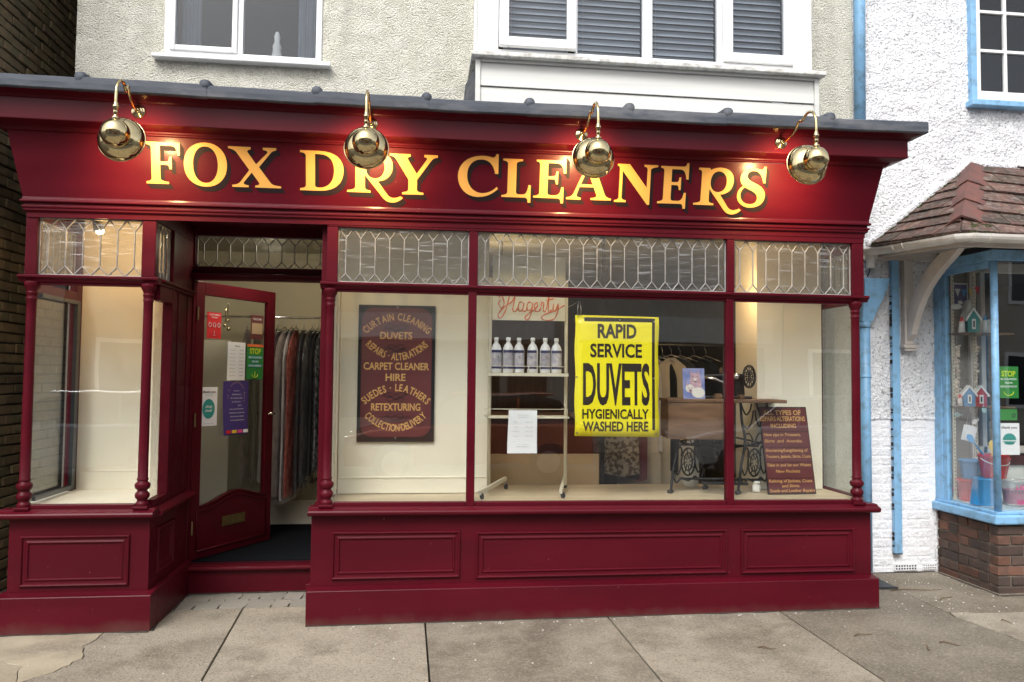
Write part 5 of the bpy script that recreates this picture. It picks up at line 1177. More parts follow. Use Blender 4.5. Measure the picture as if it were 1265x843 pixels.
# fox picture
fx, fz = -.215, .684
o = Vector(T((fx,-.13,fz)))
t = thing('picture_card', 'blue and pink picture of two foxes propped on the treadle table', 'picture', o)
def card(name, pts, d, m_, sm=False): return MB().prism([(o.x+p[0], o.y-d+.10*p[1], o.z+p[1]) for p in pts], (0,.0012,0)).build(name, m_, t)
def ell(cx_, cz_, a, b, n=14, r0=0): return [(cx_+a*math.cos(2*math.pi*i/n)*math.cos(r0)-b*math.sin(2*math.pi*i/n)*math.sin(r0), cz_+a*math.cos(2*math.pi*i/n)*math.sin(r0)+b*math.sin(2*math.pi*i/n)*math.cos(r0)) for i in range(n)]
MB().prism([(o.x-.082,o.y,o.z),(o.x+.082,o.y,o.z),(o.x+.082,o.y+.022,o.z+.222),(o.x-.082,o.y+.022,o.z+.222)], (0,.004,0)).build('card', mat('blue violet print', (.16,.22,.52), (.34,.36,.60), scale=16, rough=.5), t)
pk = mat('pink grey fur print', (.48,.30,.38), (.62,.46,.52), scale=50, rough=.6); wt = M['offwhite']
card('fox', ell(.012,.105,.045,.075), .003, pk); card('fox', ell(.030,.045,.050,.038), .0045, wt)
card('fox_head', ell(.008,.155,.036,.032), .006, pk)
card('ear', [(-.030,.165),(-.024,.205),(-.002,.182)], .007, pk); card('ear', [(.016,.182),(.040,.207),(.044,.165)], .007, pk)
card('muzzle', [(-.006,.150),(.022,.150),(.008,.122)], .008, wt); card('eye', ell(-.008,.160,.004,.003,8), .0095, M['ink']); card('eye', ell(.024,.160,.004,.003,8), .0095, M['ink']); card('nose', ell(.008,.126,.005,.004,8), .0095, M['ink'])
card('fox_head', ell(-.032,.075,.034,.030), .006, wt); card('ear', [(-.064,.088),(-.058,.118),(-.040,.100)], .007, pk); card('ear', [(-.022,.100),(-.004,.116),(-.002,.086)], .007, pk)
card('muzzle', ell(-.030,.062,.014,.016), .008, pk); card('eye', ell(-.044,.080,.004,.003,8), .0095, M['ink']); card('eye', ell(-.018,.080,.004,.003,8), .0095, M['ink']); card('nose', ell(-.030,.058,.006,.005,8), .0095, M['ink'])

# maroon alterations board, leaning ---------------------------------
bp0 = Vector((2.530,.19,FL)); BU = Vector((1,.045,0)).normalized(); BV = Vector((-.055,.13,1)).normalized(); bw, bh = .375, .635
BNn = BU.cross(BV).normalized()
t = thing('alterations_board', 'maroon board listing repairs and alterations, leaning in the right of the window', 'sign', bp0)
def bpos(u, v, d=0): return bp0 + BU*u + BV*v + BNn*d
def bpr(name, u0,u1,v0,v1,d0,d1,m_,bev=0):
    q = [bpos(u,v,d) for v in (v0,v1) for d in (d0,d1) for u in (u0,u1)]
    return MB().add(q, [(0,2,3,1),(4,5,7,6),(0,1,5,4),(2,6,7,3),(0,4,6,2),(1,3,7,5)]).build(name, m_, t, bevel=bev)
bpr('board', 0,bw,0,bh,-.014,0,M['blackink'],.002); bpr('panel', .008,bw-.008,.008,bh-.008,.0005,.002,M['maroonsign'])
for v_ in (.452,.338,.232,.115): bpr('groove', .01,bw-.01,v_-.002,v_+.002,.0022,.003,M['blackink'])
mb = MB()
BL = [('ALL TYPES OF',.30,.575,.034,0),('REPAIRS\u00b7ALTERATIONS',.355,.530,.034,0),('INCLUDING',.20,.480,.030,0)]
for s_, w_, v_, h_, sh_ in BL: put_text(mb, s_, bpos(bw/2-.012,v_,.0035), BU, BV, w_, h_, .02, center=True)
for s_, u_, w_, v_ in (('New zips in Trousers,',.012,.29,.420),('Skirts  and  Anoraks.',.012,.30,.374),('Shortening/Lengthening of',.012,.335,.306),('Trousers, Jackets, Skirts, Coats',.012,.35,.262),
                       ('Take in and let out Waists',.012,.345,.200),('New Pockets',.075,.19,.155),('Relining of Jackets, Coats',.012,.34,.085),('and Skirts.',.11,.14,.050),('Suede and Leather Repairs',.012,.355,.016)):
    put_text(mb, s_, bpos(u_,v_,.0035), BU, BV, w_, .021, .012, shear=.15)
mb.build('lettering', M['signgold'], t)
t = MB().lathe([(.03,0),(.032,.01),(.032,.045),(.026,.05),(.026,.058),(.030,.062),(.030,.08)], (2.50,.33,FL), n=18).build('pot', M['offwhite'], None, smooth=True); tag(t, 'small off white pot on the window floor behind the iron legs', 'pot')
t = MB().lathe([(.045,0),(.06,.03),(.07,.12),(.06,.2),(.04,.235)], (2.10,.62,FL), n=18).build('bag', M['offwhite'], None, smooth=True); tag(t, 'pale bundle on the window floor behind the treadle', 'bundle')

# garments -----------------------------------------------------------
def garment(x, y, ztop, zbot, w, th, cloth, lab, grp, film=True, rot=0, seed=0, sl=False):
    """hung side on: shoulders across local Y, folds down to the hem"""
    r_2 = random.Random(seed); t_ = thing('garment', lab, 'garment', (x,y,ztop), grp)
    n1, n2 = 34, 16; vs = []; ph = r_2.uniform(0,6)
    for j in range(n2+1):
        u = j/n2; z = ztop-.10-(ztop-.10-zbot)*u
        wd = w*(.18+.82*min(1, u*6)**.5)*(1+.10*u); 
        for i in range(n1):
            q = 2*math.pi*i/n1; fold = 1+ (.10+.28*u)*math.sin(q*5+ph+u*1.3)*.5+.10*math.sin(q*9+ph*2)
            px = th*(.45+.55*min(1,u*5))*math.cos(q)*fold; py = wd/2*math.sin(q)*(1+.03*math.sin(u*5+ph))
            a_ = R(rot); vs.append((x+px*math.cos(a_)-py*math.sin(a_), y+px*math.sin(a_)+py*math.cos(a_), z+.012*math.sin(q*3+ph)*u))
    MB().add(vs, [(j*n1+i, j*n1+(i+1)%n1, (j+1)*n1+(i+1)%n1, (j+1)*n1+i) for j in range(n2) for i in range(n1)]+[tuple(range(n1))]).build('cloth', M['cloth'][cloth], t_, smooth=True)
    a_ = R(rot); hx, hy = -math.sin(a_), math.cos(a_)
    mb = MB(); mb.tube([(x-hx*w*.45,y-hy*w*.45,ztop-.13),(x,y,ztop-.075),(x+hx*w*.45,y+hy*w*.45,ztop-.13)], .005, 6)
    mb.tube([(x,y,ztop-.075),(x,y,ztop-.03),(x+hx*.018,y+hy*.018,ztop-.01),(x+hx*.01,y+hy*.01,ztop+.014),(x-hx*.012,y-hy*.012,ztop+.012)], .003, 6)
    mb.build('hanger', M['steel'], t_, smooth=True)
    if film:
        vs2 = [(x+(p[0]-x)*1.25+.006*math.sin(k*1.7), y+(p[1]-y)*1.05, p[2]-(.05 if p[2]<zbot+.05 else 0)) for k, p in enumerate(vs)]
        MB().add(vs2, [(j*n1+i, j*n1+(i+1)%n1, (j+1)*n1+(i+1)%n1, (j+1)*n1+i) for j in range(n2) for i in range(n1)]).build('film_cover', M['film'], t_, smooth=True)
G1 = 'bagged garments on the rail inside the doorway'
MB_r = MB().tube([(-2.30,2.08,2.115),(-.62,2.02,2.118)], .011, 10).build('clothes_rail', M['chrome'], None, smooth=True); tag(MB_r, 'chrome clothes rail running across the inside of the doorway', 'rail')
for a in ((-1.262,.53,.040,'mauve','faint mauve garment nearest the door edge in clear film',1),(-1.200,.52,.044,'pale','pale pink grey garment in clear film, second from the door edge',2),(-1.145,.50,.024,'white','narrow white garment between the pale one and the rust one',3),
          (-1.100,.53,.022,'rust','rust red garment in clear film beside the white one',4),(-1.035,.58,.046,'black','very dark navy garment left of the glossy black ones',5),(-.955,.64,.050,'black','glossy black bagged garment in the middle of the rail',6),
          (-.905,.72,.026,'black','shorter black bagged garment next to the spotted one',7),(-.862,.76,.022,'spot','pale grey spotted garment behind the doorway column',8),(-.815,.78,.03,'navy','dark garment at the right end, mostly behind the column',9)):
    garment(a[0], 2.04+.02*math.sin(a[5]*3), 2.10, a[1], .40+.03*math.sin(a[5]), a[2], a[3], a[4], G1, True, rng.uniform(-16,16), a[5])
for x, c, l_, s_ in ((-1.44,'green','dark green garment seen through the door glass near its stile',11),(-1.53,'mauve','dim mauve garment seen through the middle of the door glass',12),(-1.36,'white','pale bagged garment seen through the door glass beside the stile',13)):
    garment(x, 2.05, 2.10, .66, .40, .035, c, l_, G1, True, rng.uniform(-8,8), s_)
G2 = 'garments hanging in the shop behind the window'
t = MB().tube([(1.45,1.55,1.90),(3.0,1.62,1.90)], .010, 8).build('clothes_rail', M['steel'], None); tag(t, 'dull steel clothes rail deep behind the main window', 'rail')
for a in ((1.70,1.30,.78,.05,'lattice','brown lattice patterned garment below the yellow sign',21),(1.83,1.35,.74,.03,'maroon','maroon garment below the middle of the yellow sign',22),(1.92,1.40,.60,.045,'cream','long cream garment below the yellow sign',23),
          (2.00,1.45,.98,.03,'white','white blouse above the long cream garment',24),(2.08,1.50,.90,.035,'floral','black and white flowered sleeve garment under the sign corner',25),(2.16,1.50,.80,.03,'black','black garment behind the flowered one',26),
          (2.215,1.42,.62,.04,'cream','pale coat hanging just right of the yellow sign',27),(2.34,1.55,.86,.05,'green','dark green garment left of the treadle drawer',28),(2.47,1.55,.90,.05,'black','black garment behind the treadle drawer box',29),(2.58,1.55,.90,.04,'navy','dark navy garment behind the fox picture',30)):
    garment(a[0], a[1], 1.88, a[2], .36, a[3], a[4], a[5], G2, False, rng.uniform(50,75) if a[6] in (21,23,25,27,28,29) else rng.uniform(20,40), a[6])
# ================================================================== WHITE SHOP ON THE RIGHT
Nn = thing('white_shop', 'white roughcast shop on the right with sky blue woodwork and a tiled bay window', 'building', (4.3,.85,0))
BLU = M['blue']
holes = [(4.70,5.55,4.02,5.4),(4.33,6.3,.60,2.58),(3.60,4.302,0,1.278)]
mb = MB(); wall_grid(mb, 3.601, 6.6, 0, 6.2, .85, .02, holes, .011, sc=9); mb.build('wall', M['white'], Nn, smooth=True)
MB().box(3.602,4.32,.875,1.05,0,6.2).box(6.31,9,.875,1.05,0,6.2).box(4.32,6.31,.875,1.05,5.41,6.2).box(4.32,6.31,.875,1.05,2.6,4.01).box(5.56,6.31,.875,1.05,4.01,5.41).box(4.32,4.69,.875,1.05,4.01,5.41).box(6.6,9,.84,.874,0,6.2).build('wall_core', M['farwall'], Nn)
MB().box(3.6,9,.6,6.2,6.2,6.3).build('roof', M['farroof'], Nn)
# white painted bricks of the lower wall
wb = [box_mesh('brick', .214, .10, .070, M['whitebrick'], .009, .002) for _ in range(5)]
wh = [box_mesh('brick', .102, .10, .070, M['whitebrick'], .009, .002) for _ in range(3)]
MB().box(3.60,4.30,.8522,.95,0,1.278).build('mortar', M['whitebrick'], Nn)
for j in range(17):
    x = 3.60; i = 0; z = .036+j*.075
    if j % 2: piece('brick', rng.choice(wh), Nn, (x+.052,.900,z)); x += .106
    while x < 4.29:
        w_ = .212
        if x+w_ > 4.30:
            if x+.10 <= 4.305: piece('brick', rng.choice(wh), Nn, (x+.052,.900+rng.uniform(-.0015,.0015),z)); x += .106
            break
        piece('brick', rng.choice(wb), Nn, (x+.108, .900+rng.uniform(-.0015,.0015), z+rng.uniform(-.001,.001)), (0,rng.uniform(-.008,.008),0)); x += .218
# ragged plaster edge over the painted brick
mb = MB()
for i in range(60):
    x = 3.62+i*.0114; mb.ball((x, .852, 1.285+.02*noise.noise(Vector((x*9,1,2)))), .018+.006*noise.noise(Vector((x*30,3,3))), 8, (1,.45,1))
mb.build('render_edge', M['white'], Nn, smooth=True)
mb = MB()
for i in range(70):
    z = .02+i*.0075*1.0; mb.ball((4.296+.006*noise.noise(Vector((z*14,1,7))), .846, z), .014+.006*noise.noise(Vector((z*30,5,3))), 8, (1,.5,1))
mb.build('render_edge', M['white'], Nn, smooth=True)
# air brick
ab = MB().box(3.918,4.124,.838,.86,.036,.098).build('air_brick', M['whitebrick'], Nn, bevel=.003)
mb = MB()
for i in range(8):
    for j in range(2): mb.box(3.930+i*.0235,3.943+i*.0235,.8365,.8379,.047+j*.022,.060+j*.022)
mb.build('vent_hole', M['bluechip'], ab)
ab = MB().box(4.165,4.295,.838,.86,.040,.098).build('air_brick', M['whitebrick'], Nn, bevel=.003)
mb = MB()
for i in range(6):
    for j in range(2): mb.box(4.175+i*.020,4.183+i*.020,.8365,.8379,.052+j*.022,.060+j*.022)
mb.build('vent_hole', M['joint'], ab)
# blue battens
mb = MB().box(3.903,3.967,.802,.84,.185,2.60); mb.build('batten', BLU, Nn, bevel=.003)
r_ = random.Random(4); mb = MB()
for i in range(46): z = .20+r_.random()*2.1; mb.box(3.899,3.9035,.81,.838,z,z+r_.uniform(.006,.03))
mb.box(3.902,3.968,.803,.84,.178,.1845); mb.build('batten_chip', M['bluechip'], Nn)
MB().box(3.60,4.31,.80,.84,2.60,2.70).build('eave_board', M['timberwhite'], Nn, bevel=.004)
# upper window
w_ = MB().box(4.655,4.705,.80,.87,3.99,5.40).build('window', BLU, Nn, bevel=.005)
MB().box(4.63,5.62,.76,.87,3.942,3.992).build('window_sill', BLU, w_, bevel=.006)
mb = MB().box(4.7055,4.75,.815,.865,3.993,5.4).box(4.7505,5.55,.816,.864,3.993,4.085).build('sash', M['whitepaint'], w_, bevel=.004)
mb = MB()
for x in (4.991,5.24): mb.box(x-.013,x+.013,.822,.855,4.086,5.4)
for z in (4.441,4.783,5.12): mb.box(4.7505,5.55,.8235,.8535,z-.013,z+.013)
mb.build('glazing_bar', M['whitepaint'], w_, bevel=.003)
for a, b in ((4.751,4.978),(5.004,5.227),(5.253,5.5)):
    for c, d in ((4.086,4.428),(4.454,4.770),(4.796,5.107),(5.133,5.39)): MB().box(a,b,.842,.846,c,d).build('pane', M['upglass'], w_)
MB().box(4.4,6.2,1.9,1.95,3.6,5.6).box(4.4,4.45,1.06,1.9,3.6,5.6).box(4.4,6.2,1.06,1.9,3.6,3.65).box(4.4,6.2,1.06,1.9,5.42,5.6).build('upper_room', M['roomdark'], Nn)
# ---------------- bay base in brick
BX0, BX1, BY = 4.315, 6.3, .175
MB().box(BX0+.012,BX1,BY+.012,.86,-.02,.535).build('mortar', M['mortar'], Nn)
mr_ = [box_mesh('brick', .212,.09,.0635, M['brick_red'], .004, .0025) for _ in range(5)]; mk = [box_mesh('brick', .212,.09,.0635, M['brick_black'], .004, .0025) for _ in range(5)]
hr_ = [box_mesh('brick', .102,.09,.0635, M['brick_red'], .004, .0025) for _ in range(3)]; hk = [box_mesh('brick', .102,.09,.0635, M['brick_black'], .004, .0025) for _ in range(3)]
for j in range(7):
    z = .036+j*.0755
    # front face (Flemish mix)
    x = BX0; k = j % 2
    while x < 5.6:
        dk = rng.random() < (.85 if j < 5 else .1)
        if k % 2 == 0: piece('brick', rng.choice(mk if dk else mr_), Nn, (x+.106, BY+.045+rng.uniform(-.003,.003), z)); x += .223
        else: piece('brick', rng.choice(hk if dk else hr_), Nn, (x+.051, BY+.045+rng.uniform(-.003,.003), z)); x += .113
        k += 1
    # side face
    y = BY+.092; k = j % 2
    while y < .84:
        dk = rng.random() < (.65 if j < 4 else .12) or (y < .4 and j < 5 and rng.random() < .6)
        if k % 2 == 0 and y+.212 < .86: piece('brick', rng.choice(mk if dk else mr_), Nn, (BX0+.045+rng.uniform(-.003,.003), y+.118, z), (0,0,R(90))); y += .223
        else: piece('brick', rng.choice(hk if dk else hr_), Nn, (BX0+.045+rng.uniform(-.003,.003), y+.062, z), (0,0,R(90))); y += .113
        k += 1
mb = MB().prism([(BX0-.03,y,z) for y,z in [(.86,0),(BY-.05,0),(BY-.02,.022),(.86,.022)]], (2,0,0)); mb.build('cement_fillet', M['slabgrey'], Nn, bevel=.006)
# ---------------- bay joinery
bw_ = MB().box(BX0-.05,BX1,BY-.045,.86,.538,.606).build('bay_window', BLU, Nn, bevel=.012)
MB().box(BX0-.02,BX1,BY-.015,.86,.607,.628).build('sill_board', BLU, bw_, bevel=.004)
MB().box(BX0+.03,BX1,BY+.03,.84,.629,.640).build('window_board', mat('pale blue board', (.45,.58,.66), rough=.5), bw_)
MB().box(BX0-.012,BX0+.030,.765,.86,.629,2.56).build('jamb', BLU, bw_, bevel=.004)
MB().box(BX0-.004,BX0+.036,.715,.764,.629,2.52).build('jamb', BLU, bw_, bevel=.004)
MB().lathe([(.026,.629),(.026,2.52)], (BX0+.022,BY+.022,0), n=16).build('corner_post', BLU, bw_, smooth=True)
MB().box(BX0-.01,BX0+.045,BY-.01,.86,2.521,2.60).box(BX0+.0455,BX1,BY-.01,BY+.045,2.5215,2.6).build('bay_head', BLU, bw_, bevel=.006)
MB().box(BX0+.002,BX0+.034,BY+.05,.714,2.47,2.52).build('bay_head', BLU, bw_, bevel=.004)
for x in (5.2,): MB().box(x,x+.05,BY,BY+.045,.629,2.52).build('bay_mullion', BLU, bw_, bevel=.004)
MB().box(BX0+.016,BX0+.020,BY+.045,.715,.629,2.47).build('pane', M['glass'], bw_)
MB().box(BX0+.045,5.2,BY+.020,BY+.024,.629,2.52).build('pane', M['glass'], bw_); MB().box(5.25,6.25,BY+.020,BY+.024,.629,2.52).build('pane', M['glass'], bw_)
# inner frame posts and slotted rails seen through the side pane
MB().box(4.60,4.66,.80,.85,.64,2.6).box(4.70,4.74,.80,.85,.64,2.6).box(4.661,5.6,.80,.85,1.0,1.06).box(4.661,5.6,.80,.85,2.52,2.6).build('inner_frame', M['timberwhite'], bw_, bevel=.004)
for (x,y) in ((4.365,.70),(4.57,.72)):
    q = MB().box(x-.010,x+.010,y-.006,y+.006,.64,2.5).build('slotted_rail', M['stand'], bw_)
    mb = MB()
    for i in range(60): mb.box(x-.003,x+.003,y-.0068,y-.0061,.68+i*.030,.692+i*.030)
    mb.build('slot', M['blackink'], q)
MB().box(4.36,4.60,.83,.85,.64,2.6).build('side_lining', mat('drab lining', (.16,.14,.11), (.20,.18,.14), rough=.7), bw_)
MB().box(4.35,6.25,2.9,2.95,.3,2.7).box(6.26,6.3,.2,2.9,.3,2.7).box(4.35,6.3,.86,2.9,.3,.35).box(4.35,6.3,.2,2.9,2.62,2.68).build('shop_room', M['roomdark'], Nn)
MB().box(4.80,6.2,.84,.86,.64,.98).build('low_board', M['clad'], Nn)
MB().box(4.75,6.2,.82,.839,.90,.985).build('low_rail', M['maroon'], Nn)
# shelves
for z in (1.992,1.398): MB().box(4.345,4.78,.53,.76,z-.012,z+.0).build('shelf', M['wood'], bw_, bevel=.002)
# eave, gutter and hipped tile roof
E0 = Vector((3.83,-.12,2.66)); EL = Vector((3.74,.85,2.72)); AP = Vector((4.67,.85,3.44)); ER = Vector((6.6,-.12,2.655)); AR = Vector((6.6,.85,3.40))
MB().add([tuple(EL-Vector((0,0,.03))),tuple(E0-Vector((0,0,.02))),tuple(ER-Vector((0,0,.02))),tuple(Vector((6.6,.85,2.64)))], [(0,1,2,3)]).build('soffit', M['timberwhite'], Nn, solid=.02)
MB().bar(E0+Vector((.03,.045,-.055)), ER+Vector((0,.045,-.055)), .02,.075).build('fascia_board', M['timberwhite'], Nn, bevel=.003)
MB().bar(E0+Vector((.045,.03,-.055)), EL+Vector((.045,0,-.06)), .02,.075).build('fascia_board', M['timberwhite'], Nn, bevel=.003)
def gut(path, r=.052):
    mb = MB(); vs = []; n_ = 9; P = [Vector(p) for p in path]
    for i, p in enumerate(P):
        d = (P[min(i+1,len(P)-1)]-P[max(i-1,0)]).normalized(); s_ = Vector((d.y,-d.x,0)).normalized(); s_ = s_ if True else s_
        for k in range(n_+1):
            q = math.pi*k/n_; vs.append(p+s_*(r*math.cos(q))+Vector((0,0,-r*math.sin(q))))
    return mb.add(vs, [(i*(n_+1)+k, i*(n_+1)+k+1, (i+1)*(n_+1)+k+1, (i+1)*(n_+1)+k) for i in range(len(P)-1) for k in range(n_)])
go = Vector((-.035,-.045,-.022))
gp = [EL+Vector((-.045,0,-.035)), E0+Vector((-.05,.06,-.02)), E0+Vector((-.035,-.01,-.02)), E0+Vector((.03,-.05,-.02)), ER+Vector((0,-.05,-.02))]
gu = gut(gp).build('gutter', M['gutter'], Nn, smooth=False, solid=.005)
def band(p, d, r=.056, l_=.022):
    d = Vector(d).normalized(); b_ = [Vector(p)-d*l_/2, Vector(p)+d*l_/2]; return gut(b_, r)
for p, d in ((gp[0].lerp(gp[1],.02),gp[1]-gp[0]),(gp[0].lerp(gp[1],.42),gp[1]-gp[0]),(gp[0].lerp(gp[1],.54),gp[1]-gp[0]),(gp[3]+Vector((.02,0,0)),(1,0,0)),(gp[3]+Vector((.14,0,0)),(1,0,0)),(gp[3]+Vector((.9,0,0)),(1,0,0))):
    band(p,d).build('gutter_union', M['gutter'], gu, solid=.006)
mb = MB(); mb.lathe([(.05,0),(.05,-.05),(.036,-.07),(.034,-.13)], gp[0]+Vector((.02,-.05,-.03)), n=14, cap=False); mb.build('gutter_outlet', M['gutter'], gu, smooth=True)
mb = MB().tube([gp[0]+Vector((.02,-.04,-.16)), gp[0]+Vector((.03,0,-.20)), gp[0]+Vector((.0,.02,-.26)), gp[0]+Vector((.02,.02,-.33))], .005, 5); mb.build('cable', M['black'], gu)
# tiles
def clip(poly, a, b, n_):
    """keep the side of the plane through a,b (with normal n_ of the face) that holds positive"""
    d = (b-a).cross(n_); out = []
    for i in range(len(poly)):
        p, q = poly[i], poly[(i+1)%len(poly)]; sp, sq = (p-a).dot(d), (q-a).dot(d)
        if sp >= 0: out.append(p)
        if sp*sq < 0: out.append(p+(q-p)*(sp/(sp-sq)))
    return out
def tiles(corners, rowdir, gauge, width, seed):
    r_2 = random.Random(seed); C_ = [Vector(c) for c in corners]; nrm = (C_[1]-C_[0]).cross(C_[-1]-C_[0]).normalized()
    if nrm.z < 0: nrm = -nrm
    U = Vector(rowdir); U = (U-nrm*U.dot(nrm)).normalized(); V = nrm.cross(U).normalized()
    if V.z < 0: V = -V
    cen = sum(C_, Vector())/len(C_); edges = []
    for i in range(len(C_)):
        a, b = C_[i], C_[(i+1)%len(C_)]
        if (cen-a).dot((b-a).cross(nrm)) < 0: a, b = b, a
        edges.append((a, b))
    o = C_[0]
    for j in range(-3, 14):
        for i in range(-14, 16):
            off = (j%2)*width/2
            u0, u1 = i*width+off+.004, (i+1)*width+off-.004; v0, v1 = j*gauge, (j+1)*gauge+.03
            poly = [o+U*u0+V*v0+nrm*.022, o+U*u1+V*v0+nrm*.022, o+U*u1+V*v1+nrm*.004, o+U*u0+V*v1+nrm*.004]
            jt = nrm*r_2.uniform(-.003,.004); poly = [p+jt for p in poly]
            for a, b in edges: 
                poly = clip(poly, a, b, nrm) if poly else poly
            if len(poly) < 3: continue
            ar = sum(((poly[k]-poly[0]).cross(poly[k+1]-poly[0])).length for k in range(1,len(poly)-1))/2
            if ar < .0012: continue
            MB().prism([p-nrm*.013 for p in poly], nrm*.013).build('roof_tile', M['tile'], Nn)
tiles([E0,(5.9,-.12,2.655),(5.9,.85,3.41),AP], (1,0,-.24), .20, .30, 1)
tiles([E0,EL,AP], (EL-E0)+Vector((0,0,.02)), .145, .24, 2)
MB().add([tuple(p) for p in (E0,ER,AR,AP,EL)], [(0,1,2,3),(0,3,4)]).build('roof_felt', M['bluechip'], Nn)
# hip tiles
hd = (E0-AP).normalized(); nrF = (ER-E0).cross(AP-E0).normalized(); nrL = (AP-E0).cross(EL-E0).normalized()
if nrF.z < 0: nrF = -nrF
if nrL.z < 0: nrL = -nrL
up_ = (nrF+nrL).normalized(); LL = (E0-AP).length
for k, (a_, b_) in enumerate(((0,.34),(.33,.62),(.61,.86))):
    A_2, B_2 = AP+hd*(a_*LL)+up_*(.030+.010*(2-k)*0), AP+hd*(b_*LL)+up_*(.046)
    wf = (ER-E0).normalized(); wf = (wf-hd*wf.dot(hd)).normalized(); wl = (EL-E0).normalized(); wl = (wl-hd*wl.dot(hd)).normalized()
    rows = []
    for P_ in (A_2, B_2):
        rows.append([P_+wl*.13-up_*.050-hd*.035, P_+wl*.06-up_*.016-hd*.015, P_, P_+wf*.08-up_*.018-hd*.03, P_+wf*.16-up_*.050-hd*.06])
    mb = MB(); mb.add([p for r in rows for p in r], [(i,i+1,5+i+1,5+i) for i in range(4)]); mb.build('hip_tile', M['hip'], Nn, solid=.016)
ms = MB(); r_ = random.Random(9)
for i in range(260):
    u = r_.random(); 
    if i < 90: p = E0+wf*(.06+.13*r_.random())+(AP-E0)*(.01+.16*r_.random())+up_*.012; q = r_.uniform(.006,.014)
    elif i < 220: p = EL.lerp(AP, u)+Vector((0,-.02-.04*r_.random(),.012)); q = r_.uniform(.006,.014)
    else: p = E0.lerp(ER, u*.3)+Vector((0,.05,.035)); q = r_.uniform(.004,.010)
    ms.ball(p, q, 6, (1,1,.6))
struct(ms.build('moss', M['moss'], Nn, smooth=True), 'stuff')
mb = MB()
for i in range(64):
    u = i/63; p = EL.lerp(AP,u) if True else None; mb.ball((p.x-.012, .845, p.z+.030+.008*noise.noise(Vector((u*20,2,1)))), .036+.010*noise.noise(Vector((u*17,3,1))), 8, (1,.6,1))
for i in range(70):
    x = 4.66+i*.028; mb.ball((x,.845,3.455-.02*(x-4.66)+.006*noise.noise(Vector((x*20,2,1)))), .034, 8, (1,.6,1))
mb.build('mortar_fillet', M['white'], Nn, smooth=True)
# bracket under the eave
def bz(p0,p1,p2,p3,n_=10): return [tuple((1-u)**3*p0[q]+3*(1-u)**2*u*p1[q]+3*(1-u)*u*u*p2[q]+u**3*p3[q] for q in (0,1)) for u in [i/n_ for i in range(n_+1)]]
outer = bz((.15,2.60),(.30,2.48),(.58,2.42),(.73,1.98)); inner = [(.80,1.92),(.82,2.00)]+bz((.81,2.06),(.72,2.40),(.52,2.50),(.36,2.60))
MB().prism([(4.02,y,z) for y,z in outer+inner], (.055,0,0)).build('eave_bracket', M['timberwhite'], Nn, bevel=.004)
MB().box(4.005,4.085,.79,.84,1.90,2.60).box(3.985,4.105,.77,.84,1.868,1.899).box(3.995,4.095,.78,.84,1.845,1.8675).build('bracket_plate', M['timberwhite'], Nn, bevel=.004)
# blue down pipes with hopper
dp = thing('down_pipe', 'sky blue downpipe with a hopper between the two shops', 'pipe', (3.64,.79,0))
MB().tube([(3.63,.80,3.42),(3.645,.80,6.1)], .046, 16).build('pipe', BLU, dp, smooth=True)
MB().tube([(3.655,.80,.05),(3.655,.80,2.30)], .042, 16).build('pipe', BLU, dp, smooth=True)
MB().lathe([(.047,0),(.047,.05)], (3.655,.80,2.03), n=16).build('pipe_collar', BLU, dp, smooth=True); MB().lathe([(.0435,0),(.047,.004),(.047,.012),(.0435,.016)], (3.655,.80,1.62), n=16).build('pipe_collar', BLU, dp, smooth=True)
MB().add([(3.61,.76,2.08),(3.70,.76,2.08),(3.70,.84,2.08),(3.61,.84,2.08),(3.60,.70,2.35),(3.80,.70,2.35),(3.80,.84,2.35),(3.60,.84,2.35),(3.59,.69,2.43),(3.815,.69,2.43),(3.815,.84,2.43),(3.59,.84,2.43)], [(3,2,1,0),(0,1,5,4),(1,2,6,5),(2,3,7,6),(3,0,4,7),(4,5,9,8),(5,6,10,9),(6,7,11,10),(7,4,8,11),(8,9,10,11)]).build('hopper', BLU, dp, bevel=.004)
# rubber flap on the ground
vs = []; n_ = 8
for i in range(n_+1):
    u = i/n_; y = .84-.46*u; vs += [(3.30+.02*u,y,.022+.10*(1-u)**2+.012), (3.50+.15*u+.015*math.sin(u*5),y-.02,.020+.13*(1-u)**2+.01)]
t = MB().add(vs, [(2*i,2*i+2,2*i+3,2*i+1) for i in range(n_)]).build('rubber_flap', M['rubber'], None, solid=.018); tag(t, 'black rubber flap lying against the foot of the white wall beside the burgundy plinth', 'mat')

# ---------------- goods in the bay window
def hut(x, y, z, w, h, body, lab, rot=-18):
    t_ = thing('beach_hut_ornament', lab, 'ornament', (x,y,z)); a_ = R(rot); U = Vector((math.cos(a_),math.sin(a_),0)); V = Vector((-math.sin(a_),math.cos(a_),0)); o = Vector((x,y,z))
    def P_(u,v,w2): return o+U*u+V*v+Vector((0,0,w2))
    MB().prism([P_(-w/2,0,0),P_(w/2,0,0),P_(w/2,0,h*.62),P_(0,0,h),P_(-w/2,0,h*.62)], V*w*.8).build('body', body, t_, bevel=.001)
    for s_ in (-1,1): MB().prism([P_(s_*w*.66,-.006,h*.50),P_(0,-.006,h*1.0),P_(0,-.006,h*1.10),P_(s_*w*.70,-.006,h*.60)], V*(w*.85)).build('roof', M['whitepaint'], t_)
    MB().prism([P_(-w*.16,-.003,h*.16),P_(w*.16,-.003,h*.16),P_(w*.16,-.003,h*.60),P_(-w*.16,-.003,h*.60)], V*.003).build('door_frame', M['whitepaint'], t_)
    MB().prism([P_(-w*.07,-.005,h*.24),P_(w*.07,-.005,h*.24),P_(w*.07,-.005,h*.52),P_(-w*.07,-.005,h*.52)], V*.002).build('opening', M['bluechip'], t_)
hut(4.455,.57,1.992,.085,.185,M['tealpaint'],'teal beach hut ornament with a white roof on the upper shelf')
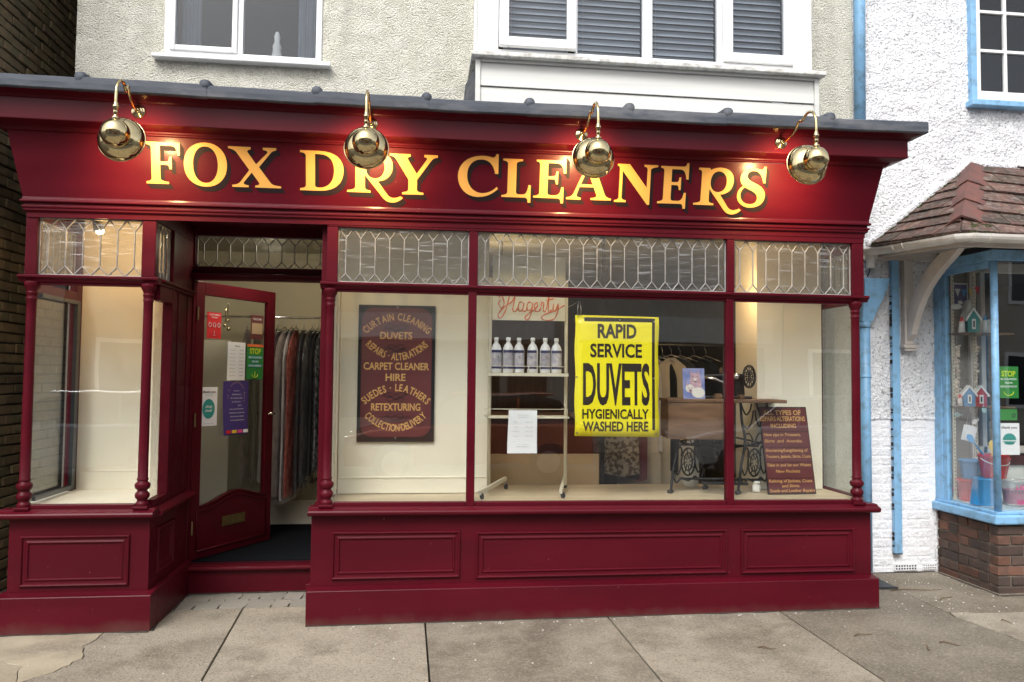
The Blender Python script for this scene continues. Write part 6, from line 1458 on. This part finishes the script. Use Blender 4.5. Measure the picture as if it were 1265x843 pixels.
hut(4.40,.56,1.398,.085,.155,mat('mid blue paint',(.04,.20,.42),rough=.5),'blue beach hut ornament on the lower shelf, left of the red one'); hut(4.49,.545,1.398,.085,.155,mat('brick red paint',(.42,.03,.03),rough=.5),'red beach hut ornament on the lower shelf')
t = thing('bird_ornament', 'white driftwood bird on a pole on the upper shelf', 'ornament', (4.385,.69,1.992))
MB().tube([(4.385,.69,1.992),(4.385,.69,2.17)], .012, 8).build('pole', M['wood'], t); mb = MB().ball((4.385,.68,2.21), .03, 12, (1.6,.8,.8)); mb.ball((4.42,.68,2.245), .018, 10); mb.tube([(4.435,.68,2.245),(4.465,.68,2.238)], [.005,.001], 5); mb.build('bird', M['offwhite'], t, smooth=True)
t = thing('house_ornament', 'grey wooden house ornament with a pointed roof behind the teal hut', 'ornament', (4.50,.68,1.992)); MB().box(4.46,4.53,.67,.72,1.992,2.12).build('body', M['timberwhite'], t, bevel=.002); MB().prism([(4.45,.665,2.12),(4.54,.665,2.12),(4.495,.665,2.27)], (0,.06,0)).build('roof', M['offwhite'], t)
t = thing('shell_garland', 'hanging garland of brown and white shells in the bay window', 'garland', (4.40,.70,1.92))
MB().tube([(4.40,.70,1.975),(4.40,.70,1.42)], .002, 5).build('string', M['offwhite'], t)
sm = [mesh_of(MB().ball((0,0,0), .019, 8, (1,.55,rng.uniform(.6,1.2))), 'shell', M['shell'], smooth=True) for _ in range(4)]
for i in range(46):
    q = rng.uniform(0,6.28); rr = rng.uniform(.004,.030); piece('shell', rng.choice(sm), t, (4.395+rr*math.cos(q), .70+rr*math.sin(q), 1.90-i*.0105), (rng.uniform(0,3),rng.uniform(0,3),rng.uniform(0,3)), (rng.uniform(.6,1.25),)*3)
def fish(x,y,z,c,lab,r0=0):
    t_ = thing('fish_ornament', lab, 'ornament', (x,y,z+.1)); U = Vector((math.cos(r0),math.sin(r0)*.4,math.sin(r0))); V = Vector((-math.sin(r0),0,math.cos(r0)))
    P_ = [(-.03,0),(-.02,.016),(0,.021),(.018,.013),(.03,.003),(.043,.016),(.043,-.014),(.03,-.002),(.018,-.012),(0,-.020),(-.02,-.015)]
    MB().prism([Vector((x,y,z))+U*p[0]+V*p[1] for p in P_], (0,.006,0)).build('fish', c, t_, bevel=.001); MB().tube([(x,y+.003,z+.01),(x,y+.003,z+.12)], .0012, 4).build('string', M['offwhite'], t_)
fish(4.385,.68,1.325,M['pale_teal'],'pale blue wooden fish hanging below the lower shelf at left'); fish(4.475,.60,1.275,M['whitepaint'],'white wooden fish hanging lowest of the three',.4); fish(4.50,.53,1.375,M['pale_teal'],'pale blue wooden fish hanging nearest the corner post',1.3)
t = thing('hanging_ornaments', 'vertical string of small blue and white discs beside the corner post', 'garland', (4.57,.50,2.0)); MB().tube([(4.57,.50,1.97),(4.57,.50,1.45)], .0012, 4).build('string', M['offwhite'], t)
for i in range(8): MB().lathe([(.018-.003*(i%3),-.002),(.018-.003*(i%3),.002)], (4.57,.495,1.92-i*.062), (.25,1,0), 12).build('disc', (M['pale_teal'],M['whitepaint'],M['bluepl'])[i%3], t)
t = thing('gift_bag', 'tilted white card box hanging on a string below the shelf', 'box', (4.42,.60,1.20)); q = Vector((4.42,.60,1.18)); MB().obox(q, Vector((1,0,-.25)).normalized(), Vector((0,1,0)), Vector((.25,0,1)).normalized(), .085,.05,.125).build('box', M['paper'], t, bevel=.002); MB().tube([q+Vector((-.03,0,.06)),q+Vector((0,0,.15)),q+Vector((.04,0,.055))], .0015, 4).build('string', M['offwhite'], t)
def bucket(x,y,z,r0,r1,h,m_,lab,name='beach_bucket',handle=None,inv=False):
    t_ = thing(name, lab, 'bucket', (x,y,z)); pr_ = [(r0,0),(r1,h)]; o_ = (x,y,z)
    MB().lathe([(r0*.97,0),(r0,.004),(r1,h-.012),(r1*1.05,h-.010),(r1*1.05,h)], o_, n=28, cap=False).build('body', m_, t_, smooth=True, solid=.003)
    MB().lathe([(r0,-.001),(r0,.002)] if not inv else [(r1*.98,h-.004),(r1*.98,h-.001)], o_, n=28).build('base', m_, t_)
    if handle:
        cz = z+h*handle[1]; P_ = [(x+(r1*1.08)*math.cos(q), y-(r1*1.0)*math.sin(q)*.9-.004, cz-handle[0]*math.sin(q)) for q in [math.pi*i/14 for i in range(15)]]
        MB().tube(P_, .0045, 6).build('handle', M['whitepaint'], t_, smooth=True)
    return t_
bucket(4.420,.44,.641,.100,.080,.205,M['bluepl'],'upturned bright blue bucket standing under the red one',inv=True)
bucket(4.500,.44,.850,.078,.105,.175,M['redpl'],'bright red bucket with a white handle on top of the blue one',handle=(.05,.86))
bucket(4.545,.47,.842,.07,.098,.16,M['redpl'],'second red bucket tucked behind the first')
t = bucket(4.615,.36,.641,.070,.100,.200,M['clearpl'],'clear bucket with pink lettering beside the corner post')
mb = MB()
for i, ch in enumerate('LOCAL'): 
    v, f = text2d(ch, .04); q = R(-118+i*14); c = Vector((4.615+.097*math.cos(q), .36+.097*math.sin(q), .775)); U = Vector((-math.sin(q),math.cos(q),0)); mb.add([c+U*(p[0]-.3)*.035+Vector((0,0,1))*p[1]*.05 for p in v], f)
for i, ch in enumerate('SHOP'): 
    v, f = text2d(ch, .04); q = R(-112+i*14); c = Vector((4.615+.083*math.cos(q), .36+.083*math.sin(q), .66)); U = Vector((-math.sin(q),math.cos(q),0)); mb.add([c+U*(p[0]-.3)*.035+Vector((0,0,1))*p[1]*.05 for p in v], f)
mb.build('lettering', M['pinkpl'], t)
MB().lathe([(.074,.02),(.088,.125)], (4.615,.36,.641), n=24, cap=False).build('sticker_band', mat('rose print', (.60,.18,.32), (.75,.3,.42), scale=20, rough=.5), t, smooth=True)
def spade(a, b, m_, lab):
    t_ = thing('toy_spade', lab, 'spade', a); a, b = Vector(a), Vector(b); d = (b-a).normalized(); s_ = Vector((d.z,0,-d.x)).normalized()
    MB().tube([a, b], .007, 8).build('shaft', m_, t_); MB().prism([b+s_*.022,b-s_*.022,b+d*.05-s_*.026,b+d*.075,b+d*.05+s_*.026], (0,.005,0)).build('blade', m_, t_, bevel=.002); MB().tube([a-s_*.025, a+s_*.025], .007, 8).build('grip', m_, t_)
spade((4.50,.46,.94),(4.38,.50,1.12),M['bluepl'],'blue toy spade leaning out of the red bucket to the left'); spade((4.53,.48,.94),(4.54,.50,1.06),M['yellowpl'],'yellow toy spade standing in the red bucket')
# more seaside goods crowding the shelves
def cone_house(x,y,z,c1,c2,lab,h=.13,r=.026):
    t_ = thing('lighthouse_ornament', lab, 'ornament', (x,y,z)); MB().lathe([(r,0),(r*.7,h*.7)], (x,y,z), n=14).build('tower', c1, t_, smooth=True)
    MB().lathe([(r*.86,h*.22),(r*.80,h*.38)], (x,y,z), n=14, cap=False).build('stripe', c2, t_, solid=.001); MB().lathe([(r*.8,h*.70),(r*.8,h*.74),(r*.5,h*.74),(r*.5,h*.88),(r*.6,h*.88),(.002,h)], (x,y,z), n=14).build('lantern', c2, t_, smooth=True)
cone_house(4.36,.585,1.992,M['whitepaint'],M['redpl'],'small red and white lighthouse at the left end of the upper shelf'); cone_house(4.575,.60,1.992,M['offwhite'],M['bluepl'],'small blue and white lighthouse right of the teal hut',.15); cone_house(4.64,.57,1.398,M['whitepaint'],M['tealpaint'],'teal topped lighthouse at the right end of the lower shelf',.14)
cone_house(4.345,.60,1.398,M['timberwhite'],M['redpl'],'short lighthouse under the shell garland on the lower shelf',.10,.02)
def frame_(x,y,z,w_,h_,c1,c2,lab):
    t_ = thing('small_picture', lab, 'picture', (x,y,z)); MB().box(x-w_/2,x+w_/2,y,y+.012,z,z+h_).build('frame', c1, t_, bevel=.002); MB().box(x-w_/2+.012,x+w_/2-.012,y-.001,y-.0002,z+.012,z+h_-.012).build('print', c2, t_)
frame_(4.66,.70,1.992,.09,.12,M['whitepaint'],M['pale_teal'],'small white framed seaside picture on the upper shelf'); frame_(4.58,.70,1.398,.10,.13,M['wood'],M['paper'],'small wood framed picture behind the red hut'); frame_(4.50,.78,2.22,.14,.20,M['whitepaint'],M['pose_purple'],'white framed dark picture high on the lining')
for i, (x,y,z,c) in enumerate(((4.40,.76,2.36,'redpl'),(4.46,.76,2.34,'whitepaint'),(4.52,.76,2.335,'bluepl'),(4.58,.76,2.34,'yellowpl'),(4.64,.76,2.36,'redpl'))):
    t_ = thing('bunting_flag', ('first red','white','blue','yellow','last red')[i]+' bunting flag strung across the top of the bay window', 'flag', (x,y,z)); MB().prism([(x-.026,y,z+.03),(x+.026,y,z+.03),(x,y,z-.035)], (0,.002,0)).build('cloth', M[c], t_)
for i in range(5):
    x, z = 4.42+.018*math.sin(i*2.3), 1.30-i*.0
t = thing('shell_garland', 'second shorter string of pale shells beside the slotted rail', 'garland', (4.545,.66,1.97)); MB().tube([(4.545,.66,1.975),(4.545,.66,1.55)], .0015, 4).build('string', M['offwhite'], t)
for i in range(18): piece('shell', rng.choice(sm), t, (4.545+rng.uniform(-.01,.01), .66+rng.uniform(-.01,.01), 1.90-i*.018), (rng.uniform(0,3),rng.uniform(0,3),0), (rng.uniform(.4,.8),)*3)
bucket(4.44,.62,.641,.075,.095,.17,M['redpl'],'red bucket standing at the back behind the upturned blue one'); bucket(4.47,.66,.815,.06,.08,.15,M['bluepl'],'blue bucket stacked at the back above the red one')
t = thing('ball_net', 'net of coloured balls lying behind the buckets', 'balls', (4.40,.74,.641))
for i in range(9): MB().ball((4.37+rng.uniform(0,.14),.72+rng.uniform(-.03,.03),.665+.045*(i//3)), .026, 10).build('ball', M[('yellowpl','redpl','bluepl','pinkpl')[i%4]], t, smooth=True)
# leaflets on the front pane
def wl(name, x0,x1,z0,z1,m_,lab):
    t_ = thing(name, lab, 'leaflet', ((x0+x1)/2,BY+.028,z0), 'leaflets in the bay window'); MB().box(x0,x1,BY+.0265,BY+.028,z0,z1).build('sheet', m_, t_); return t_
def wt_(t_, s_, x, z, w_, h_, m_, b_=.01, sh=0): mb = MB(); put_text(mb, s_, (x,BY+.0258,z), (1,0,0), (0,0,1), w_, h_, b_, sh, True); mb.build('lettering', m_, t_)
t = wl('leaflet', 4.366,4.530,1.475,1.715,M['pose_green'],'green STOP leaflet with yellow heading in the bay window')
wt_(t,'STOP',4.448,1.640,.115,.042,M['lime'],.03)
for k, s_ in enumerate(('BACKGARDEN','FROM','DEVELOPMENT')): wt_(t,s_,4.448,1.612-k*.028,(.13,.06,.14)[k],.014,M['paper'])
MB().tube([(4.448+.04*math.cos(q),BY+.0255,1.525+.03*math.sin(q)) for q in [math.pi+i*math.pi/8 for i in range(9)]], .003, 5).build('symbol', M['lime'], t)
t = wl('leaflet', 4.366,4.514,1.308,1.392,M['pose_green'],'narrow bright green strip below the STOP leaflet'); MB().tube([(4.485+.012*math.cos(q),BY+.0255,1.345+.014*math.sin(q)) for q in [i*math.pi/6 for i in range(12)]], .003, 5, closed=True).build('symbol', M['ink'], t)
t = wl('leaflet', 4.362,4.530,1.048,1.287,M['paper'],'white thank you leaflet with a teal arch in the bay window')
wt_(t,'thank you',4.446,1.245,.13,.020,M['ink'],.02,.2)
MB().prism([(4.446+.055*math.cos(q),BY+.0245,1.160+.05*math.sin(q)) for q in [math.pi*i/16 for i in range(17)]], (0,.001,0)).build('arch', M['teal'], t); wt_(t,'local',4.446,1.168,.07,.022,M['paper'],.02,.3) if False else None
for k in range(2): MB().prism([(4.446+(.055-.012*k)*math.cos(q),BY+.0245,1.150-.012*k+.012*math.sin(q)) for q in [math.pi+math.pi*i/10 for i in range(11)]], (0,.001,0)).build('wave', M['teal'], t)

# ================================================================== BRICK HOUSE ON THE LEFT
Lh = thing('brick_house', 'dark mossy brown brick side wall beyond the narrow alley at left', 'building', (-3.0,.8,0))
WX = -3.0
MB().box(WX-3,WX-.012,-.2,9,-.05,7).build('wall_core', M['mortar_dark'], Lh)
lb = [box_mesh('brick', .10,.213,.063, M['brick_dark'], .004, .004) for _ in range(6)]
rest = MB(); cnt = 0
for j in range(92):
    z = .035+j*.0755; y = -.19 + (.1125 if j % 2 else 0)
    while y < 4.4:
        near = (.62 < y < 1.40 and z < 5.6) or (1.40 <= y < 2.25 and 4.25 < z < 5.3)
        if near and cnt < 295: piece('brick', rng.choice(lb), Lh, (WX-.05+rng.uniform(-.005,.006), y+.107, z), (rng.uniform(-.012,.012),0,rng.uniform(-.01,.01))); cnt += 1
        else:
            dx = rng.uniform(-.004,.005); rest.box(WX-.1+dx, WX+dx, y, y+.213, z-.0315, z+.0315)
        y += .225
struct(rest.build('brick', M['brick_dark'], Lh), 'stuff')
# ================================================================== ACROSS THE ROAD (seen in glass and brass)
ky = -11.2
struct(MB().box(-60,60,-13.6,ky,-.12,-.005).build('far_pavement', M['slab']))
def house(x0, x1, h, wall, lab, shop=None):
    t_ = thing('house', lab, 'house', ((x0+x1)/2,-13.6,0), 'houses across the road'); yf = -13.6
    MB().box(x0+.02,x1-.02,yf-7,yf,-.05,h).build('wall', wall, t_)
    MB().prism([(x0,yf+.25,h),(x0,yf-3.5,h+2.3),(x0,yf-7.2,h)], (x1-x0,0,0)).build('roof', M['farroof'], t_)
    MB().box(x0+.6,x0+1.3,yf-3.9,yf-3.1,h+1.2,h+3.2).build('chimney', M['farbrick'], t_)
    n_ = 2
    for i in range(n_):
        cx_ = x0+(x1-x0)*(i+.5)/n_
        f_ = MB().box(cx_-.65,cx_+.65,yf,yf+.05,3.7,5.1).build('window', M['whitepaint'], t_); MB().box(cx_-.56,cx_-.03,yf+.051,yf+.056,3.8,5.0).box(cx_+.03,cx_+.56,yf+.051,yf+.056,3.8,5.0).build('pane', M['carglass'], f_)
    if shop: 
        MB().box(x0+.3,x1-.3,yf,yf+.12,2.5,3.1).build('shop_sign', shop, t_); MB().box(x0+.4,x1-1.6,yf,yf+.05,.6,2.45).build('shop_window', M['carglass'], t_); MB().box(x1-1.4,x1-.5,yf,yf+.05,0,2.4).build('door', M['darkwood'], t_)
    else:
        f_ = MB().box(x0+.7,x0+2.6,yf,yf+.05,.9,2.4).build('window', M['whitepaint'], t_); MB().box(x0+.8,x0+2.5,yf+.051,yf+.056,1.0,2.3).build('pane', M['carglass'], f_); MB().box(x1-1.7,x1-.8,yf,yf+.05,0,2.2).build('door', M['blue'], t_)
house(-20,-14,5.6,M['farbrick'],'brick house far left across the road'); house(-14,-8,5.8,M['farwall'],'buff house second from the left across the road'); house(-8,-2.2,5.6,M['farbrick'],'brick house across the road behind the silver car')
house(-2.2,3.6,5.9,M['farwall'],'pale house with a dark shop window straight across the road',M['offwhite']); house(3.6,9.2,5.6,M['farwall'],'pale house across the road to the right of the shop',M['clad']); house(9.2,15,5.7,M['farbrick'],'brick house far right across the road'); house(15,21,5.6,M['farwall'],'buff house at the far right end across the road')
def car(x, y, m_, lab, L_=4.1):
    t_ = thing('parked_car', lab, 'car', (x,y,-.12), 'cars parked across the road'); z0 = -.12
    low = [(-.5,.28),(-.505,.55),(-.49,.72),(-.40,.83),(-.24,.92),(.36,.96),(.48,.90),(.50,.62),(.50,.28)]
    mb = MB(); n_ = len(low); W2 = .86
    rows = []
    for yy, k in ((-1,.93),(-.97,1),(.97,1),(1,.93)): rows.append([(x+p[0]*L_*(1 if abs(yy)<1 else .985), y+yy*W2, z0+.28+(p[1]-.28)*(k if abs(yy)==1 else 1)) for p in low])
    mb.add([p for r in rows for p in r], [(j*n_+i, j*n_+(i+1)%n_, (j+1)*n_+(i+1)%n_, (j+1)*n_+i) for j in range(3) for i in range(n_)]+[tuple(range(n_))[::-1], tuple(range(3*n_,4*n_))])
    b_ = mb.build('body', m_, t_, bevel=.03, smooth=False)
    cab = [(-.235,.905),(-.10,1.32),(.02,1.42),(.24,1.42),(.36,1.33),(.44,.93)]
    P_ = lambda s_, q: [(x+p[0]*L_, y+s_*(W2-.05-q*(p[1]-.9)*.5), z0+p[1]) for p in cab]
    a, b = P_(-1,.6), P_(1,.6); k = len(cab); MB().add(a+b, [tuple(range(k))[::-1], tuple(range(k,2*k))]+[(i,(i+1)%k,k+(i+1)%k,k+i) for i in range(k)]).build('windows', M['carglass'], t_, bevel=.02)
    MB().box(x-.08*L_,x+.34*L_,y-.55,y+.55,z0+1.405,z0+1.435).build('roof', m_, t_, bevel=.02)
    for s_ in (-1,1):
        for wx in (-.31,.31):
            w2 = MB().lathe([(.20,-.10),(.31,-.09),(.32,-.05),(.32,.05),(.31,.09),(.20,.10)], (x+wx*L_,y+s_*(W2-.06),z0+.32), (0,1,0), 20).build('wheel', M['tyre'], t_); MB().lathe([(.19,-.005),(.19,.005)], (x+wx*L_,y+s_*(W2+.045),z0+.32), (0,1,0), 16).build('rim', M['steel'], w2)
        MB().box(x-.502*L_,x-.44*L_,y+s_*.55-.16,y+s_*.55+.16,z0+.60,z0+.72).build('headlight', M['chrome'], t_, bevel=.02); MB().box(x+.47*L_,x+.503*L_,y+s_*.62-.10,y+s_*.62+.10,z0+.62,z0+.85).build('tail_light', M['redpl'], t_, bevel=.01)
    for xx in (-.02,.19): MB().box(x+xx*L_-.02,x+xx*L_+.02,y-W2+.06,y+W2-.06,z0+.92,z0+1.38).build('pillar', m_, t_)
car(-5.3,-8.2,M['carsilver'],'silver hatchback parked across the road to the left'); car(.9,-8.4,M['carorange'],'copper orange hatchback parked straight across the road'); car(6.6,-8.3,M['carsilver'],'silver hatchback parked across the road to the right')
